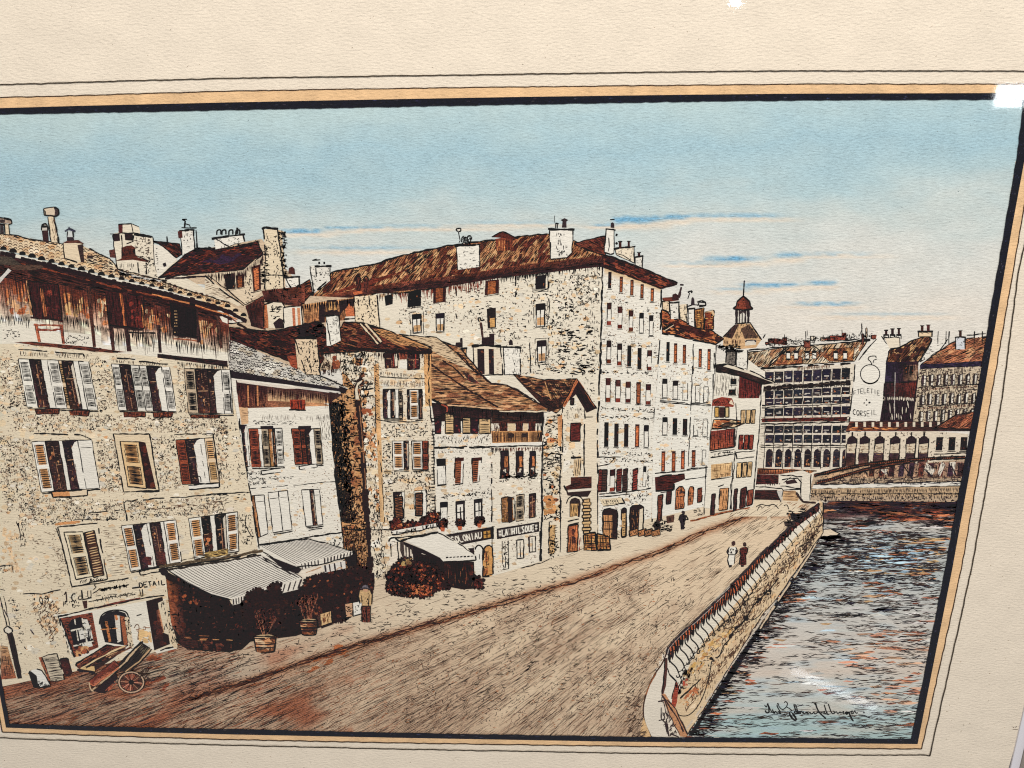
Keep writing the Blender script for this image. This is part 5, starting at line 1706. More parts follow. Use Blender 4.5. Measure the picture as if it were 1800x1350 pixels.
for x, y in ((352, 1360), (488, 1350), (642, 1330)):
    p = Part('flower_pot', GP)
    cx, cy = K('i %d,%d' % (x, y))[0]
    bush(p, [(cx + 8 * math.cos(a * .7) * U(.8, 1.1), cy + 7 * math.sin(a * .7) * U(.8, 1.1)) for a in range(9)], 14)
    poly(p, [(cx - 4, cy + 5), (cx + 4, cy + 5), (cx + 3, cy + 12), (cx - 3, cy + 12)], (180, 92, 60))
for c in ('i 810,780 872,776 876,990 812,995', 'i 930,782 986,778 988,985 932,990', 'i 1038,782 1084,778 1082,975 1040,980'):
    p = Part('window', GP)
    q = K(c)
    poly(p, q, (44, 34, 38))
    poly(p, sub(q, .45, .9, .2, .6), jit((200, 124, 76), .1))
    poly(p, sub(q, .2, .8, .66, .8), (222, 206, 184))
    blot(p, sub(q, 0, 1, .6, 1), 8, (2, 4), ((40, 34, 38), (110, 62, 46)))
    hatch(p, q, 88, 3, 1.4, INK, (6, 18), (2, 5), .6)
    wl(p, q, 2, INK, .5, True)
    scrib(p, [(q[3][0] - 3, q[3][1] - 6), (q[2][0] + 4, q[2][1] - 6), (q[2][0] + 4, q[2][1] + 4), (q[3][0] - 3, q[3][1] + 5)], 16, 6, 1.9, INK, 'c~')
window(GP, K('i 815,1150 870,1138 872,1340 820,1342'), [('g', 1)], sill=False)
p = window(GP, K('i 868,1140 918,1150 922,1325 875,1345'), [('g', 1)], sill=False)
poly(p, K('i 868,1142 900,1148 905,1332 875,1342'), (46, 34, 34))
window(GP, K('i 930,1128 998,1118 995,1325 932,1335'), [('h', 1)], 8)
window(GP, K('i 1036,1118 1086,1110 1084,1300 1036,1308'), [('o', 1)])
for a in ('i 740,745 738,1340', 'j 740,0 742,520 748,780'):
    wl(GP, K(a), 1.6, INK, .6, gaps=.3)
scrib(GP, K('i 330,1130 720,1090 725,1115 335,1155'), 34, 4.5, 1.5, INK, '~c')
# signs
S1 = Part('shop_sign', GP, 'black shop sign with white capitals and a gold square')
poly(S1, K('s 660,322 1190,232 1196,366 850,432'), (38, 30, 32))
q = K('s 700,345 1075,280 1078,362 760,420')
poly(S1, K('s 690,340 1070,275 1072,365 840,415'), (78, 66, 62))
text(S1, 'COLONIAU', [(790, 944), (846.5, 934.8), (847, 946), (796, 955)], 2.0, (232, 222, 204), .74)
poly(S1, K('s 1092,285 1168,272 1172,350 1095,362'), (190, 140, 70))
wl(S1, K('s 1092,322 1170,310'), 2, (50, 34, 30))
wl(S1, K('s 1130,282 1132,355'), 2, (50, 34, 30))
wl(S1, K('s 1195,225 1198,370'), 3)
S2 = Part('shop_sign', GP, 'black shop sign with white lettering across the right house')
poly(S2, K('s 1240,252 1720,175 1722,285 1245,372'), (38, 30, 32))
poly(S2, K('s 1262,270 1702,198 1704,268 1266,345'), (150, 140, 128))
hatch(S2, K('s 1262,270 1702,198 1704,268 1266,345'), 86, 4.4, 2.2, (38, 30, 32), (8, 14), (0, 1), .8)
text(S2, '=LA HILSOUE=', K('s 1258,272 1706,200 1706,270 1262,345'), 2.1, (234, 226, 210), .72)
# ground floor openings
p = Part('shop_window', GP)
poly(p, K('s 1002,780 1000,480 1030,445 1060,450 1085,480 1085,790'), WHT)
curve(p, K('s 1000,490 1005,465 1035,440 1070,455 1088,490'), 2.6)
wl(p, K('s 1085,480 1080,800'), 1.8)
wl(p, K('s 1046,540 1046,600'), 1.2)
p = Part('door', GP, 'tan arched door')
poly(p, K('s 1085,790 1090,490 1120,450 1160,445 1195,470 1200,760 1180,790'), (206, 150, 90))
blot(p, K('s 1085,790 1090,500 1140,470 1150,780'), 14, (3, 7), ((170, 104, 60), (226, 180, 120), (150, 90, 56)))
hatch(p, K('s 1085,790 1090,490 1150,470 1150,790'), 88, 4, 1.6, INK, (5, 16), (2, 6), .6)
hatch(p, K('s 1090,520 1145,510 1145,770 1090,780'), 0, 6, 1.6, INK, (3, 8), (1, 4), .6)
wl(p, K('s 1085,790 1090,490 1120,450 1160,440 1195,470 1202,765 1085,795'), 2.2, INK, .6)
wl(p, K('s 1085,795 1160,790 1205,765'), 4)
for x0, x1, y0, y1 in ((1303, 1372, 395, 715), (1468, 1545, 382, 592), (1600, 1680, 345, 520)):
    p = Part('window', GP)
    q = vq(x0, x1, y0, y1, 3, 's', 8)
    wl(p, q, 1.8, INK, .6, True, gaps=.22)
    wl(p, [bil(q, .5, .1), bil(q, .5, .95)], 1.4, INK, .5, gaps=.2)
    if x0 == 1303:
        scrib(p, q, 24, 5, 1.5, INK, 'tc~')
    if x0 == 1600:
        poly(p, sub(q, 0, .2), (60, 50, 50))
poly(GP, K('s 915,475 985,470 990,560 960,530'), (44, 34, 36))
for a in ('i 1140,500 1143,700 1135,1000 1138,1340', 'j 1135,0 1140,300 1130,500 1125,660'):
    wl(GP, K(a), 2.8, INK, .6)
wl(GP, K('j 1128,420 1128,660'), 4, INK, .4)
wl(GP, K('j 930,725 1130,675 1200,640'), 1.6, INK, .8, gaps=.15)
# the roof
R_ = roof(GP, [(754, 624), (775, 600), (810, 612), (833, 640), (849, 661), (864, 674), (891, 677), (930, 700), (964, 718), (962, 724), (878, 722), (787, 713), (768, 708), (757, 700)], [(184, 132, 92), (166, 112, 76), (208, 160, 116), (146, 92, 64), (196, 146, 104)], 2, 3.6, 1.5, .8, (8, 26), 2.2, sx=3, nb=420)
poly(R_, [(700, 588), (767, 593), (790, 612), (833, 652), (800, 640), (757, 615), (720, 604)], (214, 186, 150))
hatch(R_, [(700, 588), (767, 593), (790, 612), (833, 652), (800, 640), (757, 615), (720, 604)], 14, 3.6, 1.4, (80, 58, 46), (8, 24), (2, 5), .75)
wl(R_, [(700, 588), (767, 593), (800, 618), (833, 652), (864, 674)], 2)
for a in ('i 250,90 400,190 600,320 790,430', 'i 350,60 430,110 520,200', 'i 740,245 860,258 1000,330 1180,440', 'i 470,0 600,130 740,250'):
    wl(R_, K(a), 2.6, (44, 32, 32), .9)
hatch(R_, K('i 250,110 790,440 400,415 290,360'), 2, 4, 1.5, (60, 42, 38), (12, 34), (2, 6), .6)
blot(R_, K('i 480,110 600,200 660,260 560,230'), 10, (3, 7), ((120, 56, 50), (60, 44, 42)), 2, ang=35)
wl(R_, K('i 800,462 1180,465'), 2, (226, 206, 176))
wl(R_, K('i 390,418 790,440 880,455'), 1.6, (220, 180, 140))
wl(R_, K('i 270,370 330,400 390,418'), 3, INK, .5)
curve(R_, K('i 340,410 385,430 385,470'), 2.6, (160, 74, 56))
wl(R_, K('i 385,475 280,545'), 1.8)

# ------------------------------------------------------------------ tall corner house with the dark flank
FT = Part('house', 'DRAW', 'tall corner house with a dark scribbled flank and drainpipe')
FLANK = [(577, 700), (604, 690), (600, 640), (645, 612), (645, 760), (643, 860), (648, 990), (655, 1030), (606, 1000), (603, 958), (590, 842), (584, 775)]
FRONTF = [(560, 620), (640, 616), (700, 615), (757, 622), (753, 664), (760, 753), (765, 840), (768, 930), (690, 960), (680, 1000), (652, 1030), (643, 860), (636, 700), (610, 660)]
poly(FT, FLANK, (198, 146, 100))
poly(FT, FRONTF, (229, 213, 187))
blot(FT, FRONTF, 110, (3, 8), ((222, 190, 150), (236, 226, 208), (214, 172, 128), (228, 204, 170)), 1.4, 1.3, 24)
age(FT, FRONTF, 1.6)
# dark rough flank
blot(FT, FLANK, 90, (4, 10), ((206, 150, 100), (176, 116, 76), (150, 92, 62), (214, 168, 120)))
DK = K('f 985,400 1100,370 1130,600 1150,900 1190,1340 1085,1340 1040,1000 1010,700')
scrib(FT, FLANK, 650, 8, 1.8, (34, 25, 25), 'cc~t', 0)
scrib(FT, DK, 520, 8, 2.2, (28, 21, 23), 'cct', 0)
hatch(FT, K('f 985,400 1060,380 1090,700 1110,1000 1120,1340 1085,1340 1040,1000 1010,700'), 84, 3.4, 2.2, (26, 20, 22), (8, 24), (1, 5), .9)
scrib(FT, K('g 1090,20 1270,20 1280,600 1110,600'), 180, 7, 1.7, (50, 34, 30), 'ct', 0)
hatch(FT, K('g 1110,320 1280,310 1290,600 1130,590'), 88, 5, 1.4, (80, 52, 40), (8, 20), (2, 8), .6)
wl(FT, K('g 1100,318 1280,318 1500,318'), 2)
hatch(FT, K('g 1095,440 1200,470 1210,600 1120,590'), 88, 3, 2.4, (28, 22, 24), (8, 22), (1, 3), .95)
scrib(FT, K('e 920,1170 1130,1160 1320,1160 1330,1340 930,1340'), 170, 6, 1.5, INK, 'tc~', 1.5, 16)
hatch(FT, K('e 915,1160 1080,1150 1080,1330 925,1340'), 88, 3, 1.7, (60, 38, 32), (8, 22), (1, 5), .75)
blot(FT, K('e 1000,1170 1080,1165 1070,1300 1010,1300'), 8, (4, 8), ((150, 84, 56), (120, 62, 46)))
scrib(FT, K('f 1060,0 1320,0 1330,240 1180,260 1100,200'), 120, 6, 1.4, INK, 'tc', 1.2, 14)
# strip between drainpipe and quoins
STR = K('f 1230,240 1350,200 1390,1340 1290,1340 1250,600')
blot(FT, STR, 50, (3, 7), ((214, 168, 120), (228, 204, 170), (236, 224, 204), (200, 140, 96)))
scrib(FT, STR, 170, 6, 1.5, INK, 'tc', 0)
scrib(FT, K('g 1310,20 1420,20 1430,700 1340,700'), 120, 7, 1.6, INK, 'ct', 0)
grad(FT, K('f 1335,100 1375,80 1420,1340 1390,1340'), [(206, 152, 100), (214, 164, 112), (222, 186, 140), (214, 170, 120)], 3, 16, .08)
hatch(FT, K('f 1325,60 1385,60 1385,560 1345,560'), 30, 5, 1.8, INK, (4, 9), (2, 5), .8)
blot(FT, K('f 1240,440 1330,440 1330,500 1240,500'), 8, (3, 7), ((170, 92, 60),))
for y in (255, 290, 345):
    wl(FT, K('f 1235,%d 1330,%d' % (y, y - 8)), 2.4, INK, 1)
wl(FT, K('f 1350,60 1350,520 1395,900 1420,1340'), 1.5, INK, 1, gaps=.2)
grad(FT, K('f 1730,0 1790,0 1795,420 1745,420'), [(212, 158, 104), (206, 150, 98), (220, 176, 124), (214, 168, 116)], 3, 8, .08)
hatch(FT, K('f 1725,40 1790,40 1790,430 1740,430'), 60, 6, 1.4, (60, 40, 34), (4, 9), (3, 8), .6)
DP = Part('drainpipe', FT)
pts = K('f 1250,215 1205,245 1195,300 1215,420 1240,700 1262,1000 1275,1340')
wl(DP, pts, 8.5, (44, 32, 32), .3)
wl(DP, [(a[0] + 1.5, a[1]) for a in pts], 1.6, (150, 104, 74), .4, gaps=.3)
poly(DP, K('f 1190,370 1185,290 1205,235 1245,212 1240,235 1212,260 1208,300 1222,370'), (222, 206, 180))
wl(DP, K('f 1190,370 1185,290 1205,235 1245,212'), 1.8)
wl(DP, K('g 1270,0 1285,200 1295,400 1310,620'), 8.5, (44, 32, 32), .3)
wl(DP, K('g 1330,660 1330,800'), 5, (40, 30, 32), .5)
# front
for c, st in (('f 1420,0 1530,0 1525,120 1430,125', 0), ('f 1600,0 1700,0 1698,130 1605,138', 1)):
    p = Part('window', FT)
    opening(p, K(c), ((104, 44, 44), (84, 40, 40)), (50, 32, 34), 14)
    poly(p, sub(K(c), .62, .72, 0, .9), (150, 60, 52))
poly(FT, K('f 1545,60 1600,60 1600,130 1535,125'), WHT)
grad(FT, K('f 1535,0 1600,0 1600,50 1540,55'), [(140, 70, 52)] * 4, 3, 3, .2)
fall(FT, K('e 1340,1165 1600,1160 1790,1165'), (5, 18), 2, 1.8, (44, 28, 28))
fall(FT, K('f 1390,150 1720,175'), (2, 8), 3, 1.4)
hatch(FT, K('f 1390,210 1740,225 1735,275 1395,265'), 88, 4, 1.3, (70, 50, 44), (6, 11), (1, 4), .9)
wl(FT, K('f 1385,190 1740,205'), 1.6, INK, .8, gaps=.2)
wl(FT, K('f 1360,530 1480,550 1740,545'), 1.8, INK, .8, gaps=.2)
scrib(FT, K('f 1400,570 1760,560 1760,660 1410,680'), 60, 5, 1.5, INK, '~t')
window(FT, K('f 1410,290 1562,288 1565,520 1415,520'), [('v', 1.2), ('k', .7), ('w', .6), ('h', .6)])
window(FT, K('f 1600,292 1722,290 1722,522 1605,528'), [('k', .2), ('b', .9), ('k', .35)])
window(FT, K('f 1482,698 1612,698 1612,925 1490,925'), [('b', 1), ('d', .4)])
window(FT, K('f 1635,698 1768,698 1770,925 1642,925'), [('b', 1), ('r', .55)])
window(FT, K('f 1490,1105 1580,1100 1575,1330 1500,1330'), [('d', .9), ('w', .3)], sill=False)
window(FT, K('f 1655,1095 1755,1085 1755,1290 1660,1290'), [('b', .65), ('w', .4)], sill=False)
for c in ('f 1500,1145 1562,1135 1570,1310 1508,1320', 'f 1665,1115 1725,1108 1720,1290 1668,1290'):
    q = K(c)
    p = Part('shutter', FT)
    poly(p, q, (150, 92, 62))
    slats(p, q, 14, INK, 2.2, .02, .98, .02)
    wl(p, q, 2, INK, .5, True)
scrib(FT, K('f 1400,720 1480,720 1480,1300 1440,1330'), 60, 5, 1.6, INK, 'tc~', 0)
scrib(FT, K('f 1740,930 1790,930 1800,1280 1750,1280'), 40, 6, 1.6, INK, 'ct', 0)
scrib(FT, K('f 1480,940 1740,940 1740,1060 1490,1060'), 40, 6, 1.6, INK, '~ct', 0)
wl(FT, K('i 240,20 245,400 275,600 285,1000 300,1340'), 2, INK, .9, gaps=.12)
for y in range(520, 1340, 26):
    wl(FT, K('i 262,%d 290,%d' % (y, y - 2)), 1.8, INK, .6)
FB_ = Part('flower_box', FT, 'long window box of dark red flowers')
bush(FB_, K('s 40,180 80,130 140,135 180,190 240,170 290,160 330,190 380,150 440,120 470,75 540,65 600,85 595,180 560,185 420,235 300,255 160,280 60,290'), 110, ((50, 28, 28), (92, 40, 34), (120, 52, 40)), ((190, 92, 56), (206, 130, 80)), .4)
SG = Part('shop_sign', FT, 'pale fascia board with broken capitals')
poly(SG, K('s 50,280 560,190 570,230 100,325'), (233, 225, 210))
wl(SG, K('s 50,280 60,320 110,320 570,232 560,190'), 1.8)
wl(SG, K('s 115,280 112,320'), 1.8)
text(SG, 'IKU', K('s 385,225 540,198 540,245 390,270'), 2.2, INK, .5)
scrib(SG, K('s 200,270 330,245 330,275 200,300'), 14, 5, 1.8, INK, 'tc')
wl(SG, K('s 130,300 400,275'), 1, INK, .6, gaps=.3)
wl(FT, K('s 20,355 300,340 580,290'), 2.2)
R_ = roof(FT, [(560, 618), (575, 600), (600, 575), (604, 566), (640, 568), (660, 574), (700, 592), (758, 614), (757, 622), (640, 617), (560, 622)], [(112, 58, 44), (84, 42, 36), (150, 92, 62), (58, 34, 34)], 16, 2.8, 1.6, .85, sx=2.4, nb=240)
poly(R_, K('e 1310,985 1420,985 1600,1050 1790,1140 1500,1100'), (196, 140, 92))
hatch(R_, K('e 1310,985 1420,985 1600,1050 1790,1140 1500,1100'), 18, 3, 1.5, INK, (8, 22), (1, 4), .8)
for a in ('e 1230,940 1370,1100', 'e 1270,940 1395,1085'):
    wl(R_, K(a), 3, (222, 200, 166), .5)
for a in ('e 1215,935 1350,1095', 'e 1250,940 1380,1095', 'e 1285,940 1410,1080'):
    wl(R_, K(a), 1.6)
wl(R_, K('e 900,1160 1060,1130 1350,1150 1800,1165'), 4.4, (36, 26, 28), .8)
wl(R_, K('e 1385,975 1600,1050 1800,1135'), 2)
chimney(FT, K('e 955,872 1060,870 1080,1070 1000,1115 965,1115'), True, WHT, .5, 0)
poly(FT, K('e 945,865 950,845 1065,845 1065,872'), (50, 36, 36))

# ------------------------------------------------------------------ narrow white house
BH = Part('house', 'DRAW', 'narrow white house with a grey tiled roof beside the big stone house')
WALLB = [(398, 640), (413, 660), (500, 672), (577, 700), (579, 720), (584, 775), (590, 842), (599, 898), (603, 958), (600, 985), (458, 1010), (453, 967), (439, 864), (425, 780), (410, 690)]
poly(BH, WALLB, (232, 223, 206))
grad(BH, K('f 245,215 640,265 990,320 1000,390')[:2] + K('f 990,420 270,440'), [(62, 34, 34), (56, 32, 34), (206, 150, 104), (110, 58, 46)], 14, 6, .2)
grad(BH, K('f 490,250 1010,320 985,400 500,380'), [(66, 34, 34), (58, 34, 34), (206, 160, 114), (222, 180, 136)], 14, 6, .2)
grad(BH, K('f 985,310 1090,330 1010,380 980,400'), [(60, 40, 38)] * 4, 3, 3, .2)
fall(BH, K('f 250,240 640,290 1000,330'), (8, 26), 1.8, 1.6, (56, 32, 32))
hatch(BH, K('f 250,230 495,255 480,430 280,430'), 88, 2.6, 1.7, (52, 30, 32), (10, 30), (1, 4), .8)
for x in (335, 410):
    poly(BH, vq(x, x + 12, 260, 420, 4, 'f'), (196, 130, 86))
p = Part('window', BH, 'small red attic window')
poly(p, K('f 672,370 795,372 795,455 678,455'), (150, 60, 42))
hatch(p, K('f 672,370 795,372 795,455 678,455'), 88, 4, 2, (60, 30, 30), (8, 22), (1, 3), .8)
wl(p, K('f 665,452 800,455'), 2.6)
poly(BH, K('f 270,430 340,435 345,560 290,570'), (214, 172, 130))
hatch(BH, K('f 280,430 350,435 350,560 295,570'), 0, 4, 1.2, (120, 90, 70), (5, 12), (2, 5), .7)
hatch(BH, K('f 440,480 985,490 985,550 445,535'), 88, 4.4, 1.1, (90, 78, 68), (5, 12), (2, 7), .75)
hatch(BH, K('f 880,480 985,480 990,690 930,690'), 88, 4, 1.2, (80, 70, 62), (5, 14), (2, 6), .7)
scrib(BH, K('f 380,540 720,540 720,570 390,570'), 30, 4, 1.2, INK, '~')
scrib(BH, K('f 340,940 460,940 480,1040 350,1050'), 40, 6, 1.2, INK, 'c~')
scrib(BH, K('f 480,980 700,975 700,1000 480,1005'), 20, 4, 1, INK, '~')
age(BH, [(425, 780), (584, 775), (590, 842), (599, 898), (600, 960), (456, 955), (439, 864)], .7)
window(BH, K('f 285,572 330,572 355,900 320,905'), [('v', 1)], sill=False)
window(BH, K('f 345,600 610,598 630,900 370,905'), [('r', .8), ('w', .25), ('h', .55), ('g', .35), ('k', .2), ('s', .6)], 12)
window(BH, K('f 685,600 915,600 935,880 715,885'), [('r', .55), ('r', .35), ('c', .6), ('h', .45)], 12)
poly(BH, K('f 740,580 840,578 840,605 735,610'), (40, 32, 36))
poly(BH, K('f 440,580 540,578 545,605 440,605'), (40, 32, 36))
for c in ('f 445,935 600,915 602,945 450,965', 'f 745,900 885,880 890,905 750,925'):
    poly(BH, K(c), WHT)
    wl(BH, K(c), 1.7, INK, .5, True)
for y in (-10, 0, 10):
    wl(BH, K('f 360,%d 700,%d 1030,%d' % (1075 + y * .2, 1048 + y * .2, 1020 + y * .2)), 1.3, INK, .6) if y == 0 else None
window(BH, K('g 365,50 470,45 500,350 420,385'), [('g', .35), ('p', 1)], sill=False)
window(BH, K('g 500,25 655,10 690,320 540,345'), [('p', 1), ('p', .9)], sill=True)
window(BH, K('g 765,5 905,0 935,280 800,295'), [('p', 1), ('o', .5), ('p', .75)], sill=True)
for y in (0, 14):
    wl(BH, K('g 820,%d 930,%d' % (312 + y, 296 + y)), 1.6)
wl(BH, K('g 430,440 640,410 820,380 1085,340'), 2.6)
wl(BH, K('g 440,445 640,415'), 1.6)
scrib(BH, K('g 980,395 1090,390 1090,440 990,440'), 7, 8, 1.8, INK, 'ct')
for pts, w in (('f 985,400 990,480 1010,700 1035,1000 1060,1200 1075,1340', 2.6), ('f 1030,850 1050,1040 1085,1340', 1.6), ('g 1055,0 1085,340 1100,460', 2.2), ('f 275,520 325,900 355,1100', 1.8), ('g 360,10 400,300 430,470', 2.6)):
    wl(BH, K(pts), w, INK, .7)
R_ = Part('roof', BH, 'roof of pale grey scalloped tiles')
RB_ = [(393, 640), (404, 598), (425, 605), (470, 625), (520, 648), (560, 662), (590, 670), (612, 683), (604, 688), (560, 680), (500, 672), (413, 660)]
poly(R_, RB_, (206, 198, 184))
blot(R_, RB_, 60, (3, 7), ((222, 214, 200), (186, 178, 166), (206, 190, 166)), 1.8)
up()
x0, y0, x1, y1 = bbox(RB_)
y = y0
while y < y1:
    x = x0
    while x < x1:
        a, b = x + U(-2, 2), y + U(-1, 1) + (x - x0) * .18 - 8
        if inpoly(a, b, RB_) and rng.random() < .9:
            r = U(2.6, 4.2)
            stroke(R_, [(a - r, b - r * .5), (a - r * .4, b + r * .35), (a + r * .5, b + r * .4), (a + r, b - r * .3)], U(1.2, 2.2), jit((44, 38, 40), .25))
        x += 6.4
    y += 4.4
poly(R_, K('f 120,100 240,150 640,215 1050,280 1130,285 1100,320 1060,305 640,250 240,205 160,190'), (40, 32, 36))
poly(R_, K('f 250,215 640,265 870,283 640,285 260,235'), (222, 208, 190))
poly(R_, K('f 1060,260 1132,288 1100,325 1075,320'), (36, 30, 34))
wl(R_, K('f 770,140 980,210 1100,265'), 1.8, INK, 1)
CH = chimney(BH, K('e 712,1065 885,1060 915,1345 800,1345 735,1290'), False, (226, 200, 166), .0, 0, 'squat pale chimney with a broad cap on the grey roof')
scrib(CH, K('e 740,1080 890,1080 905,1330 780,1320'), 46, 6, 1.8, INK, 'ct')
wl(CH, K('e 700,1060 740,1045 880,1055 895,1075'), 4.4, INK, .7)
wl(CH, K('e 730,1040 870,1048'), 3, INK, .6)
poly(CH, K('e 755,1040 750,985 775,960 800,985 795,1045'), (40, 32, 34))

# ------------------------------------------------------------------ the big stone house at the left
AH = Part('house', 'DRAW', 'big near stone house with white shutters and a timbered top storey')
WALLA = [(-135, 440), (0, 440), (73, 458), (178, 484), (267, 504), (400, 540), (402, 640), (410, 700), (418, 740), (431, 820), (439, 864), (453, 967), (462, 1030), (300, 1140), (273, 1146), (133, 1180), (45, 1198), (3, 1207), (-60, 900)]
poly(AH, WALLA, (228, 211, 182))
LOWW = [(-60, 610), (24, 604), (222, 622), (402, 640), (418, 740), (439, 864), (453, 967), (458, 990), (300, 1050), (280, 1140), (133, 1178), (45, 1196), (3, 1200)]
blot(AH, LOWW, 420, (2.5, 7), ((226, 202, 166), (225, 198, 160), (231, 217, 192), (229, 208, 176), (232, 219, 196)), 1.4, 1.2, 34)
blot(AH, LOWW, 110, (1.4, 3.4), ((220, 170, 122), (214, 160, 112)), 1.6, 2.2, 30)
blot(AH, K('c 20,290 150,320 150,620 200,620 200,700 60,700 60,620 0,600'), 50, (2, 5), ((222, 188, 148), (224, 192, 152)))
blot(AH, K('c 220,830 470,800 470,1000 430,1230 400,1150 290,1050'), 60, (2, 5), ((222, 184, 142), (226, 194, 156)))
STONE = [K('b 30,120 140,160 210,520 230,560 60,600 0,560 0,100'), K('b 100,580 800,580 1480,600 1800,600 1800,760 1400,720 900,710 280,720 120,700'),
         K('b 760,780 900,760 970,1180 800,1200'), K('b 1200,760 1390,740 1440,1160 1270,1190'), K('b 700,120 880,160 930,540 790,560'), K('b 1400,200 1450,220 1480,560 1410,560'),
         K('b 0,740 240,780 320,1190 300,1340 60,1340 0,1100'), K('b 1700,620 1800,640 1800,1080 1740,1180'), K('c 150,80 420,60 980,90 990,240 640,250 460,280 150,290'), K('c 1010,100 1790,60 1790,200 1300,210 1020,250')]
for i, s in enumerate(STONE):
    A = abs(area2(s)) / 2
    scrib(AH, s, int(A / 20), 4.4, 1.1, INK, 'ct~t', 1.2 + i * .13, 13)
    scrib(AH, s, int(A / 30), 4, 1.0, (104, 74, 56), 'ct~t', 1.9 + i * .17, 18)
    age(AH, s, 1.1)
    scrib(AH, s, int(A / 90), 6, 1.6, INK, 'co', 2.2 + i * .11, 22)
scrib(AH, K('c 240,330 460,330 540,760 470,800 300,700'), 60, 6, 1, (120, 96, 76), '~', 0)
hatch(AH, K('c 800,310 960,290 1030,680 850,700'), -5, 5.5, 1.1, (110, 90, 74), (8, 26), (3, 8), .8, 1.2)
scrib(AH, K('c 430,480 520,460 560,660 480,680'), 30, 6, 1, (110, 90, 74), 't~')
scrib(AH, K('c 250,900 460,880 480,1000 420,1240 330,1130'), 120, 7, 1.5, (70, 48, 38), 't/c', 0)
scrib(AH, K('c 60,850 130,860 200,1250 170,1260'), 40, 5, 1.2, INK, 'c~')
scrib(AH, K('c 120,260 200,260 200,470 140,470'), 16, 7, 1.4, INK, 'tc')
wl(AH, K('c 140,270 165,400'), 1.8, INK, 1, gaps=.4)
age(AH, LOWW, .5)
# upper storey: deep shade fading downwards, timber posts
UP = [(-135, 440), (0, 440), (73, 458), (178, 484), (267, 504), (400, 540), (402, 640), (222, 622), (24, 604), (-90, 606)]
poly(AH, UP, (231, 221, 202))
for (xa, ya), (xb, yb) in zip([(-90, 447), (0, 447), (73, 462), (178, 488), (267, 508)], [(0, 447), (73, 462), (178, 488), (267, 508), (402, 541)]):
    d = 118 if xa < 200 else 92
    grad(AH, [(xa, ya), (xb, yb), (xb, yb + 44), (xa, ya + 52)], [(54, 34, 36)] * 2 + [(118, 58, 42)] * 2, 10, 5, .25)
    grad(AH, [(xa, ya + 50), (xb, yb + 42), (xb, yb + d * .86), (xa, ya + d)], [(124, 64, 44), (120, 62, 44), (230, 214, 188), (230, 216, 192)], 10, 8, .3, 10)
blot(AH, K('a 20,740 220,690 240,960 60,960'), 24, (4, 10), ((196, 116, 72), (170, 92, 60), (220, 170, 124)), .6)
blot(AH, K('a 490,780 700,810 720,1000 510,960'), 26, (4, 10), ((206, 130, 80), (222, 176, 120), (196, 112, 70)), .6)
blot(AH, K('a 720,820 840,830 860,1050 740,1040'), 14, (4, 9), ((206, 130, 84), (226, 196, 156)), .6)
blot(AH, K('a 1130,900 1340,950 1360,1110 1150,1100'), 24, (4, 9), ((206, 140, 90), (190, 110, 72), (226, 190, 146)), .6)
blot(AH, K('a 1560,1000 1750,1000 1750,1200 1580,1200'), 20, (4, 9), ((206, 146, 100), (220, 176, 130)), .6)
for (x0, yt, l0, l1) in ((0, 462, 40, 118), ):
    pass
fall(AH, [(-60, 470), (40, 476), (110, 500)], (40, 96), 1.9, 1.5, (60, 34, 32), .12, .3, .8)
fall(AH, [(108, 500), (180, 512), (250, 535)], (34, 92), 1.9, 1.5, (56, 34, 32), .1, .3, .8)
fall(AH, [(250, 530), (330, 550), (402, 572)], (30, 80), 1.9, 1.5, (50, 32, 32), .1, .3, .8)
fall(AH, K('a 0,960 230,980'), (6, 20), 2, 1.5, INK, .1)
fall(AH, K('a 510,960 700,1000'), (8, 24), 2, 1.6, INK, .1)
fall(AH, K('a 740,1040 860,1060'), (4, 16), 2, 1.4, INK, .1)
fall(AH, K('a 890,1090 1230,1100'), (8, 36), 2.2, 1.6, INK, .06)
fall(AH, K('a 1270,1060 1380,1080'), (8, 30), 2.4, 1.6, INK, .06)
fall(AH, K('a 1390,1160 1560,1180 1700,1170'), (6, 24), 2.4, 1.6, INK, .06)
hatch(AH, [(-60, 450), (73, 464), (178, 490), (267, 510), (400, 542), (400, 566), (260, 540), (100, 500), (-60, 490)], 14, 2.8, 2, (34, 24, 28), (10, 34), (1, 4), .75)
scrib(AH, K('a 30,1080 150,1080 150,1140 30,1140'), 14, 6, 1.3, INK, 'c~')
scrib(AH, K('a 520,1120 720,1130 720,1200 530,1190'), 20, 6, 1.4, INK, 'c~t')
TMB = Part('timber_post', AH, 'dark timber posts and rails of the top storey')
for c, col in (('a 205,690 235,690 270,960 240,965', (206, 150, 104)), ('a 680,730 715,735 760,1215 735,1215', (84, 50, 42)), ('a 845,960 885,960 910,1240 885,1240', (76, 46, 42)), ('a 980,1060 1015,1060 1040,1250 1005,1250', (64, 42, 40)), ('a 1240,1040 1265,1040 1280,1260 1255,1260', (64, 44, 42)),
               ('a 270,1030 295,1030 325,1175 300,1175', (190, 104, 72)), ('a 470,1040 495,1040 515,1190 492,1190', (160, 84, 62)), ('a 1540,860 1560,860 1580,1180 1555,1180', (60, 40, 40)), ('a 1700,920 1725,920 1760,1220 1740,1230', (84, 54, 46))):
    poly(TMB, K(c), col)
    hatch(TMB, K(c), 84, 3, 1.4, INK, (6, 20), (1, 6), .7)
for a, w, col in (('a 240,980 380,990 500,1012', 3.4, DBR), ('a 265,1040 500,1045', 3, (150, 80, 60)), ('a 290,1075 500,1080', 3.4, (130, 62, 48)), ('a 860,1050 1130,1080', 5, (50, 36, 36)), ('a 1020,1100 1230,1105', 2.6, INK), ('a 1370,1115 1565,1140', 5, (44, 32, 34)), ('a 1370,1150 1560,1168', 2.4, (150, 84, 58))):
    wl(TMB, K(a), w, col, .9)
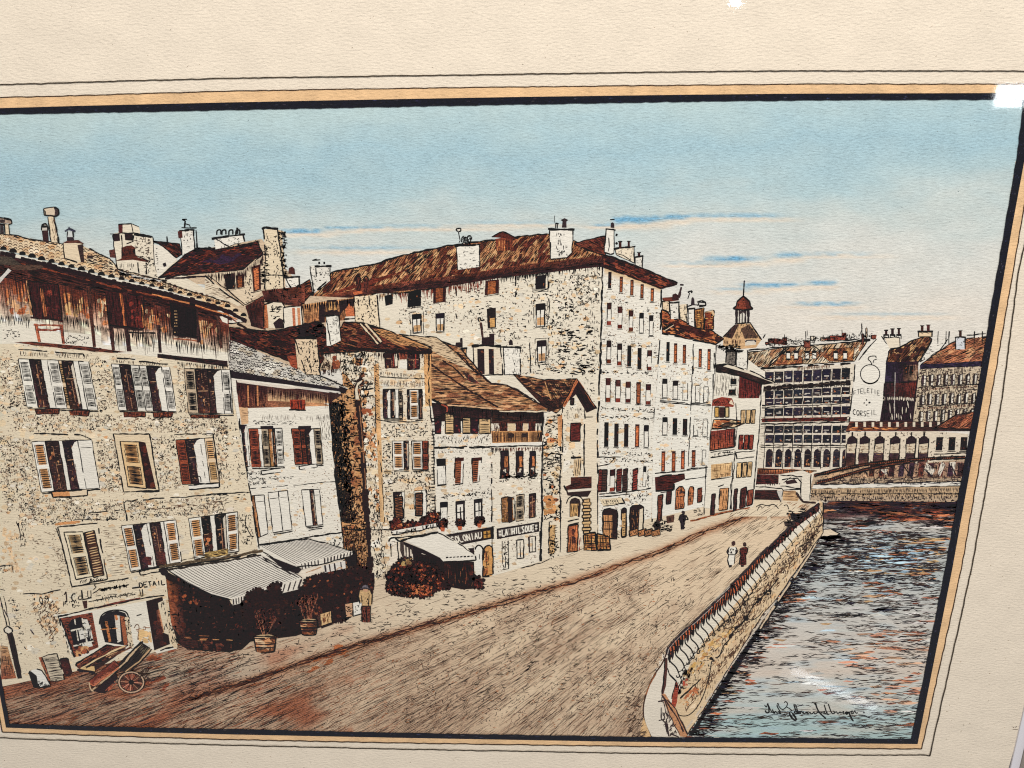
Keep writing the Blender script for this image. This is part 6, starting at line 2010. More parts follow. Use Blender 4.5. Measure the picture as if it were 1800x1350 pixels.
for c, st in (('a 218,690 460,720 490,1005 268,985', 0), ('a 832,760 1010,790 1135,820 1140,1070 870,1045', 1), ('a 1345,860 1540,880 1555,1135 1370,1110', 2)):
    p = Part('window', AH)
    q = K(c)
    poly(p, q, (66, 34, 34) if st < 2 else (36, 28, 31))
    if st == 0:
        blot(p, K('a 330,760 460,760 480,1000 340,990'), 16, (4, 9), ((130, 58, 44), (104, 46, 40), (84, 40, 38)))
        poly(p, K('a 312,750 338,755 372,970 350,975'), (196, 116, 72))
    elif st == 1:
        blot(p, K('a 1010,830 1130,850 1135,1065 1030,1050'), 14, (4, 8), ((120, 50, 42), (96, 42, 38)))
        poly(p, K('a 945,790 965,795 1000,1050 978,1045'), (196, 110, 66))
        poly(p, K('a 1115,880 1130,880 1150,1050 1132,1060'), (206, 130, 80))
    else:
        for y in range(930, 1110, 24):
            wl(p, K('a 1378,%d 1402,%d' % (y, y)), 1.6, (214, 170, 120), .3)
    hatch(p, q, 84, 3, 1.7, (32, 22, 26), (10, 30), (1, 5), .65)
    wl(p, q, 2, INK, .8, True)
poly(AH, K('a 1715,930 1740,925 1800,960 1800,1030 1760,1015'), (232, 222, 204))
BM = Part('beam', AH, 'long brown floor beam')
poly(BM, K('a 110,1178 250,1172 500,1195 720,1215 1000,1255 880,1262 600,1235 300,1205'), (110, 58, 46))
hatch(BM, K('a 110,1178 250,1172 500,1195 720,1215 1000,1255 880,1262 600,1235 300,1205'), 6, 2.6, 1.7, INK, (10, 30), (2, 8), .7)
poly(BM, K('a 1245,1268 1400,1285 1800,1325 1800,1372 1500,1330 1245,1300'), (60, 38, 38))
hatch(BM, K('a 1245,1268 1400,1285 1800,1325 1800,1372 1500,1330 1245,1300'), 5, 2.6, 2, (30, 22, 24), (8, 26), (1, 5), .85)
fall(AH, K('b 1400,160 1800,190'), (3, 12), 2.6, 1.6)
hatch(AH, K('b 150,65 370,85 380,125 155,115'), 88, 4.4, 1.5, (60, 44, 38), (5, 10), (1, 3), .85)
hatch(AH, K('b 435,85 700,100 700,140 445,130'), 88, 4.4, 1.5, (60, 44, 38), (5, 10), (1, 3), .85)
hatch(AH, K('b 885,135 1060,150 1060,185 890,165'), 88, 4.4, 1.5, (60, 44, 38), (4, 9), (1, 3), .85)
hatch(AH, K('b 1100,150 1320,170 1320,195 1105,185'), 88, 4.4, 1.5, (60, 44, 38), (4, 9), (1, 3), .85)
for a in ('b 145,65 375,82', 'b 435,85 660,100 665,120', 'b 880,130 1070,145', 'b 1100,160 1330,180'):
    wl(AH, K(a), 2.2, INK, .8)
hatch(AH, K('b 60,100 140,130 215,520 190,540'), 10, 5, 1.4, INK, (4, 9), (2, 6), .7)
# shuttered windows
window(AH, K('b 145,138 702,160 775,545 215,520'), [('s', .95), ('d', 1.0), ('w', .55), ('s', .95), ('t', .3), ('d', 1.0), ('w', .45), ('s', .9)], 15, label='wide pair of windows with open white shutters')
window(AH, K('b 880,178 1342,205 1395,556 940,545'), [('s', .7), ('d', .95), ('s', .75), ('s', .65), ('v', 1.3), ('s', .7)], 15, label='pair of windows with white shutters and a reddish curtain')
window(AH, K('b 1455,215 1820,225 1845,575 1490,568'), [('h', .85), ('o', 1.0), ('c', 1.1), ('s', .7)], 15)
for c in ('b 275,535 470,535 465,575 290,578', 'b 545,548 710,548 700,590 555,585', 'b 975,560 1150,560 1150,598 980,598', 'b 1210,562 1370,560 1360,600 1215,602', 'b 1500,585 1740,580 1735,605 1510,605'):
    flowerbox(AH, K(c))
window(AH, K('b 250,795 725,778 790,1160 328,1195'), [('b', 1.0), ('o', 1.0), ('w', .3), ('v', 1.15), ('p', 1.05)], 13, label='window with one slatted and one plain white shutter')
q = K('b 405,1190 690,1175 692,1220 420,1235')
poly(AH, q, (228, 206, 174))
poly(AH, sub(q, 0, .5), (214, 150, 98))
wl(AH, q, 2.4, INK, .6, True)
wl(AH, K('b 270,728 450,735 630,740'), 2.4)
wl(AH, K('b 620,735 720,775'), 1.8)
q = K('b 895,732 1182,732 1260,1188 978,1192')
p = Part('window', AH, 'window half covered by a tan slatted shutter')
poly(p, q, (226, 204, 170))
wl(p, q, 2.2, INK, .6, True)
s = K('b 1100,790 1150,800 1235,1170 1160,1165')
poly(p, s, (48, 30, 30))
blot(p, s, 10, (3, 7), ((90, 44, 36), (70, 36, 34)))
shutter(p, K('b 950,790 1100,795 1160,1165 1010,1150'), (226, 190, 140), INK, 15, 1.7, (196, 142, 90), 2)
wl(p, K('b 985,1190 1260,1180'), 2)
window(AH, K('b 1390,780 1690,762 1735,1118 1442,1132'), [('r', .75), ('v', 1.2), ('w', .35), ('t', .75)], 12)
wl(AH, K('b 1380,735 1685,732 1740,1150'), 2)
q = K('b 1490,1140 1735,1120 1735,1155 1495,1172')
poly(AH, q, WHT)
wl(AH, q, 2.2, INK, .6, True)
curve(AH, K('b 1520,1115 1520,1075 1580,1070 1590,1115'), 1.8)
for a in ('c 1005,250 985,150 980,110 1000,92 1300,70 1800,38', 'c 180,828 330,830 480,795'):
    wl(AH, K(a), 2.2, INK, .9)
hatch(AH, K('c 1170,150 1370,130 1790,90 1790,115 1400,150 1180,165'), -4, 3, 1.4, (90, 62, 46), (8, 24), (2, 8), .7)
for a in ('c 640,180 760,185 950,165', 'c 590,240 960,235', 'c 470,275 600,255'):
    wl(AH, K(a), 1.6, INK, 1.2, gaps=.25)
blot(AH, K('c 430,265 640,245 640,270 430,290'), 12, (3, 6), ((214, 150, 96),), 2)
# ground-floor windows with frame
q = K('c 455,300 770,270 850,712 570,772')
p = Part('window', AH, 'window with both slatted shutters closed')
poly(p, q, (230, 214, 186))
wl(p, q, 2.2, INK, .7, True)
wl(p, K('c 445,310 470,380 500,470'), 2)
shutter(p, K('c 505,340 655,335 735,690 600,715'), (226, 210, 178), INK, 17, 1.7, (216, 176, 126), 2)
s = K('c 665,345 745,325 825,680 740,700')
poly(p, s, (72, 46, 38))
slats(p, s, 18, (206, 170, 126), 1.8, .15, .9)
wl(p, s, 1.8, INK, .5, True)
scrib(p, K('c 620,725 820,700 820,720 620,745'), 18, 6, 1.5, INK, '/t')
window(AH, K('c 960,290 1392,243 1437,575 1032,650'), [('b', .95), ('v', 1.1), ('w', .25), ('o', .85), ('w', .3), ('b', 1.0)], 13)
window(AH, K('c 1490,232 1880,178 1890,490 1537,555'), [('b', .9), ('k', .6), ('w', .35), ('k', .75), ('b', .85)], 12, sill=False)
blot(AH, K('c 1600,300 1680,290 1690,470 1620,480'), 10, (3, 6), ((70, 40, 36), (200, 120, 76), (50, 34, 34)))
blot(AH, K('c 1110,530 1200,530 1200,605 1120,605'), 12, (4, 7), ((96, 46, 42), (76, 40, 42)))
blot(AH, K('c 1240,500 1310,490 1315,590 1245,590'), 12, (4, 7), ((76, 40, 38), (96, 50, 44)))
for c in ('c 1100,640 1320,605 1325,640 1110,680',):
    wl(AH, K(c), 2, INK, .6, True)
poly(AH, K('c 1620,500 1800,470 1800,520 1620,545'), (206, 170, 104))
hatch(AH, K('c 1610,500 1800,470 1880,480 1880,540 1440,600 1260,630 1270,615'), -9, 3, 1.8, (60, 46, 36), (8, 22), (1, 5), .8)
curve(AH, K('g 330,200 320,270 345,330 370,370'), 1.8)
scrib(AH, K('g 255,210 360,200 390,420 280,440'), 40, 6, 1.4, INK, 'tc~')
hatch(AH, K('g 0,50 350,20 330,110 0,120'), -3, 5, 1.3, INK, (3, 8), (3, 10), .7, 2)
# the words painted along the wall
LTR = Part('lettering', AH, 'hand-drawn words painted over the shop front')
text(LTR, 'DETAIL', K('t 1225,185 1575,145 1585,205 1235,250'), 2.2, INK, .74)
text(LTR, "'09", [(55, 1052), (86, 1046), (89, 1059), (59, 1066)], 1.9, INK, .7)
text(LTR, '1', [(109, 1042), (120, 1039), (121, 1057), (112, 1060)], 2.6, (52, 38, 36), .8)
text(LTR, 'Cd', K('t 325,335 490,300 495,400 340,440'), 2.2, INK, .74)
text(LTR, 'U', K('t 550,290 600,285 605,380 550,390'), 1.8, INK, .8)
for a in ('t 475,280 490,395', 't 480,410 610,380'):
    wl(LTR, K(a), 2.2, INK, .5)
curve(LTR, K('t 620,325 680,290 720,260 740,290 790,280 820,255 850,265 890,240 930,255 980,230 1050,225 1100,205'), 1.8)
scrib(LTR, K('t 700,265 1080,205 1085,235 710,295'), 34, 5, 1.8, INK, '~t')
scrib(LTR, K('t 650,395 1170,310 1175,345 660,425'), 34, 5, 1.5, INK, '~t')
scrib(LTR, K('t 220,430 480,430 470,500 240,490'), 12, 7, 1.8, INK, 'ct')
text(LTR, 'SUPEL', K('t 1110,545 1310,490 1315,525 1120,580'), 1.9, INK, .7)
curve(LTR, K('t 640,215 665,240 630,275'), 1.8)
wl(LTR, K('t 345,240 600,200 830,165 1095,120 1110,180'), 2.2, INK, .8)
wl(LTR, K('t 1140,255 1245,240'), 4, INK, .6)
wl(LTR, K('t 1240,270 1260,360 1285,355 1275,265'), 2)
wl(LTR, K('t 660,360 1240,300'), 1.2, INK, .6, gaps=.4)
# shop windows and door
poly(AH, K('c 455,990 730,960 1170,880 1220,1270 1010,1290 600,1330 560,1300'), (233, 224, 206))
B2 = Part('beam', AH)
poly(B2, K('c 650,885 690,880 690,940 665,945'), (70, 42, 38))
poly(B2, K('c 750,935 900,895 1110,855 1110,870 900,915 770,945'), (112, 54, 46))
wl(B2, K('c 460,1005 660,960 900,910 1110,868 1300,840'), 2.6)
wl(B2, K('c 700,890 1000,820'), 1.4, INK, .6, gaps=.3)
p = Part('shop_window', AH, 'red framed arched shop window')
q = K('c 475,1020 730,975 780,1250 590,1330')
poly(p, q, (130, 66, 50))
hatch(p, q, -12, 3.4, 1.6, INK, (6, 16), (2, 6), .6)
s = K('c 540,1070 570,1030 630,1010 680,1025 710,1060 740,1210 590,1265')
poly(p, s, (34, 30, 34))
for c in ('c 650,1030 690,1030 715,1100 660,1110', 'c 620,1110 690,1105 700,1170 635,1190', 'c 700,1110 720,1110 735,1180 715,1190', 'c 640,1220 720,1200 735,1240 650,1260'):
    poly(p, K(c), (226, 220, 206))
for c in ('c 590,1030 620,1200', 'c 650,1020 690,1230', 'c 560,1120 720,1080', 'c 580,1240 740,1200'):
    wl(p, K(c), 2.2, (226, 216, 196), .4)
blot(p, K('c 590,1250 730,1220 700,1310 600,1330'), 12, (3, 6), ((170, 92, 60), (206, 150, 100), (50, 34, 36)))
scrib(p, K('c 560,1040 720,1040 730,1230 590,1250'), 24, 7, 1.6, (30, 26, 30), 't~')
wl(p, K('c 475,1020 590,1330'), 2.6)
scrib(p, K('c 480,1080 540,1080 590,1320 540,1320'), 24, 6, 1.4, INK, 't')
wl(p, K('c 455,1000 470,1030 480,1080'), 2)
p = Part('shop_window', AH, 'arched shop window with an orange curtain')
s = K('c 790,1060 800,1010 850,970 930,960 990,980 1015,1030 1010,1240 830,1210')
poly(p, s, (38, 34, 38))
poly(p, K('c 905,995 945,1000 960,1200 930,1215'), (224, 214, 198))
poly(p, K('c 830,1045 850,1045 880,1205 860,1210'), (196, 120, 70))
poly(p, K('c 950,1000 985,1010 1010,1230 980,1230'), (160, 92, 62))
poly(p, K('c 905,995 925,995 935,1030 915,1040'), (206, 130, 80))
wl(p, K('c 795,1110 930,1100'), 1.8, (206, 140, 90), .5)
scrib(p, K('c 800,1040 900,1000 930,1200 840,1200'), 20, 6, 1.6, (26, 22, 26), 't~')
curve(p, K('c 785,1070 800,1005 850,968 930,956 1000,975 1022,1040'), 2.6)
poly(AH, K('c 985,1010 1020,1015 1060,1250 1020,1260'), (226, 204, 172))
scrib(AH, K('c 985,1010 1030,1015 1060,1250 1020,1260'), 26, 6, 1.5, INK, 'ct')
curve(AH, K('c 1060,1100 1080,1070 1100,1090 1090,1190 1110,1150'), 1.6, (120, 90, 70))
scrib(AH, K('c 1080,1100 1180,1080 1200,1200 1100,1200'), 30, 7, 1.2, (130, 92, 66), 'c~')
blot(AH, K('c 1090,1110 1190,1100 1210,1250 1100,1250'), 12, (4, 8), ((222, 182, 130),))
wl(AH, K('c 1080,1000 1120,990'), 2)
p = Part('door', AH, 'dark open doorway')
q = K('c 1155,885 1285,850 1345,1225 1220,1275')
poly(p, q, (42, 28, 28))
poly(p, K('c 1250,900 1310,870 1345,1090 1330,1150 1285,1130'), (224, 206, 176))
grad(p, K('c 1235,960 1260,950 1300,1130 1260,1150'), [(80, 42, 38), (190, 120, 84), (206, 150, 108), (90, 50, 42)], 3, 6, .1)
scrib(p, K('c 1270,900 1310,890 1330,1100 1300,1110'), 10, 7, 1.6, INK, 't')
blot(p, K('c 1200,1000 1260,1000 1320,1230 1230,1260'), 12, (4, 8), ((84, 42, 34), (60, 36, 34)))
poly(p, K('c 1225,1280 1390,1235 1400,1260 1240,1300'), (232, 222, 204))
wl(p, K('c 1220,1285 1400,1240'), 2.6)
poly(p, K('c 1310,870 1340,960 1350,1120 1390,1130 1405,1250 1380,1260 1340,1200'), (222, 198, 164))
scrib(p, K('c 1320,930 1400,1100 1400,1250 1350,1200'), 26, 7, 1.7, INK, 'tc')
# drainpipe and wall foot
DP = Part('drainpipe', AH)
poly(DP, K('c 8,800 40,800 45,835 25,845 75,1090 50,1090 5,850'), (224, 208, 180))
wl(DP, K('c 0,850 20,940 55,1080'), 2.2)
wl(DP, K('c 28,845 78,1080'), 1.6)
poly(DP, K('c 30,1100 60,1080 95,1105 100,1130 70,1145 40,1130'), (228, 216, 196))
wl(DP, K('c 30,1105 60,1082 98,1108 98,1130 68,1145 38,1132'), 2.2, INK, .5, True)
poly(DP, K('d 55,290 100,280 130,400 175,640 140,645 85,420'), (46, 34, 34))
hatch(DP, K('d 55,290 100,280 130,400 175,640 140,645 85,420'), 76, 3, 1.5, (26, 20, 22), (8, 24), (1, 5), .8)
grad(AH, K('d 0,380 60,390 130,640 10,650'), [(214, 176, 134), (206, 160, 112), (150, 84, 56), (150, 80, 56)], 6, 8, .15)
hatch(AH, K('d 0,380 60,390 130,640 10,650'), -4, 4, 1.4, (80, 50, 40), (6, 18), (1, 5), .8)
hatch(AH, K('d 0,460 70,440 120,600 0,640'), 84, 4, 1.6, INK, (6, 18), (2, 8), .6)
for a in ('c 0,610 95,600 105,660', 'c 0,790 40,800'):
    wl(AH, K(a), 1.8, INK, .8)
scrib(AH, K('c 0,600 90,600 95,650 0,650'), 8, 6, 1.4, INK, 'tc')
for a in ('c 30,950 60,1010', 'c 240,1110 270,1150', 'c 190,1245 205,1265'):
    wl(AH, K(a), 2, (70, 60, 60), .8)
wl(AH, K('f 260,500 330,900 360,1110'), 1.6, INK, 1, gaps=.4)
scrib(AH, K('f 60,560 260,540 340,1060 130,1080'), 90, 5, 1.4, INK, 'tc', 1.7, 16)
wl(AH, K('f 0,1125 180,1112 355,1105'), 2)
for pts in ('f 185,200 215,480', 'g 410,300 425,460'):
    wl(AH, K(pts), 1.8, INK, .7)
# roof with half-round tiles
R_ = Part('roof', AH, 'tiled roof with a row of round tile ends')
RA = [(-150, 425), (0, 411), (22, 413), (76, 424), (147, 433), (193, 455), (207, 473), (278, 491), (333, 511), (400, 531), (433, 556), (430, 560), (400, 544), (333, 522), (267, 501), (178, 481), (73, 455), (0, 437), (-150, 428)]
poly(R_, RA, (226, 200, 164))
blot(R_, RA, 90, (3, 8), ((214, 176, 134), (230, 210, 178), (222, 188, 146), (206, 160, 116)), 1.6)
up()
for k in range(6):
    n = 46
    for i in range(n):
        t = i / n
        x = -20 + t * 430
        y = np.interp(x, [-20, 0, 22, 76, 147, 193, 207, 278, 333, 400], [412, 411, 413, 424, 433, 455, 473, 491, 511, 531])
        yb = np.interp(x, [0, 73, 178, 267, 400], [437, 455, 480, 500, 540])
        f = (k + .5) / 6
        yy = y + (yb - y) * f + U(-1, 1)
        if yb - y < 10 and k % 2:
            continue
        r = U(3, 5)
        stroke(R_, [(x - r, yy + r * .3), (x - r * .3, yy - r * .4), (x + r * .5, yy - r * .3), (x + r, yy + r * .4)], U(1.1, 2), jit((76, 52, 42), .35))
wl(R_, [(0, 411), (22, 413), (76, 424), (147, 433), (193, 455), (207, 473), (278, 491), (333, 511), (400, 531)], 2, INK, 1)
wl(R_, [(25, 416), (90, 428), (150, 440), (195, 462)], 1.4, INK, 1, gaps=.3)
eav = [(0, 441), (73, 460), (178, 487), (267, 507), (333, 523), (400, 543), (433, 562)]
wl(R_, [(a, b + 3) for a, b in eav], 7, (40, 28, 32), .6)
wl(R_, [(a, b + 12) for a, b in eav], 3, (128, 62, 44), 1, gaps=.25)
wl(R_, [(a, b + 15) for a, b in eav], 4, (44, 28, 30), 1)
wl(R_, [(a, b + 10) for a, b in eav[3:]], 2, (206, 130, 80), .8, gaps=.3)
up()
for x, y in along([(6, 437), (73, 455), (178, 482), (267, 502), (333, 518), (400, 538), (428, 554)], 15.5):
    r = U(5.4, 6.6) * (1 if x < 200 else .8)
    n = 9
    V = [(x + r * math.cos(-3.3 + i * .44) * 1.05, y + 1 + r * math.sin(-3.3 + i * .44)) for i in range(n)]
    R_.add([(x, y + 2)] + V, [(0, i, i + 1) for i in range(1, n)], [jit((30, 23, 26), .15)] * (n + 1))
# faint glass reflection at the eave corner, painted into the roof colours
grad(R_, [(-20, 448), (20, 452), (44, 470), (-20, 462)], [(70, 60, 52)] * 4, 4, 3, .1)
poly(R_, K('a 80,565 330,565 350,590 250,608 90,600'), (84, 62, 52))
poly(R_, K('a 0,660 60,590 90,610 40,660 0,710'), (214, 206, 196))
wl(R_, K('a 0,660 60,590'), 2)
# chimney pipes
CH = Part('chimney', AH, 'tall stove pipe with a barrel cowl')
poly(CH, K('a 378,185 425,180 462,388 405,385'), (226, 204, 172))
wl(CH, K('a 378,185 405,385'), 2)
wl(CH, K('a 425,180 462,388'), 2.4)
hatch(CH, K('a 400,190 425,185 455,380 430,380'), 76, 3, 1.2, (90, 62, 48), (6, 18), (2, 6), .7)
poly(CH, K('a 345,120 430,108 462,125 465,165 440,182 350,172'), (214, 194, 168))
poly(CH, K('a 425,112 455,118 466,145 455,175 430,178 435,140'), (66, 54, 54))
wl(CH, K('a 345,120 430,108 462,125 465,165 440,182 350,172'), 2.2, INK, .6, True)
wl(CH, K('a 345,135 358,140 360,172'), 2)
CH = Part('chimney', AH, 'short black stove pipe')
poly(CH, K('a 330,295 378,292 385,388 342,380'), (60, 38, 38))
poly(CH, K('a 330,255 345,240 365,242 378,265 376,292 332,294'), (200, 190, 176))
wl(CH, K('a 328,292 330,255 348,240 366,242 378,265 378,292'), 2.4)
wl(CH, K('a 328,262 372,262'), 3.4)
CH = Part('chimney', AH, 'white chimney with a little lantern cap')
poly(CH, K('a 500,395 600,380 650,400 665,545 610,545 515,515'), (228, 206, 174))
poly(CH, K('a 612,410 655,400 668,545 640,545'), (60, 44, 42))
poly(CH, K('a 490,395 540,370 620,368 668,400 600,392'), (90, 54, 46))
poly(CH, K('a 528,345 580,342 585,372 530,375'), (54, 44, 48))
poly(CH, K('a 535,300 575,298 578,345 532,345'), (206, 206, 200))
wl(CH, K('a 512,300 545,278 595,300'), 3.4, (60, 58, 74))
wl(CH, K('a 545,265 548,290'), 2.4, (60, 58, 74))
wl(CH, K('a 535,300 530,345'), 2)
wl(CH, K('a 575,298 580,345'), 2)
wl(CH, K('a 500,395 512,515'), 2.2)
wl(CH, K('a 515,515 610,545 670,548'), 3.4)
CH = Part('chimney', AH, 'low barrel cowl at the left edge')
poly(CH, K('a -80,190 90,205 95,240 -80,230'), (170, 146, 126))
wl(CH, K('a -80,190 30,195 90,210 95,240 60,248 -80,240'), 3)
blot(CH, K('a -60,200 40,205 40,235 -60,230'), 10, (3, 6), ((60, 48, 48),))
poly(CH, K('a 35,245 70,245 75,325 40,320'), (222, 200, 168))
wl(CH, K('a 35,245 40,320'), 2)
wl(CH, K('a 68,245 75,325'), 2)
poly(CH, K('a 0,250 25,250 30,320 0,320'), (60, 50, 50))
hatch(R_, K('a 660,420 870,520 930,600 900,630 680,560'), 12, 4.4, 1.8, INK, (8, 24), (2, 7), .75)
poly(R_, K('a 690,490 735,490 735,515 690,515'), (50, 40, 40))
wl(R_, K('a 930,615 1100,665 1320,690'), 2)
poly(R_, K('a 930,610 1100,655 1280,690 1260,700 1080,670'), (200, 194, 184))
scrib(R_, K('a 940,620 1250,690 1240,700 940,640'), 20, 8, 2.2, INK, '~')

# ------------------------------------------------------------------ quay wall with its railing
QW = Part('quay_wall', 'DRAW', 'stone quay wall between the street and the river')
TOPR = [(1171, 1157), (1180, 1140), (1224, 1089), (1260, 1050), (1307, 1007), (1373, 940), (1440, 880)]
FOOT = [(1207, 1294), (1284, 1170), (1342, 1078), (1367, 1050), (1447, 936)]
poly(QW, TOPR + [(1447, 884)] + FOOT[::-1] + [(1180, 1260), (1168, 1210)], (222, 194, 156))
blot(QW, TOPR + [(1447, 884)] + FOOT[::-1], 260, (2, 4.5), ((218, 184, 142), (228, 204, 170), (214, 174, 130), (222, 190, 150)), 2, 0, 30, -48)
# strip of coping below the railing stays pale
MID = [(1196, 1226), (1240, 1160), (1290, 1095), (1340, 1030), (1400, 960), (1440, 915)]
up()
poly(QW, [(1178, 1160)] + TOPR[2:] + [(1440, 886), (1443, 900), (1398, 944), (1340, 1010), (1290, 1064), (1240, 1122), (1212, 1168), (1195, 1216), (1182, 1214), (1176, 1190)], (231, 220, 200))
scrib(QW, K('o 400,640 470,480 620,330 800,160 940,40 1040,60 900,250 700,440 520,620 420,790'), 190, 6, 1.2, (84, 64, 52), 't/tc', 0)
blot(QW, K('o 430,640 620,400 800,220 900,160 800,330 560,600'), 60, (1.5, 4), ((214, 168, 100), (206, 150, 100), (226, 190, 136)), 1.5, 0, 30, -45)
scrib(QW, K('m 1000,1080 1250,800 1500,560 1750,300 1790,330 1500,680 1300,900 1080,1130'), 220, 7, 1.4, (70, 52, 44), 't/', 0)
scrib(QW, K('m 1150,1200 1360,930 1600,600 1780,380 1790,300 1560,560 1280,880 1100,1130'), 170, 8, 1.4, (84, 58, 44), '/t', 0)
scrib(QW, K('o 470,900 600,760 800,520 960,330 980,300 1050,200 860,380 700,560 480,820'), 120, 9, 1.4, (90, 62, 46), '/t', 0)
blot(QW, K('o 420,840 520,720 640,640 560,800 480,880'), 20, (1.5, 4), ((206, 150, 100), (190, 116, 76)))
hatch(QW, [(1215, 1205), (1290, 1095), (1380, 985), (1444, 905), (1446, 932), (1367, 1045), (1284, 1165), (1225, 1255)], 96, 4.5, 1.2, (84, 58, 46), (4, 11), (4, 12), .6)
scrib(QW, [(1205, 1190), (1290, 1080), (1380, 972), (1440, 905), (1444, 915), (1380, 1000), (1290, 1115), (1215, 1225)], 130, 6, 1.1, (70, 54, 46), 'c~t', 0)
# lower moulding with its knots
curve(QW, K('o 400,900 430,935 500,930 570,860 620,760 660,620 680,500'), 1.7)
curve(QW, K('w 790,920 840,900 890,780 960,700 975,650 1060,560 1140,480 1165,430'), 2)
curve(QW, K('w 800,930 870,860 900,790'), 1.4)
for c in ('w 755,935', 'w 900,780', 'w 985,660', 'w 1050,580', 'w 1160,450', 'o 950,165', 'm 1325,880', 'm 1400,810', 'm 1380,830'):
    x, y = K(c)[0]
    blot(QW, [(x - 5, y - 5), (x + 5, y - 5), (x + 5, y + 5), (x - 5, y + 5)], 5, (2, 4), ((34, 28, 30),))
curve(QW, K('m 1140,1110 1220,1020 1280,920 1320,880 1400,800 1450,740 1480,700'), 1.8)
curve(QW, K('o 960,160 1000,180 1050,150 1090,100'), 1.4)
wl(QW, K('o 430,800 560,680 640,600'), 2.2)
wl(QW, K('o 480,1040 660,790 830,540 1000,290 1200,0'), 2.6, (206, 190, 170), .4)
wl(QW, K('m 1310,1140 1420,960 1600,700 1700,550 1800,390'), 3, (214, 190, 160), .4)
wl(QW, FOOT, 1.6, (50, 40, 40), .6)
wl(QW, [(1447, 884), (1447, 936)], 2, INK, .6)
hatch(QW, K('x 20,600 120,330 200,200 250,150 255,380 150,560 60,720'), 72, 5, 1.5, (70, 50, 42), (6, 16), (2, 8), .7)
scrib(QW, K('x 40,560 250,330 240,400 60,690'), 40, 8, 1.6, (60, 46, 42), '/~')
# kerb band curving to the lower border
KB = Part('kerb', 'DRAW', 'pale kerb sweeping round the end of the railing')
kout = K('o 330,420 290,520 235,600 185,700 145,830 140,930 155,1000 180,1060 205,1110')
kin = K('o 345,1110 325,1040 305,970 290,900 285,800 290,740 300,640 315,540 335,460')
poly(KB, kout + kin, (229, 217, 198))
curve(KB, kout, 2.4, (70, 46, 36))
wl(KB, K('o 240,600 190,690 160,770'), 2, (150, 92, 58), 1)
poly(KB, K('o 320,470 470,560 400,660 370,760 360,860 300,780 300,640'), (230, 219, 200))
poly(KB, K('o 140,950 200,1105 150,1105 110,1080'), (220, 180, 130))
scrib(KB, K('o 0,700 130,850 140,1000 180,1100 30,1100'), 60, 9, 1.2, (70, 52, 44), '/~')
# railing
RLG = Part('railing', 'DRAW', 'wrought iron railing with orange panels and scrolls')
rail = K('w 215,870 235,800 300,720 420,600 560,480 700,350 840,210 1000,60') + K('m 1100,765 1200,665 1300,560 1400,460 1500,360 1600,262 1700,180 1800,110')
low = K('w 250,900 320,830 400,720 500,640 590,530 720,420 850,320 1040,140') + K('m 1160,800 1240,690 1330,580 1430,480 1530,390 1620,290 1700,225 1790,160')
band = rail + low[::-1]
poly(RLG, band, (190, 100, 66))
far = K('m 1350,510 1500,360 1600,262 1700,180 1800,110 1800,170 1700,240 1620,300 1530,395 1400,520')
poly(RLG, far, (110, 56, 48))
scrib(RLG, far, 60, 7, 2.4, (40, 30, 34), '/c')
R1, L1 = along(rail, 6), along(low, 6)
n = 58
for i in range(n):
    t = i / (n - 1)
    a = R1[int(t * (len(R1) - 1))]
    b = L1[int(t * (len(L1) - 1))]
    k = 1.0 - .62 * t
    up(.2)
    stroke(RLG, [a, ((a[0] + b[0]) / 2 + 1, (a[1] + b[1]) / 2), b], 2.6 * k + .8, jit(INK, .2), .9)
    if i % 2 == 0:
        c = L1[min(len(L1) - 1, int(t * (len(L1) - 1)) + 2)]
        stroke(RLG, [a, ((a[0] + c[0]) / 2, (a[1] + c[1]) / 2), c], 1.8 * k + .5, INK, .9)
    # drips and scrolls hanging from the rail
    s = 18 * (1 - .62 * t)
    if i % 2:
        curve(RLG, [b, (b[0] + s * .05, b[1] + s * .5), (b[0] + s * .5, b[1] + s * .95), (b[0] + s * .75, b[1] + s * 1.3), (b[0] + s * .9, b[1] + s * 1.7)], 1.9 * k + .7)
        x, y = b[0] + s * .9, b[1] + s * 1.7
        curve(RLG, [(x, y), (x + s * .08, y + s * .3), (x - s * .15, y + s * .4), (x - s * .22, y + s * .2)], 1.6 * k + .5)
        curve(RLG, [(x - s * .1, y - s * .1), (x + s * .3, y - s * .3), (x + s * .6, y - s * .75)], 1.2 * k + .4)
    else:
        poly(RLG, [(b[0] - 2 * k - 1, b[1] - 2), (b[0] + 2 * k + 1, b[1] - 2), (b[0] + 2 * k, b[1] + s * .35), (b[0] - .5, b[1] + s * .72), (b[0] - 2 * k, b[1] + s * .35)], jit((38, 30, 32), .2))
        wl(RLG, [(b[0] - s * .16, b[1] + s * .1), (b[0] - s * .14, b[1] + s * .45)], 1.2, INK, .3, lift=False)
wl(RLG, rail, 2.8, (52, 44, 48), .4)
wl(RLG, [(a[0] + 1.2, a[1] + 2) for a in rail[:8]], 1.1, (170, 160, 150), .3, gaps=.3)
wl(RLG, [(a[0] - 1.4, a[1] - 1.6) for a in rail[:12]], 1.1, (60, 50, 50), .4)
poly(RLG, K('o 315,480 330,478 330,560 318,700 300,760 285,800 280,740 300,640'), (84, 50, 44))
wl(RLG, K('o 312,480 300,620 288,760'), 2.2)
wl(RLG, K('o 330,560 345,610 400,665 410,720'), 2.4)
poly(RLG, K('o 400,670 420,700 405,830 385,890 360,860 370,780'), (160, 70, 52))
wl(RLG, K('o 395,670 370,760 360,850 385,895'), 2)
poly(RLG, K('o 285,770 310,760 400,900 490,1090 470,1105 430,1100 330,900'), (196, 140, 100))
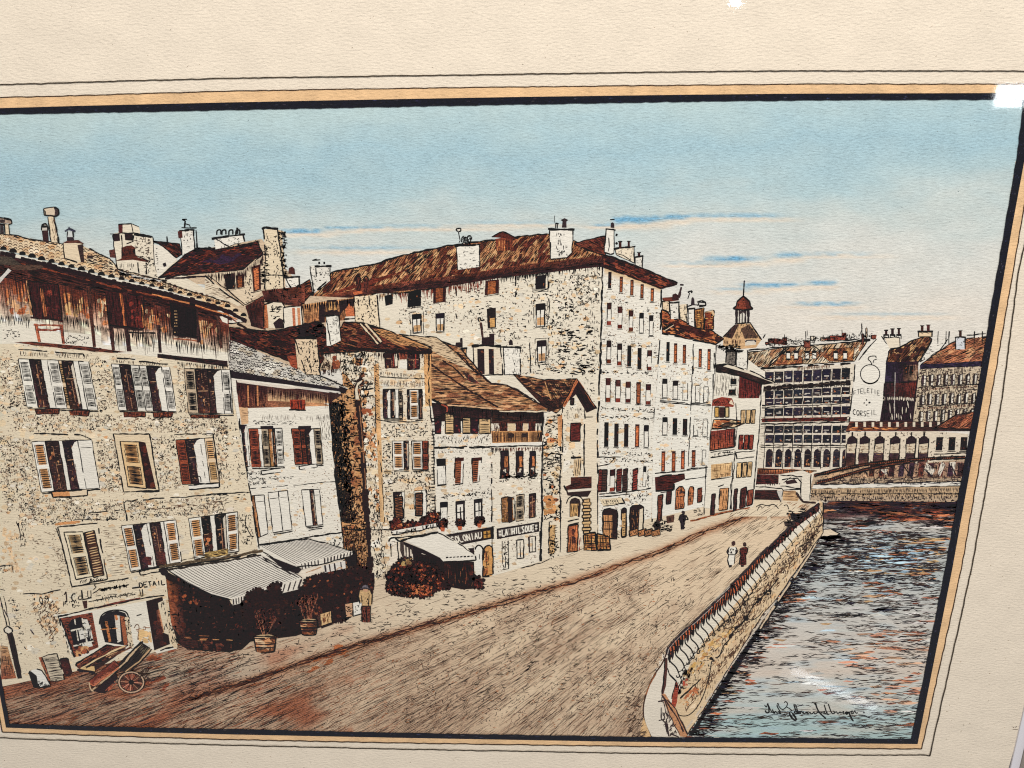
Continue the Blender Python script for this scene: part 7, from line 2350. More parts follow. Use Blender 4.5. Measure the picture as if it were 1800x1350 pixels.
for a, w in (('o 285,775 350,870 420,980 480,1105', 2.6), ('o 300,770 400,890 490,1085', 2.4), ('o 310,820 345,930 430,1090', 1.6), ('o 285,790 280,960 320,1000 340,1100', 2), ('o 320,960 350,1080 420,1105', 1.8), ('o 255,825 310,815', 2.2), ('o 260,975 310,965', 2.2), ('o 300,830 330,950', 1.6), ('o 315,1000 330,1070', 3)):
    wl(RLG, K(a), w, (54, 40, 40), .8)
scrib(RLG, K('o 290,800 340,900 430,1100 340,1100 290,960'), 40, 6, 1.7, (60, 46, 46), 't/c')
scrib(RLG, K('o 390,700 470,560 540,540 500,640 420,780'), 60, 7, 1.8, (44, 36, 36), 't', 0)
blot(RLG, K('o 450,640 490,640 490,700 450,700'), 5, (3, 5), ((196, 90, 66),))
poly(RLG, K('m 1570,190 1640,195 1690,170 1680,220 1640,260 1580,240'), (44, 38, 42))
poly(RLG, K('m 1520,255 1600,250 1610,285 1560,300 1530,290'), (64, 52, 50))
scrib(RLG, K('m 1560,170 1700,150 1690,230 1540,300'), 30, 8, 2, INK, 'c~')
wl(RLG, K('m 1690,200 1760,140 1800,110'), 4, (44, 34, 38), .6)

# ------------------------------------------------------------------ awnings, shade under them, shrubs
DARK = Part('shop_front', AH, 'black shaded shop front under the awnings')
SHD = [(290, 1003), (330, 1024), (400, 1048), (407, 1062), (531, 1030), (600, 1000), (650, 1010), (654, 1050), (600, 1092), (560, 1104), (520, 1118), (440, 1128), (425, 1142), (400, 1146), (330, 1142), (312, 1130), (300, 1090)]
poly(DARK, SHD, (38, 25, 26))
grad(DARK, [(292, 1018), (318, 1030), (326, 1130), (302, 1100)], [(170, 96, 58), (60, 34, 32), (56, 32, 32), (140, 76, 52)], 4, 10, .3)
blot(DARK, SHD, 130, (2, 6), ((60, 33, 30), (48, 28, 28), (84, 42, 34), (34, 24, 26)), .8, 1.2, 30)
blot(DARK, K('c 1340,800 1600,860 1560,920 1330,900'), 18, (2, 5), ((150, 80, 50), (110, 56, 40)))
scrib(DARK, SHD, 200, 5, 1.1, (96, 52, 40), 't~', 1.9, 26)
scrib(DARK, SHD, 300, 9, 2, (24, 18, 20), 't~c')
hatch(DARK, K('c 1420,1150 1790,1170 1790,1210 1430,1200'), 2, 4, 1.3, (190, 120, 76), (8, 26), (6, 20), .5)

SHR = Part('hedge', 'DRAW', 'dark red hedge beside the seated café corner')
bush(SHR, [(524, 1060), (535, 1020), (560, 1010), (585, 1002), (600, 1004), (630, 996), (652, 1000), (656, 1030), (648, 1062), (620, 1080), (600, 1092), (570, 1096), (540, 1100)], 170, ((48, 28, 27), (70, 36, 31), (40, 26, 28)), ((120, 60, 42), (150, 84, 54)), .3)


def awning(par, cloth, val, label, nst=26, dirs=None, teeth=11):
    p = Part('awning', par, label)
    poly(p, cloth, (231, 222, 206))
    return p


AW = awning(AH, [(295, 1002), (459, 976), (531, 1015), (527, 1022), (407, 1053), (372, 1044), (330, 1024)], None, 'large striped awning rolled out over the black shop front')
a0, a1, b1, b0 = (297, 1003), (459, 977), (531, 1015), (409, 1051)
for i in range(27):
    t = i / 26
    s, e = lerp(a0, a1, t), lerp(b0, b1, t)
    m = lerp(s, e, .5)
    m = (m[0] - 5 * (1 - t), m[1] + 5 * (1 - t))
    up(.3)
    curve(AW, [s, m, e], 1.1, jit((96, 88, 84), .2), False)
for i in range(4):
    wl(AW, [(452 + i * 5, 978 + i * 1), (520 + i * 3, 1014 + i)], 1.4, (50, 44, 44), .6, gaps=.25)
curve(AW, [(295, 1002), (330, 1025), (372, 1046), (408, 1055)], 2)
poly(AW, [(408, 1053), (531, 1016), (524, 1036), (409, 1064)], (229, 219, 202))
for i in range(26):
    t = i / 25
    s, e = lerp((410, 1053), (530, 1018), t), lerp((411, 1063), (524, 1035), t)
    if i % 2 or t < .2:
        wl(AW, [s, e], 2.6 if t > .5 else 2, (60, 52, 52), .4)
wl(AW, K('c 1255,640 1300,630') + [(295, 1002), (459, 976)], 3.4, (50, 42, 38), .6)
wl(AW, [(280, 996), (380, 983), (462, 968)], 4, (90, 74, 56), 1)
wl(AW, [(280, 1001), (460, 973)], 2.4, INK, .8)
poly(AW, K('c 1255,640 1290,620 1330,650 1330,690 1280,680'), (40, 32, 34))
wl(AW, [(531, 1016), (497, 990), (462, 970)], 1.6, INK, .4)

AW2 = awning(BH, [(458, 958), (542, 947), (618, 969), (620, 974), (531, 997), (500, 984), (470, 972)], None, 'smaller striped awning beside the narrow white house')
for i in range(20):
    t = i / 19
    s, e = lerp((460, 960), (542, 948), t), lerp((520, 992), (616, 970), t)
    up(.3)
    stroke(AW2, [s, lerp(s, e, .5), e], 1.1, jit((110, 100, 94), .2), .8)
poly(AW2, [(528, 992), (619, 968), (619, 976), (531, 1001)], (230, 220, 203))
for i in range(16):
    t = i / 15
    wl(AW2, [lerp((530, 991), (617, 970), t), lerp((532, 1001), (615, 977), t)], 2.2, (60, 52, 52), .4)
wl(AW2, [(458, 958), (500, 952), (542, 947)], 2.6)
wl(AW2, [(542, 947), (580, 957), (618, 969)], 1.8)
poly(AW2, [(466, 975), (531, 1000), (524, 1008), (500, 1002), (480, 985)], (40, 32, 34))
poly(AW2, K('g 930,605 1110,565 1115,625 950,660'), (222, 214, 202))
for x in (950, 985, 1025, 1075):
    wl(AW2, K('g %d,%d %d,%d' % (x, 600 - (x - 950) * .2, x + 8, 655 - (x - 950) * .1)), 2.4, (50, 42, 44), .5)
wl(AW2, K('g 660,640 760,610 940,590 1115,540'), 2.2)
for a in ('g 800,660 920,615', 'g 1040,640 1060,620 1090,625'):
    wl(AW2, K(a), 2, (190, 150, 116), .6)
poly(AW2, K('g 1115,545 1195,500 1200,600 1130,620'), (36, 28, 30))

S3 = Part('hedge', 'DRAW', 'dark red hedge and screen below the plain awning')
poly(S3, K('s 320,520 640,600 985,625 990,760 1080,830 1080,925 860,940 640,900 330,800'), (40, 26, 27))
blot(S3, K('s 640,640 980,640 1000,900 660,900'), 30, (3, 6), ((60, 32, 30), (84, 40, 34), (48, 28, 28)))
hatch(S3, K('s 650,640 985,640 985,900 660,900'), 88, 5, 1.3, (150, 90, 60), (5, 16), (8, 22), .4)
hatch(S3, K('s 320,520 640,600 985,640 985,900 660,900 330,800'), 88, 4, 1.8, (26, 20, 22), (8, 22), (1, 5), .8)
bush(S3, K('s 0,790 60,700 130,600 200,570 270,590 330,640 450,640 560,700 620,760 660,850 700,920 560,960 520,1010 420,1030 260,1020 60,990 0,960'), 330, ((46, 28, 27), (74, 36, 31), (104, 46, 36), (40, 26, 28)), ((170, 84, 54), (196, 104, 64), (140, 66, 46)), .4)
bush(S3, K('s 980,820 1040,800 1085,830 1082,920 990,930'), 24, ((60, 30, 30), (96, 44, 38)), ((140, 60, 48),), .4)
blot(S3, K('s 150,600 300,580 310,660 160,680'), 18, (2, 5), ((170, 140, 90), (120, 90, 60), (44, 34, 34)))
blot(S3, K('s 260,870 520,900 500,1010 280,1000'), 60, (2, 5), ((190, 100, 62), (150, 74, 50), (206, 124, 76)))
scrib(S3, K('s 20,800 560,720 520,1000 60,980'), 160, 5, 1.5, (28, 20, 22), 'co')
AW3 = awning(FT, K('s 190,380 400,330 570,295 700,370 860,450 1000,560 1008,605 640,625 600,580 420,490'), None, 'plain cream awning over the hedge')
wl(AW3, K('s 160,390 300,350 570,297'), 3)
wl(AW3, K('s 570,297 700,365 860,450 960,525'), 1.7)
for i in range(8):
    x, y = lerp(K('s 680,580')[0], K('s 960,566')[0], i / 7)
    wl(AW3, [(x - 2, y), (x + 2.5, y - .6)], 2.2, INK, .3)
wl(AW3, K('s 635,628 800,620 1008,608 1000,560'), 2.2)
poly(AW3, K('s 170,390 420,492 600,582 640,628 630,650 560,600 400,530 330,560 320,640 300,620 290,500 200,440'), (38, 30, 32))
poly(AW3, K('s 150,400 190,400 200,600 175,570 150,500'), (70, 58, 54))
for x in (215, 250, 285):
    wl(AW3, K('s %d,%d %d,600' % (x, 440 + (x - 215) * .4, x + 4)), 2.2, (60, 48, 46), .4)
curve(AW3, K('s 20,400 40,365 90,355 130,390 180,395'), 3)
wl(AW3, K('s 40,420 50,570'), 1.8, INK, .6)
wl(AW3, K('s 120,400 130,600'), 2.4, INK, .8)

# ------------------------------------------------------------------ tubs, boxes, people
def tub(q, label):
    p = Part('plant_tub', 'DRAW', label)
    a, b, c, d = q
    side = [a, b, lerp(b, c, .4), c, bil(q, .75, 1.06), bil(q, .25, 1.08), d, lerp(a, d, .4)]
    poly(p, side, (150, 92, 60))
    blot(p, side, 16, (3, 6), ((206, 146, 100), (120, 66, 46), (90, 50, 40), (226, 190, 150)), 1.5)
    hatch(p, side, 2, 4, 1.6, INK, (8, 22), (2, 6), .8)
    hatch(p, sub(q, .7, 1), 86, 3, 1.4, INK, (5, 14), (1, 4), .8)
    for v in (.12, .5, .72):
        wl(p, [bil(q, 0, v), bil(q, .5, v + .05), bil(q, 1, v)], 2.4, (44, 34, 34), .4)
    poly(p, [bil(q, 0, 0), bil(q, .3, -.1), bil(q, .7, -.1), bil(q, 1, 0), bil(q, .7, .09), bil(q, .3, .1)], (200, 170, 130))
    wl(p, side, 2.2, INK, .5, True)
    return p


def sprig(p, base, n, h, spread):
    """bare forking stems with twigs"""
    up()
    for i in range(n):
        a = (i / (n - 1) - .5) * spread + U(-5, 5)
        x, y = base
        l = h * U(.6, 1.05)
        t = (x + a + U(-3, 3), y - l)
        m = (x + a * .45 + U(-4, 4), y - l * .5)
        curve(p, [(x + a * .12, y), m, t], U(1.1, 2.0), jit((150, 98, 74), .3), False)
        for _ in range(3):
            k = U(.4, 1)
            c = lerp(m, t, k)
            curve(p, [c, (c[0] + U(-6, 6), c[1] - U(2, 7)), (c[0] + U(-11, 11), c[1] - U(3, 10))], U(.7, 1.2), jit((120, 70, 54), .3), False)
    scrib(p, [(base[0] - spread * .6, base[1] - h * 1.1), (base[0] + spread * .6, base[1] - h * 1.1), (base[0] + spread * .35, base[1] - h * .3), (base[0] - spread * .35, base[1] - h * .3)], 60, 6, 1.2, (96, 48, 38), 'c/t', 0)
    scrib(p, [(base[0] - spread * .6, base[1] - h * 1.1), (base[0] + spread * .6, base[1] - h * 1.1), (base[0] + spread * .35, base[1] - h * .2), (base[0] - spread * .35, base[1] - h * .2)], 50, 7, 1.8, (34, 25, 26), 'c/t', 0)


P1 = Part('potted_shrub', 'DRAW', 'tall dark shrub with bare stems in the front tub')
bush(P1, [(425, 1062), (436, 1042), (450, 1034), (468, 1038), (480, 1024), (494, 1026), (492, 1046), (508, 1060), (500, 1090), (480, 1104), (450, 1100), (428, 1090)], 60, ((44, 28, 27), (58, 34, 30)), ((110, 62, 44),), .15)
sprig(P1, (465, 1119), 5, 44, 34)
P2 = Part('potted_shrub', 'DRAW', 'shrub with bare stems in the tub by the sign board')
sprig(P2, (540, 1093), 4, 42, 26)
scrib(P2, [(526, 1050), (560, 1045), (560, 1085), (530, 1085)], 30, 7, 1.4, (120, 70, 52), 'tc')
tub(K('g 385,1165 565,1160 550,1285 408,1285'), 'pale banded half barrel tub nearest the street')
tub(K('g 745,1040 898,1035 880,1148 768,1148'), 'dark banded half barrel tub beside the sign board')
for c, lb in (('g -40,1190 70,1195 60,1275 -20,1275', 'left low dark trough under the awning'), ('g 65,1190 220,1195 222,1280 90,1285', 'right low dark trough under the awning')):
    p = Part('trough', 'DRAW', lb)
    poly(p, K(c), (42, 29, 29))
    blot(p, K(c), 6, (3, 6), ((84, 44, 36), (110, 60, 46)))
    hatch(p, K(c), 2, 4, 1.6, INK, (6, 18), (1, 5), .7)
    wl(p, K(c), 2, (30, 24, 26), .6, True)
    a, b = K(c)[:2]
    wl(p, [a, b], 1.6, (196, 140, 90), .6, gaps=.2)
p = Part('trough', 'DRAW', 'red brown trough beside the doorway')
poly(p, K('d 1420,320 1560,340 1570,395 1440,390'), (66, 38, 34))
hatch(p, K('d 1420,320 1560,340 1570,395 1440,390'), 4, 4, 1.6, INK, (6, 18), (1, 5), .7)
p = Part('sign_board', 'DRAW', 'tan notice board standing by the dark tub')
q = K('g 915,985 1000,960 1010,1055 918,1085')
poly(p, q, (216, 176, 126))
wl(p, q, 2, INK, .5, True)
scrib(p, sub(q, .2, .85, .15, .8), 12, 7, 2, (110, 70, 50), 't')
poly(p, K('g 918,1085 1010,1055 1012,1070 922,1102'), (44, 32, 32))
poly(p, K('g 890,1010 915,990 920,1090 905,1085'), (70, 48, 42))

def crate_box(par, c, label):
    p = Part('crate', par, label)
    q = K(c)
    poly(p, q, (196, 136, 80))
    blot(p, q, 10, (3, 6), ((214, 160, 100), (150, 92, 58)))
    hatch(p, q, 0, 5.4, 2.2, INK, (10, 30), (0, 3), .95)
    hatch(p, q, 88, 8, 2.4, INK, (8, 22), (0, 3), .95)
    wl(p, q, 2.4, INK, .6, True)


crate_box('DRAW', 'j 1465,450 1560,430 1570,575 1470,575', 'left stack of orange slatted crates by the tower house')
crate_box('DRAW', 'j 1570,440 1670,470 1680,570 1575,575', 'right stack of orange slatted crates by the tower house')
for x in (330, 400, 450, 510):
    p = Part('basket', 'DRAW', 'brown basket along the foot of the shop arches')
    q = K('m %d,330 %d,310 %d,360 %d,375' % (x - 34, x + 30, x + 34, x - 30))
    poly(p, q, jit((170, 114, 76), .15))
    hatch(p, q, 60, 3.4, 1.6, INK, (4, 10), (1, 4), .8)
    wl(p, q, 1.8, INK, .8, True)
poly(p, K('m 480,285 520,235 545,270 550,310 500,320'), (60, 46, 44))
scrib(p, K('m 480,285 520,235 640,290 660,330 540,340'), 30, 7, 2, INK, 'c~')
poly(p, K('m 590,215 655,200 650,260 595,270'), (96, 64, 52))
hatch(p, K('m 590,215 655,200 650,260 595,270'), 88, 4, 1.8, INK, (5, 14), (1, 4), .8)
hatch(p, K('j 1670,440 1750,430 1750,490 1680,490'), 20, 4, 2, (60, 40, 36), (4, 12), (2, 5), .7)


def person(lab, parts, strokes, marks=()):
    p = Part('person', 'DRAW', lab)
    for pts, col in parts:
        poly(p, K(pts), col)
    for pts, w in strokes:
        wl(p, K(pts), w, INK, .5)
    for pts, n, kd in marks:
        scrib(p, K(pts), n, 5, 1.5, INK, kd)
    return p


PM = person('man in tan jacket and brown trousers carrying a white box', [
    ('g 1225,800 1310,800 1325,830 1320,910 1300,930 1240,925 1228,900 1215,850', (200, 164, 118)),
    ('g 1240,925 1312,925 1310,1045 1290,1055 1245,1050', (110, 58, 46)),
    ('g 1250,780 1294,780 1290,806 1276,814 1256,808', (196, 150, 116)),
    ('g 1244,784 1250,764 1268,756 1288,762 1296,784', (104, 96, 102)),
    ('g 1228,782 1270,778 1312,786 1312,791 1228,789', (70, 62, 66)),
    ('g 1170,900 1215,888 1240,900 1240,985 1175,1005', (232, 224, 210)),
    ('g 1110,905 1170,900 1170,1005 1120,1010', (206, 160, 124))],
    [('g 1225,800 1215,850 1228,905', 2), ('g 1310,800 1325,835 1320,910', 2), ('g 1240,925 1312,925', 1.8), ('g 1240,925 1245,1050', 2), ('g 1312,925 1310,1045', 2.2), ('g 1300,835 1296,925', 1.4), ('g 1240,840 1244,920', 1.4), ('g 1276,932 1276,1050', 1.6), ('g 1170,900 1172,1005 1240,985', 2), ('g 1110,905 1215,888', 1.8)],
    [('g 1235,820 1310,820 1310,920 1240,920', 5, 't'), ('g 1245,935 1305,935 1305,1045 1250,1045', 22, 't'), ('g 1180,930 1230,920 1230,970 1185,980', 5, 'tc'), ('g 1115,920 1165,915 1165,1000 1120,1000', 12, '~')])
person('woman in white apron and dark cap walking beside the railing', [
    ('m 1105,420 1120,408 1135,412 1138,435 1125,450 1108,445', (70, 46, 44)),
    ('m 1090,460 1140,455 1155,490 1140,510 1130,580 1120,600 1085,600 1075,560 1085,520 1068,495', (232, 224, 208)),
    ('m 1068,485 1085,475 1090,500 1072,505', (60, 50, 50)), ('m 1135,480 1155,480 1152,505 1138,505', (60, 50, 50)), ('m 1082,600 1110,598 1108,618 1085,618', (50, 42, 42))],
    [('m 1090,458 1068,495 1085,520 1075,560 1085,600', 2), ('m 1140,458 1155,490 1135,515 1128,590', 2), ('m 1085,518 1135,518', 1.8), ('m 1090,600 1092,620', 2)], [('m 1095,470 1140,470 1135,510 1095,510', 6, 'tc')])
person('woman in a dark red dress walking beside the railing', [
    ('m 1195,430 1205,418 1222,422 1226,445 1212,455 1198,450', (64, 46, 44)),
    ('m 1180,465 1215,455 1235,470 1232,495 1220,520 1222,590 1215,602 1170,598 1170,560 1180,520 1172,490', (96, 44, 40)), ('m 1178,600 1205,600 1202,615 1182,615', (44, 34, 34))],
    [('m 1180,465 1172,490 1180,520 1170,560 1170,598', 1.8), ('m 1215,455 1236,470 1230,500 1220,520 1222,598', 2)], [('m 1180,470 1228,470 1218,595 1175,595', 26, 'tc')])
person('man in dark clothes standing outside the shops', [
    ('m 708,180 720,168 738,175 738,195 722,200', (60, 50, 50)), ('m 695,205 725,195 745,205 748,240 735,265 732,318 705,320 702,270 690,240', (46, 38, 42))],
    [('m 690,240 700,205 725,195', 2), ('m 745,205 765,240 735,240', 1.8), ('m 680,245 700,235', 1.6)], [('m 700,205 745,205 735,310 705,310', 14, 't')])

# ------------------------------------------------------------------ handcart, barrel, stone bollard at the lower left
BO = Part('bollard', 'DRAW', 'white rounded stone bollard at the corner of the big house')
q = K('d 228,600 250,575 290,568 330,580 360,620 395,690 380,705 310,712 260,705')
poly(BO, q, (232, 226, 214))
poly(BO, K('d 228,605 245,585 290,620 300,680 320,710 260,705'), (34, 28, 30))
scrib(BO, K('d 300,660 390,690 380,705 310,708'), 20, 4, 1.5, INK, 't')
wl(BO, K('d 225,605 240,580 290,566 335,580'), 2)
wl(BO, K('d 330,580 362,625 396,690'), 1.8)
wl(BO, K('d 260,708 320,714 395,700'), 2.6)
BA_ = Part('barrel', 'DRAW', 'ribbed grey barrel leaning on the wall')
q = K('d 330,475 380,455 450,445 510,650 440,665 400,660')
poly(BA_, q, (206, 190, 164))
hatch(BA_, q, -4, 3.2, 1.6, (54, 46, 44), (10, 34), (1, 5), .9, 1, 1.5)
poly(BA_, K('d 305,475 335,470 400,650 385,660 340,560'), (160, 92, 64))
hatch(BA_, K('d 305,475 335,470 400,650 385,660 340,560'), 70, 3, 1.6, INK, (8, 22), (1, 5), .8)
wl(BA_, q, 1.8, INK, .6, True)
p = Part('niche', AH, 'small dark arched niche')
poly(p, K('d 470,500 485,485 520,482 545,495 575,600 540,625 510,620'), (54, 32, 32))
blot(p, K('d 480,520 540,510 565,600 510,610'), 8, (3, 7), ((96, 46, 38), (70, 36, 34)))
wl(p, K('d 470,500 485,484 520,480 545,494'), 2.4)

HC = Part('handcart', 'DRAW', 'old brown handcart tipped forward with empty boxes')
BED = Part('cart_bed', HC)
poly(BED, K('d 600,520 850,375 900,385 1010,385 940,440 750,580 630,570 605,550'), (104, 56, 44))
blot(BED, K('d 600,520 850,375 900,385 880,430 640,560'), 20, (4, 8), ((130, 64, 48), (84, 44, 38), (150, 84, 58)), 2.2, ang=-30)
hatch(BED, K('d 600,520 850,375 900,385 880,430 640,560'), -30, 3, 1.6, INK, (8, 22), (1, 5), .8)
poly(BED, K('d 640,560 880,430 1000,400 900,480 780,560 740,590'), (54, 38, 36))
wl(BED, K('d 600,525 850,376 905,390'), 2.6)
wl(BED, K('d 605,545 600,525'), 3)
wl(BED, K('d 610,575 750,597'), 4, (40, 34, 38), .5)
poly(BED, K('d 630,565 700,545 745,545 752,585'), (224, 186, 130))
wl(BED, K('d 640,560 880,430 990,385'), 2.4, (226, 196, 150), .6)
wl(BED, K('d 700,550 900,440 1040,400'), 2, (206, 160, 116), .6)
for k in range(12):
    y = U(430, 560)
    wl(BED, K('d %d,%d %d,%d' % (680 + k * 18, 560 - k * 8, 820 + k * 20, 480 - k * 8)), U(1.4, 2.8), rng.choice([INK, (96, 56, 44), (206, 160, 116)]), .8)
SHF = Part('shaft', HC)
poly(SHF, K('d 900,560 1000,460 1110,350 1190,400 1180,430 1060,540 980,590'), (50, 40, 38))
hatch(SHF, K('d 900,560 1000,460 1110,350 1190,400 1180,430 1060,540 980,590'), -45, 3.2, 1.7, (26, 22, 24), (8, 26), (1, 5), .8)
hatch(SHF, K('d 1080,370 1190,380 1190,440 1100,470'), -50, 4, 1.6, (120, 108, 84), (8, 22), (3, 8), .6)
for a, w, c in (('d 720,740 960,540 1120,360', 3, (206, 176, 140)), ('d 740,745 1000,520 1060,450', 2, INK), ('d 990,590 1100,510 1190,410', 2.6, (196, 160, 120)), ('d 1000,600 1110,515 1200,410', 2.2, INK), ('d 1000,470 1115,350', 2.6, INK), ('d 1070,400 1130,350', 3, INK)):
    wl(SHF, K(a), w, c, .7)
poly(SHF, K('d 740,740 920,600 930,640 830,760 780,755'), (44, 32, 34))
hatch(SHF, K('d 820,750 910,660 920,680 850,755'), -45, 4, 3, (160, 84, 62), (8, 22), (2, 6), .9)
BX = Part('box', HC, 'red brown box slung on the cart')
poly(BX, K('d 700,660 905,500 945,540 940,560 745,705 705,695'), (140, 72, 56))
blot(BX, K('d 700,660 905,500 945,540 745,700'), 16, (4, 8), ((160, 84, 64), (120, 58, 46), (176, 100, 76)), 2.2, ang=-36)
hatch(BX, K('d 740,650 900,530 920,545 770,660'), 70, 4, 1.4, (70, 36, 32), (4, 9), (2, 6), .7)
wl(BX, K('d 700,660 905,500 945,540 745,705 705,695'), 2, (60, 38, 36), .6, True)
wl(BX, K('d 710,680 740,700 940,555'), 2.2, (206, 120, 84), .6)
curve(BX, K('d 705,670 715,720 740,745'), 2.2, (206, 176, 140))
WH = Part('wheel', HC)
cx, cy = K('d 1038,672')[0]
poly(WH, [(cx + 23 * math.cos(i * .2618), cy + 19 * math.sin(i * .2618)) for i in range(24)], (92, 56, 46))
blot(WH, [(cx + 20 * math.cos(i * .5236), cy + 16 * math.sin(i * .5236)) for i in range(12)], 18, (3, 7), ((150, 84, 62), (130, 68, 52), (70, 46, 40)))
up()
for i in range(16):
    a = i * .3927 + .1
    stroke(WH, [(cx + 4 * math.cos(a), cy + 3.4 * math.sin(a)), (cx + 12 * math.cos(a), cy + 10 * math.sin(a)), (cx + 21 * math.cos(a), cy + 17 * math.sin(a))], 1.4, jit(INK if i % 2 else (196, 140, 110), .2), .8)
poly(WH, [(cx + 5 * math.cos(i * .7), cy + 4.4 * math.sin(i * .7)) for i in range(9)], (36, 28, 30))
for r, w, c in ((23.5, 1.8, INK), (21.6, 2.4, (206, 170, 140)), (19.6, 1.4, INK)):
    up()
    P_ = [(cx + r * math.cos(i * .2618), cy + r * .82 * math.sin(i * .2618)) for i in range(25)]
    stroke(WH, P_, w, c, 1)
scrib(HC, K('d 1090,560 1170,540 1200,640 1140,690'), 20, 8, 1.6, (60, 42, 38), 'c/')

# ------------------------------------------------------------------ signature
SIG = Part('signature', 'DRAW', 'cursive pen signature at the lower right')
for s, w in (('v 180,295 205,320 222,275 232,300 265,370 310,410', 1.8), ('v 230,300 238,350 235,390 205,395 188,365', 2.6), ('v 280,350 310,405 318,380 345,395 358,410', 2), ('v 345,290 350,320 380,375 390,410 372,395 362,375', 2),
             ('v 345,285 358,275 375,320 420,355 470,315 480,270 455,250 440,265', 1.7), ('v 470,320 520,350 545,375', 1.6), ('v 505,400 530,450 570,490 600,495', 3.4), ('v 545,400 575,440 605,495', 3.4), ('v 505,400 520,385 545,395', 1.8),
             ('v 570,280 572,310 600,380 630,415', 2.2), ('v 590,375 572,385 580,405 610,405 640,395', 1.9), ('v 585,285 600,320 620,380 650,410 655,385 675,385 690,410', 1.9), ('v 700,380 690,400 710,410 730,385 735,405 760,380', 1.8), ('v 760,380 740,395 755,412 780,390 790,410 815,405 830,380', 1.8),
             ('v 830,380 840,410 865,405 880,385', 1.8), ('v 840,290 855,280 865,320 900,390 950,440 990,475', 2.6), ('v 880,395 930,395 960,380', 1.7), ('v 950,390 975,380 960,410 990,405 1010,380', 1.8), ('v 965,290 975,320 1000,400 1025,425', 2), ('v 1020,280 1030,310 1060,390 1085,410 1110,390 1085,380', 2),
             ('v 1110,390 1130,385 1140,405 1160,400 1175,385 1185,400 1205,390', 1.8), ('v 1205,390 1225,380 1215,410 1240,410 1260,385', 1.8), ('v 1275,385 1250,395 1265,415 1290,390 1310,440 1340,495 1355,500', 3), ('v 1290,400 1320,380 1340,375 1325,405 1350,405 1365,370 1385,400 1400,400 1410,395', 1.9),
             ('v 1415,425 1460,430 1500,435 1540,455 1570,455', 2), ('v 1480,390 1500,398', 3), ('v 430,415 445,430', 4)):
    curve(SIG, K(s), w, (28, 24, 24))
curve(SIG, K('v 380,485 480,478 600,480 800,475 1000,478 1200,472 1320,475 1460,465'), 1, (70, 66, 64))

# ------------------------------------------------------------------ ruled borders
def band(part, top, bot, left, right, col):
    pass


def border(name, parent, w, col, pts, wob=.6, label=None):
    p = Part(name, parent, label, INKM)
    wl(p, pts, w, col, wob)
    return p


BLK = Part('border', 'DRAW', 'thick black ink border')
up(4)
edge_o = [(xl(188) - 5, 190), (0, 190), (300, 181.5), (600, 176), (900, 170.5), (1200, 166.5), (1500, 163.8), (1745, 163.5), (1812, 163.5), (1803, 270), (1779, 400), (1754, 545), (1728, 700), (1674, 1000), (1642, 1160), (1613, 1308), (1400, 1306), (1100, 1304), (700, 1297), (400, 1291), (150, 1284.5), (10.4, 1279)]
edge_i = [(xl(200) + 10, 203), (0, 200.5), (300, 195), (600, 189), (900, 183.5), (1200, 178), (1500, 175), (1745, 174.5), (1800, 175), (1789, 270), (1767, 400), (1742, 545), (1717, 700), (1662, 1000), (1630, 1160), (1602, 1299), (1400, 1298), (1100, 1295.5), (700, 1288.5), (400, 1282), (150, 1277), (16, 1272.5)]
n = len(edge_o)
V = edge_o + edge_i
BLK.add(V, [(i, (i + 1) % n, n + (i + 1) % n, n + i) for i in range(n)], [(31, 31, 38)] * (2 * n))
rim = lambda e: e + [e[0]]
wl(BLK, rim(edge_o), 1.4, (31, 31, 38), .7)
wl(BLK, rim(edge_i), 1.4, (31, 31, 38), .7)
for _ in range(420):
    i = rng.randrange(n)
    t, u = rng.random(), U(.1, .9)
    a = lerp(edge_o[i], edge_o[(i + 1) % n], t)
    b = lerp(edge_i[i], edge_i[(i + 1) % n], t)
    x, y = lerp(a, b, u)
    d = lerp(edge_o[i], edge_o[(i + 1) % n], min(1, t + .02))
    stroke(BLK, [(x, y), (x + (d[0] - a[0]) * .4, y + (d[1] - a[1]) * .4), (d[0] - a[0] + x, d[1] - a[1] + y)], U(.8, 1.8), jit(rng.choice(((48, 50, 72), (60, 56, 62), (44, 40, 44))), .2))
tan_o = [(xl(170) - 22, 172), (0, 171.5), (140, 168), (400, 160.5), (600, 157), (900, 153), (1200, 150), (1400, 148), (1745, 148), (1826, 148), (1816, 270), (1794, 400), (1742, 700), (1690, 1000), (1620, 1316.5), (1400, 1315), (1100, 1312), (700, 1306), (400, 1300), (150, 1292.5), (4, 1287)]
TB = Part('wash_band', 'FRAME', 'orange tan watercolour band round the black border')
inner = [(xl(188) - 5, 190), (0, 190), (140, 186), (400, 180), (600, 176), (900, 170.5), (1200, 166.5), (1400, 164.5), (1745, 163.5), (1812, 163.5), (1803, 270), (1779, 400), (1728, 700), (1674, 1000), (1613, 1308), (1400, 1306), (1100, 1304), (700, 1297), (400, 1291), (150, 1284.5), (10.4, 1279)]
for i in range(len(inner)):
    j = (i + 1) % len(inner)
    L = math.hypot(inner[j][0] - inner[i][0], inner[j][1] - inner[i][1])
    grad(TB, [tan_o[i], tan_o[j], inner[j], inner[i]], [(228, 188, 142)] * 4, max(2, int(L / 8)), 2, .035, 22, i == 0)
RL = Part('ruled_line', 'FRAME', 'thin inner ruled line edging the tan band', INKM)
wl(RL, rim(tan_o), 2.3, (74, 56, 42), .55)
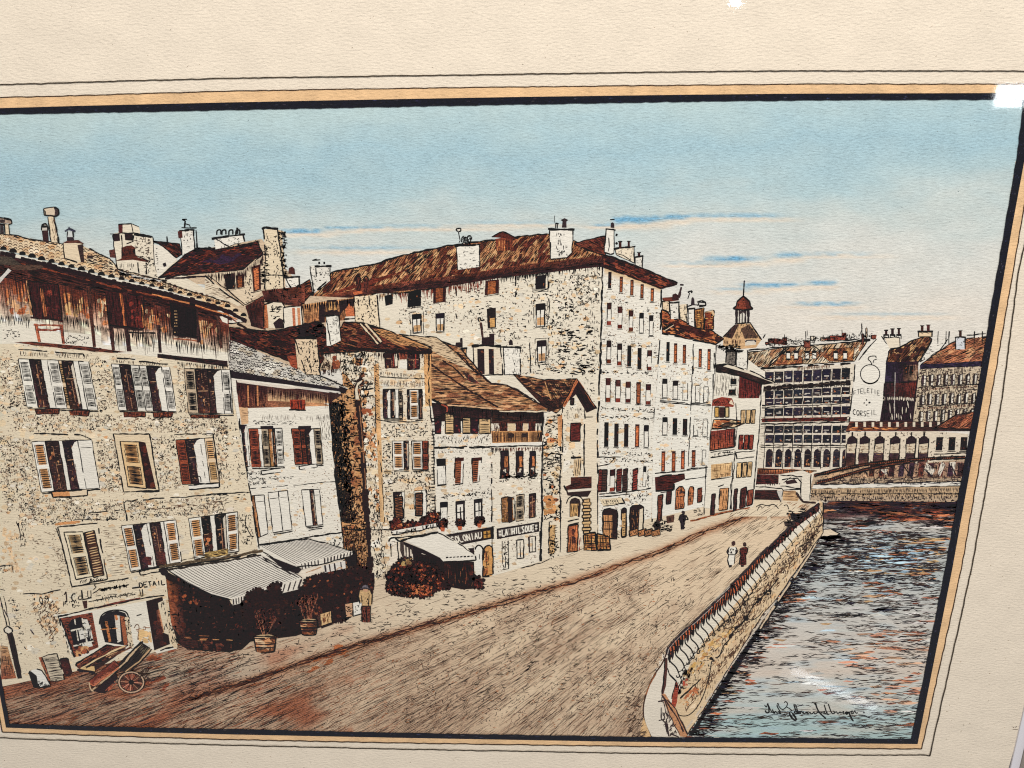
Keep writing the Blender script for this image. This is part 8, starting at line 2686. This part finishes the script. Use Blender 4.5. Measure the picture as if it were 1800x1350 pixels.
out = [(xl(150) - 50, 149), (0, 148.5), (60, 147), (72, 147.7), (84, 146), (190, 143), (400, 137.5), (600, 134.5), (900, 130.5), (1200, 126), (1400, 124.6), (1600, 124.4), (1790, 125), (1850, 125.5), (1840, 270), (1808, 400), (1790, 480), (1762, 700), (1708, 1000), (1668, 1180), (1634.5, 1329), (1628, 1327.5), (1400, 1327), (1235, 1325.5), (1100, 1324), (700, 1317), (400, 1310), (150, 1303), (0, 1297), (-12, 1296.5)]
RL2 = Part('ruled_line', 'FRAME', 'thin outer ruled line on the cream mount', INKM)
wl(RL2, rim(out), 2.2, (70, 60, 48), .55)

# ------------------------------------------------------------------ build the drawn parts as meshes
def new_obj(name, data, parent=None):
    o = bpy.data.objects.new(name, data)
    COL.objects.link(o)
    o.parent = parent
    return o


def tag(o, label, cat, kind=None):
    o['label'], o['category'] = label, cat
    if kind:
        o['kind'] = kind


FRAME = new_obj('picture_frame', None)
tag(FRAME, 'glazed picture frame with cream mount, white inner slip and taupe moulding', 'picture frame')
DRAW = new_obj('street_drawing', None)
tag(DRAW, 'ink and watercolour drawing of an old riverside street inside a black border', 'drawing')
ROOTS = {'FRAME': FRAME, 'DRAW': DRAW}
OBJ = {}


def stack_layers():
    """lay every stroke just above whatever it crosses, with as few layers as that takes"""
    c = 2.5
    g = np.zeros((760, 1040), dtype=np.int32)
    items = {}
    for k, p in enumerate(PARTS):
        for f in p.f:
            items.setdefault(p.v[f[0]][2], []).append((k, f))
    zmap = {}
    for z in sorted(items):
        I, J = [], []
        for k, f in items[z]:
            q = [PARTS[k].v[i][:2] for i in f]
            if len(q) == 4:
                for a, b in ((q[0], q[1]), (q[1], q[2]), (q[2], q[3]), (q[3], q[0])):
                    n = int(max(abs(a[0] - b[0]), abs(a[1] - b[1])) / 2) + 1
                    for i in range(n + 1):
                        I.append((a[1] + (b[1] - a[1]) * i / n + 200) / c)
                        J.append((a[0] + (b[0] - a[0]) * i / n + 460) / c)
            if len(q) != 4 or max(abs(q[0][0] - q[2][0]), abs(q[1][0] - q[3][0])) > 4:
                xs, ys = [v[0] for v in q], [v[1] for v in q]
                if len(q) == 4 and abs(area2(q)) < 12 * max(max(xs) - min(xs), max(ys) - min(ys)):
                    continue
                X, Y = np.meshgrid(np.arange(min(xs), max(xs) + 2, 2.4), np.arange(min(ys), max(ys) + 2, 2.4))
                M = np.full(X.shape, len(q) == 4)
                if len(q) != 4:
                    for ox in (0, 2):
                        R = np.zeros(X.shape, bool)
                        for i in range(len(q)):
                            (xi, yi), (xj, yj) = q[i], q[i - 1]
                            if yi != yj:
                                R ^= ((yi > Y + ox) != (yj > Y + ox)) & (X + ox < (xj - xi) * (Y + ox - yi) / (yj - yi) + xi)
                        M |= R
                I += list((Y[M] + 200) / c)
                J += list((X[M] + 460) / c)
                I += [(v[1] + 200) / c for v in q]
                J += [(v[0] + 460) / c for v in q]
        I = np.clip(np.array(I).astype(int), 0, 759)
        J = np.clip(np.array(J).astype(int), 0, 1039)
        lv = int(g[I, J].max()) + 1
        g[I, J] = lv
        zmap[z] = lv
    return zmap, int(g.max())


ZMAP, ZTOP = stack_layers()
STEP = 4.5e-4 / ZTOP
LUT = np.array([lin((i, 0, 0))[0] for i in range(256)])
for p in PARTS:
    if not p.f:
        continue
    a = np.array(p.v)
    a[:, 2] = 2e-5 + STEP * np.array([ZMAP.get(z, 1) for z in a[:, 2]])
    xy = unproj(a[:, :2], a[:, 2])
    co = np.column_stack([xy, a[:, 2]])
    me = bpy.data.meshes.new(p.name)
    faces = []
    for f in p.f:
        s = sum(xy[f[i - 1]][0] * xy[f[i]][1] - xy[f[i]][0] * xy[f[i - 1]][1] for i in range(len(f)))
        faces.append(f if s > 0 else f[::-1])
    cnt = np.array([len(f) for f in faces], dtype=np.int32)
    me.vertices.add(len(co))
    me.vertices.foreach_set('co', co.astype(np.float32).ravel())
    me.loops.add(int(cnt.sum()))
    me.loops.foreach_set('vertex_index', np.concatenate([np.array(f, dtype=np.int32) for f in faces]))
    me.polygons.add(len(faces))
    me.polygons.foreach_set('loop_start', (np.cumsum(cnt) - cnt).astype(np.int32))
    me.polygons.foreach_set('loop_total', cnt)
    me.update(calc_edges=True)
    ca = me.color_attributes.new('Col', 'FLOAT_COLOR', 'POINT')
    c = np.clip(np.array(p.c, dtype=np.float64), 0, 255)
    lo = np.floor(c).astype(int)
    hi = np.minimum(lo + 1, 255)
    c = LUT[lo] + (LUT[hi] - LUT[lo]) * (c - lo)
    c = np.maximum(c - 0.010, 0.0015 + c * 0.1)
    ca.data.foreach_set('color', np.column_stack([c, np.ones(len(c))]).astype(np.float32).ravel())
    me.materials.append(p.mat)
    par = ROOTS[p.parent] if isinstance(p.parent, str) else OBJ[id(p.parent)]
    OBJ[id(p)] = new_obj(p.name, me, par)
    if p.label:
        OBJ[id(p)]['label'] = p.label

# ------------------------------------------------------------------ slip, moulding, glass and the table underneath
def plain(name, col, rough=.6, noise_s=60, amt=.12, stretch=(1, 1, 1)):
    m = bpy.data.materials.new(name)
    m.use_nodes = True
    t = m.node_tree
    b = t.nodes['Principled BSDF']
    tc = nd(t, 'ShaderNodeTexCoord')
    mp = nd(t, 'ShaderNodeMapping')
    mp.inputs['Scale'].default_value = stretch
    n = nd(t, 'ShaderNodeTexNoise')
    n.inputs['Scale'].default_value = noise_s
    n.inputs['Detail'].default_value = 5
    r = nd(t, 'ShaderNodeMix', data_type='RGBA')
    c = lin(col)
    r.inputs['A'].default_value = (*[v * (1 - amt) for v in c], 1)
    r.inputs['B'].default_value = (*[v * (1 + amt) for v in c], 1)
    L = t.links.new
    L(tc.outputs['Object'], mp.inputs[0])
    L(mp.outputs[0], n.inputs['Vector'])
    L(n.outputs['Fac'], r.inputs['Factor'])
    L(r.outputs['Result'], b.inputs['Base Color'])
    b.inputs['Roughness'].default_value = rough
    return m


ul, ur = -0.305, float(unproj([(1774.5, 1350)])[0, 0])
vt, vb = 0.085, float(unproj([(900, 1450)])[0, 1])


def ring(name, parent, x0, x1, y0, y1, prof, mat):
    """mitred moulding: prof is a list of (distance outwards, height)"""
    V, Fs = [], []
    m = len(prof)
    for sx, sy in ((0, 0), (1, 0), (1, 1), (0, 1)):
        for d, h in prof:
            V.append(((x1 + d) if sx else (x0 - d), (y1 + d) if sy else (y0 - d), h))
    for k in range(4):
        a, b = k * m, ((k + 1) % 4) * m
        for i in range(m - 1):
            Fs.append((a + i, a + i + 1, b + i + 1, b + i))
    me = bpy.data.meshes.new(name)
    me.from_pydata(V, [], Fs)
    me.materials.append(mat)
    return new_obj(name, me, parent)


ring('slip', FRAME, ul, ur, vb, vt, [(0, -.0006), (0, .0008), (.0003, .001), (.0036, .001), (.0038, .0008), (.0038, -.001)], plain('white_slip', (222, 218, 222), .5, 300, .03))
ring('moulding', FRAME, ul - .0039, ur + .0039, vb - .0039, vt + .0039, [(0, -.001), (0, .0035), (.001, .0045), (.006, .0062), (.013, .0066), (.017, .005), (.0185, .002), (.0185, -.012), (.010, -.012)],
     plain('taupe_wood', (168, 158, 146), .45, 40, .14, (1, 9, 1)))
gl = bpy.data.materials.new('picture_glass')
gl.use_nodes = True
t = gl.node_tree
t.nodes.remove(t.nodes['Principled BSDF'])
tr = nd(t, 'ShaderNodeBsdfTransparent')
tr.inputs[0].default_value = (1, 1, 1, 1)
t.links.new(tr.outputs[0], t.nodes['Material Output'].inputs['Surface'])
me = bpy.data.meshes.new('glass')
x0, x1, y0, y1 = ul + .0005, ur - .0005, vb + .0005, vt - .0005
bz, tz = .0030, .0032
me.from_pydata([(x0, y0, bz), (x1, y0, bz), (x1, y1, bz), (x0, y1, bz), (x0, y0, tz), (x1, y0, tz), (x1, y1, tz), (x0, y1, tz)], [],
               [(3, 2, 1, 0), (4, 5, 6, 7), (0, 1, 5, 4), (1, 2, 6, 5), (2, 3, 7, 6), (3, 0, 4, 7)])
me.materials.append(gl)
new_obj('glass', me, FRAME)
me = bpy.data.meshes.new('backing_board')
bx = [(ul - .012, vb - .012), (ur + .012, vb - .012), (ur + .012, vt + .012), (ul - .012, vt + .012)]
me.from_pydata([(x, y, -.0012) for x, y in bx] + [(x, y, -.0032) for x, y in bx], [], [(0, 1, 2, 3), (7, 6, 5, 4), (4, 5, 1, 0), (5, 6, 2, 1), (6, 7, 3, 2), (7, 4, 0, 3)])
me.materials.append(plain('grey_board', (150, 140, 126), .9))
new_obj('backing_board', me, FRAME)
me = bpy.data.meshes.new('table')
me.from_pydata([(-1, -1, -.0121), (1, -1, -.0121), (1, 1, -.0121), (-1, 1, -.0121)], [], [(0, 1, 2, 3)])
me.materials.append(plain('grey_brown_table', (150, 140, 128), .5, 12, .15, (1, 8, 1)))
tb = new_obj('table', me)
tag(tb, 'plain grey brown table top under the picture frame', 'table', 'structure')
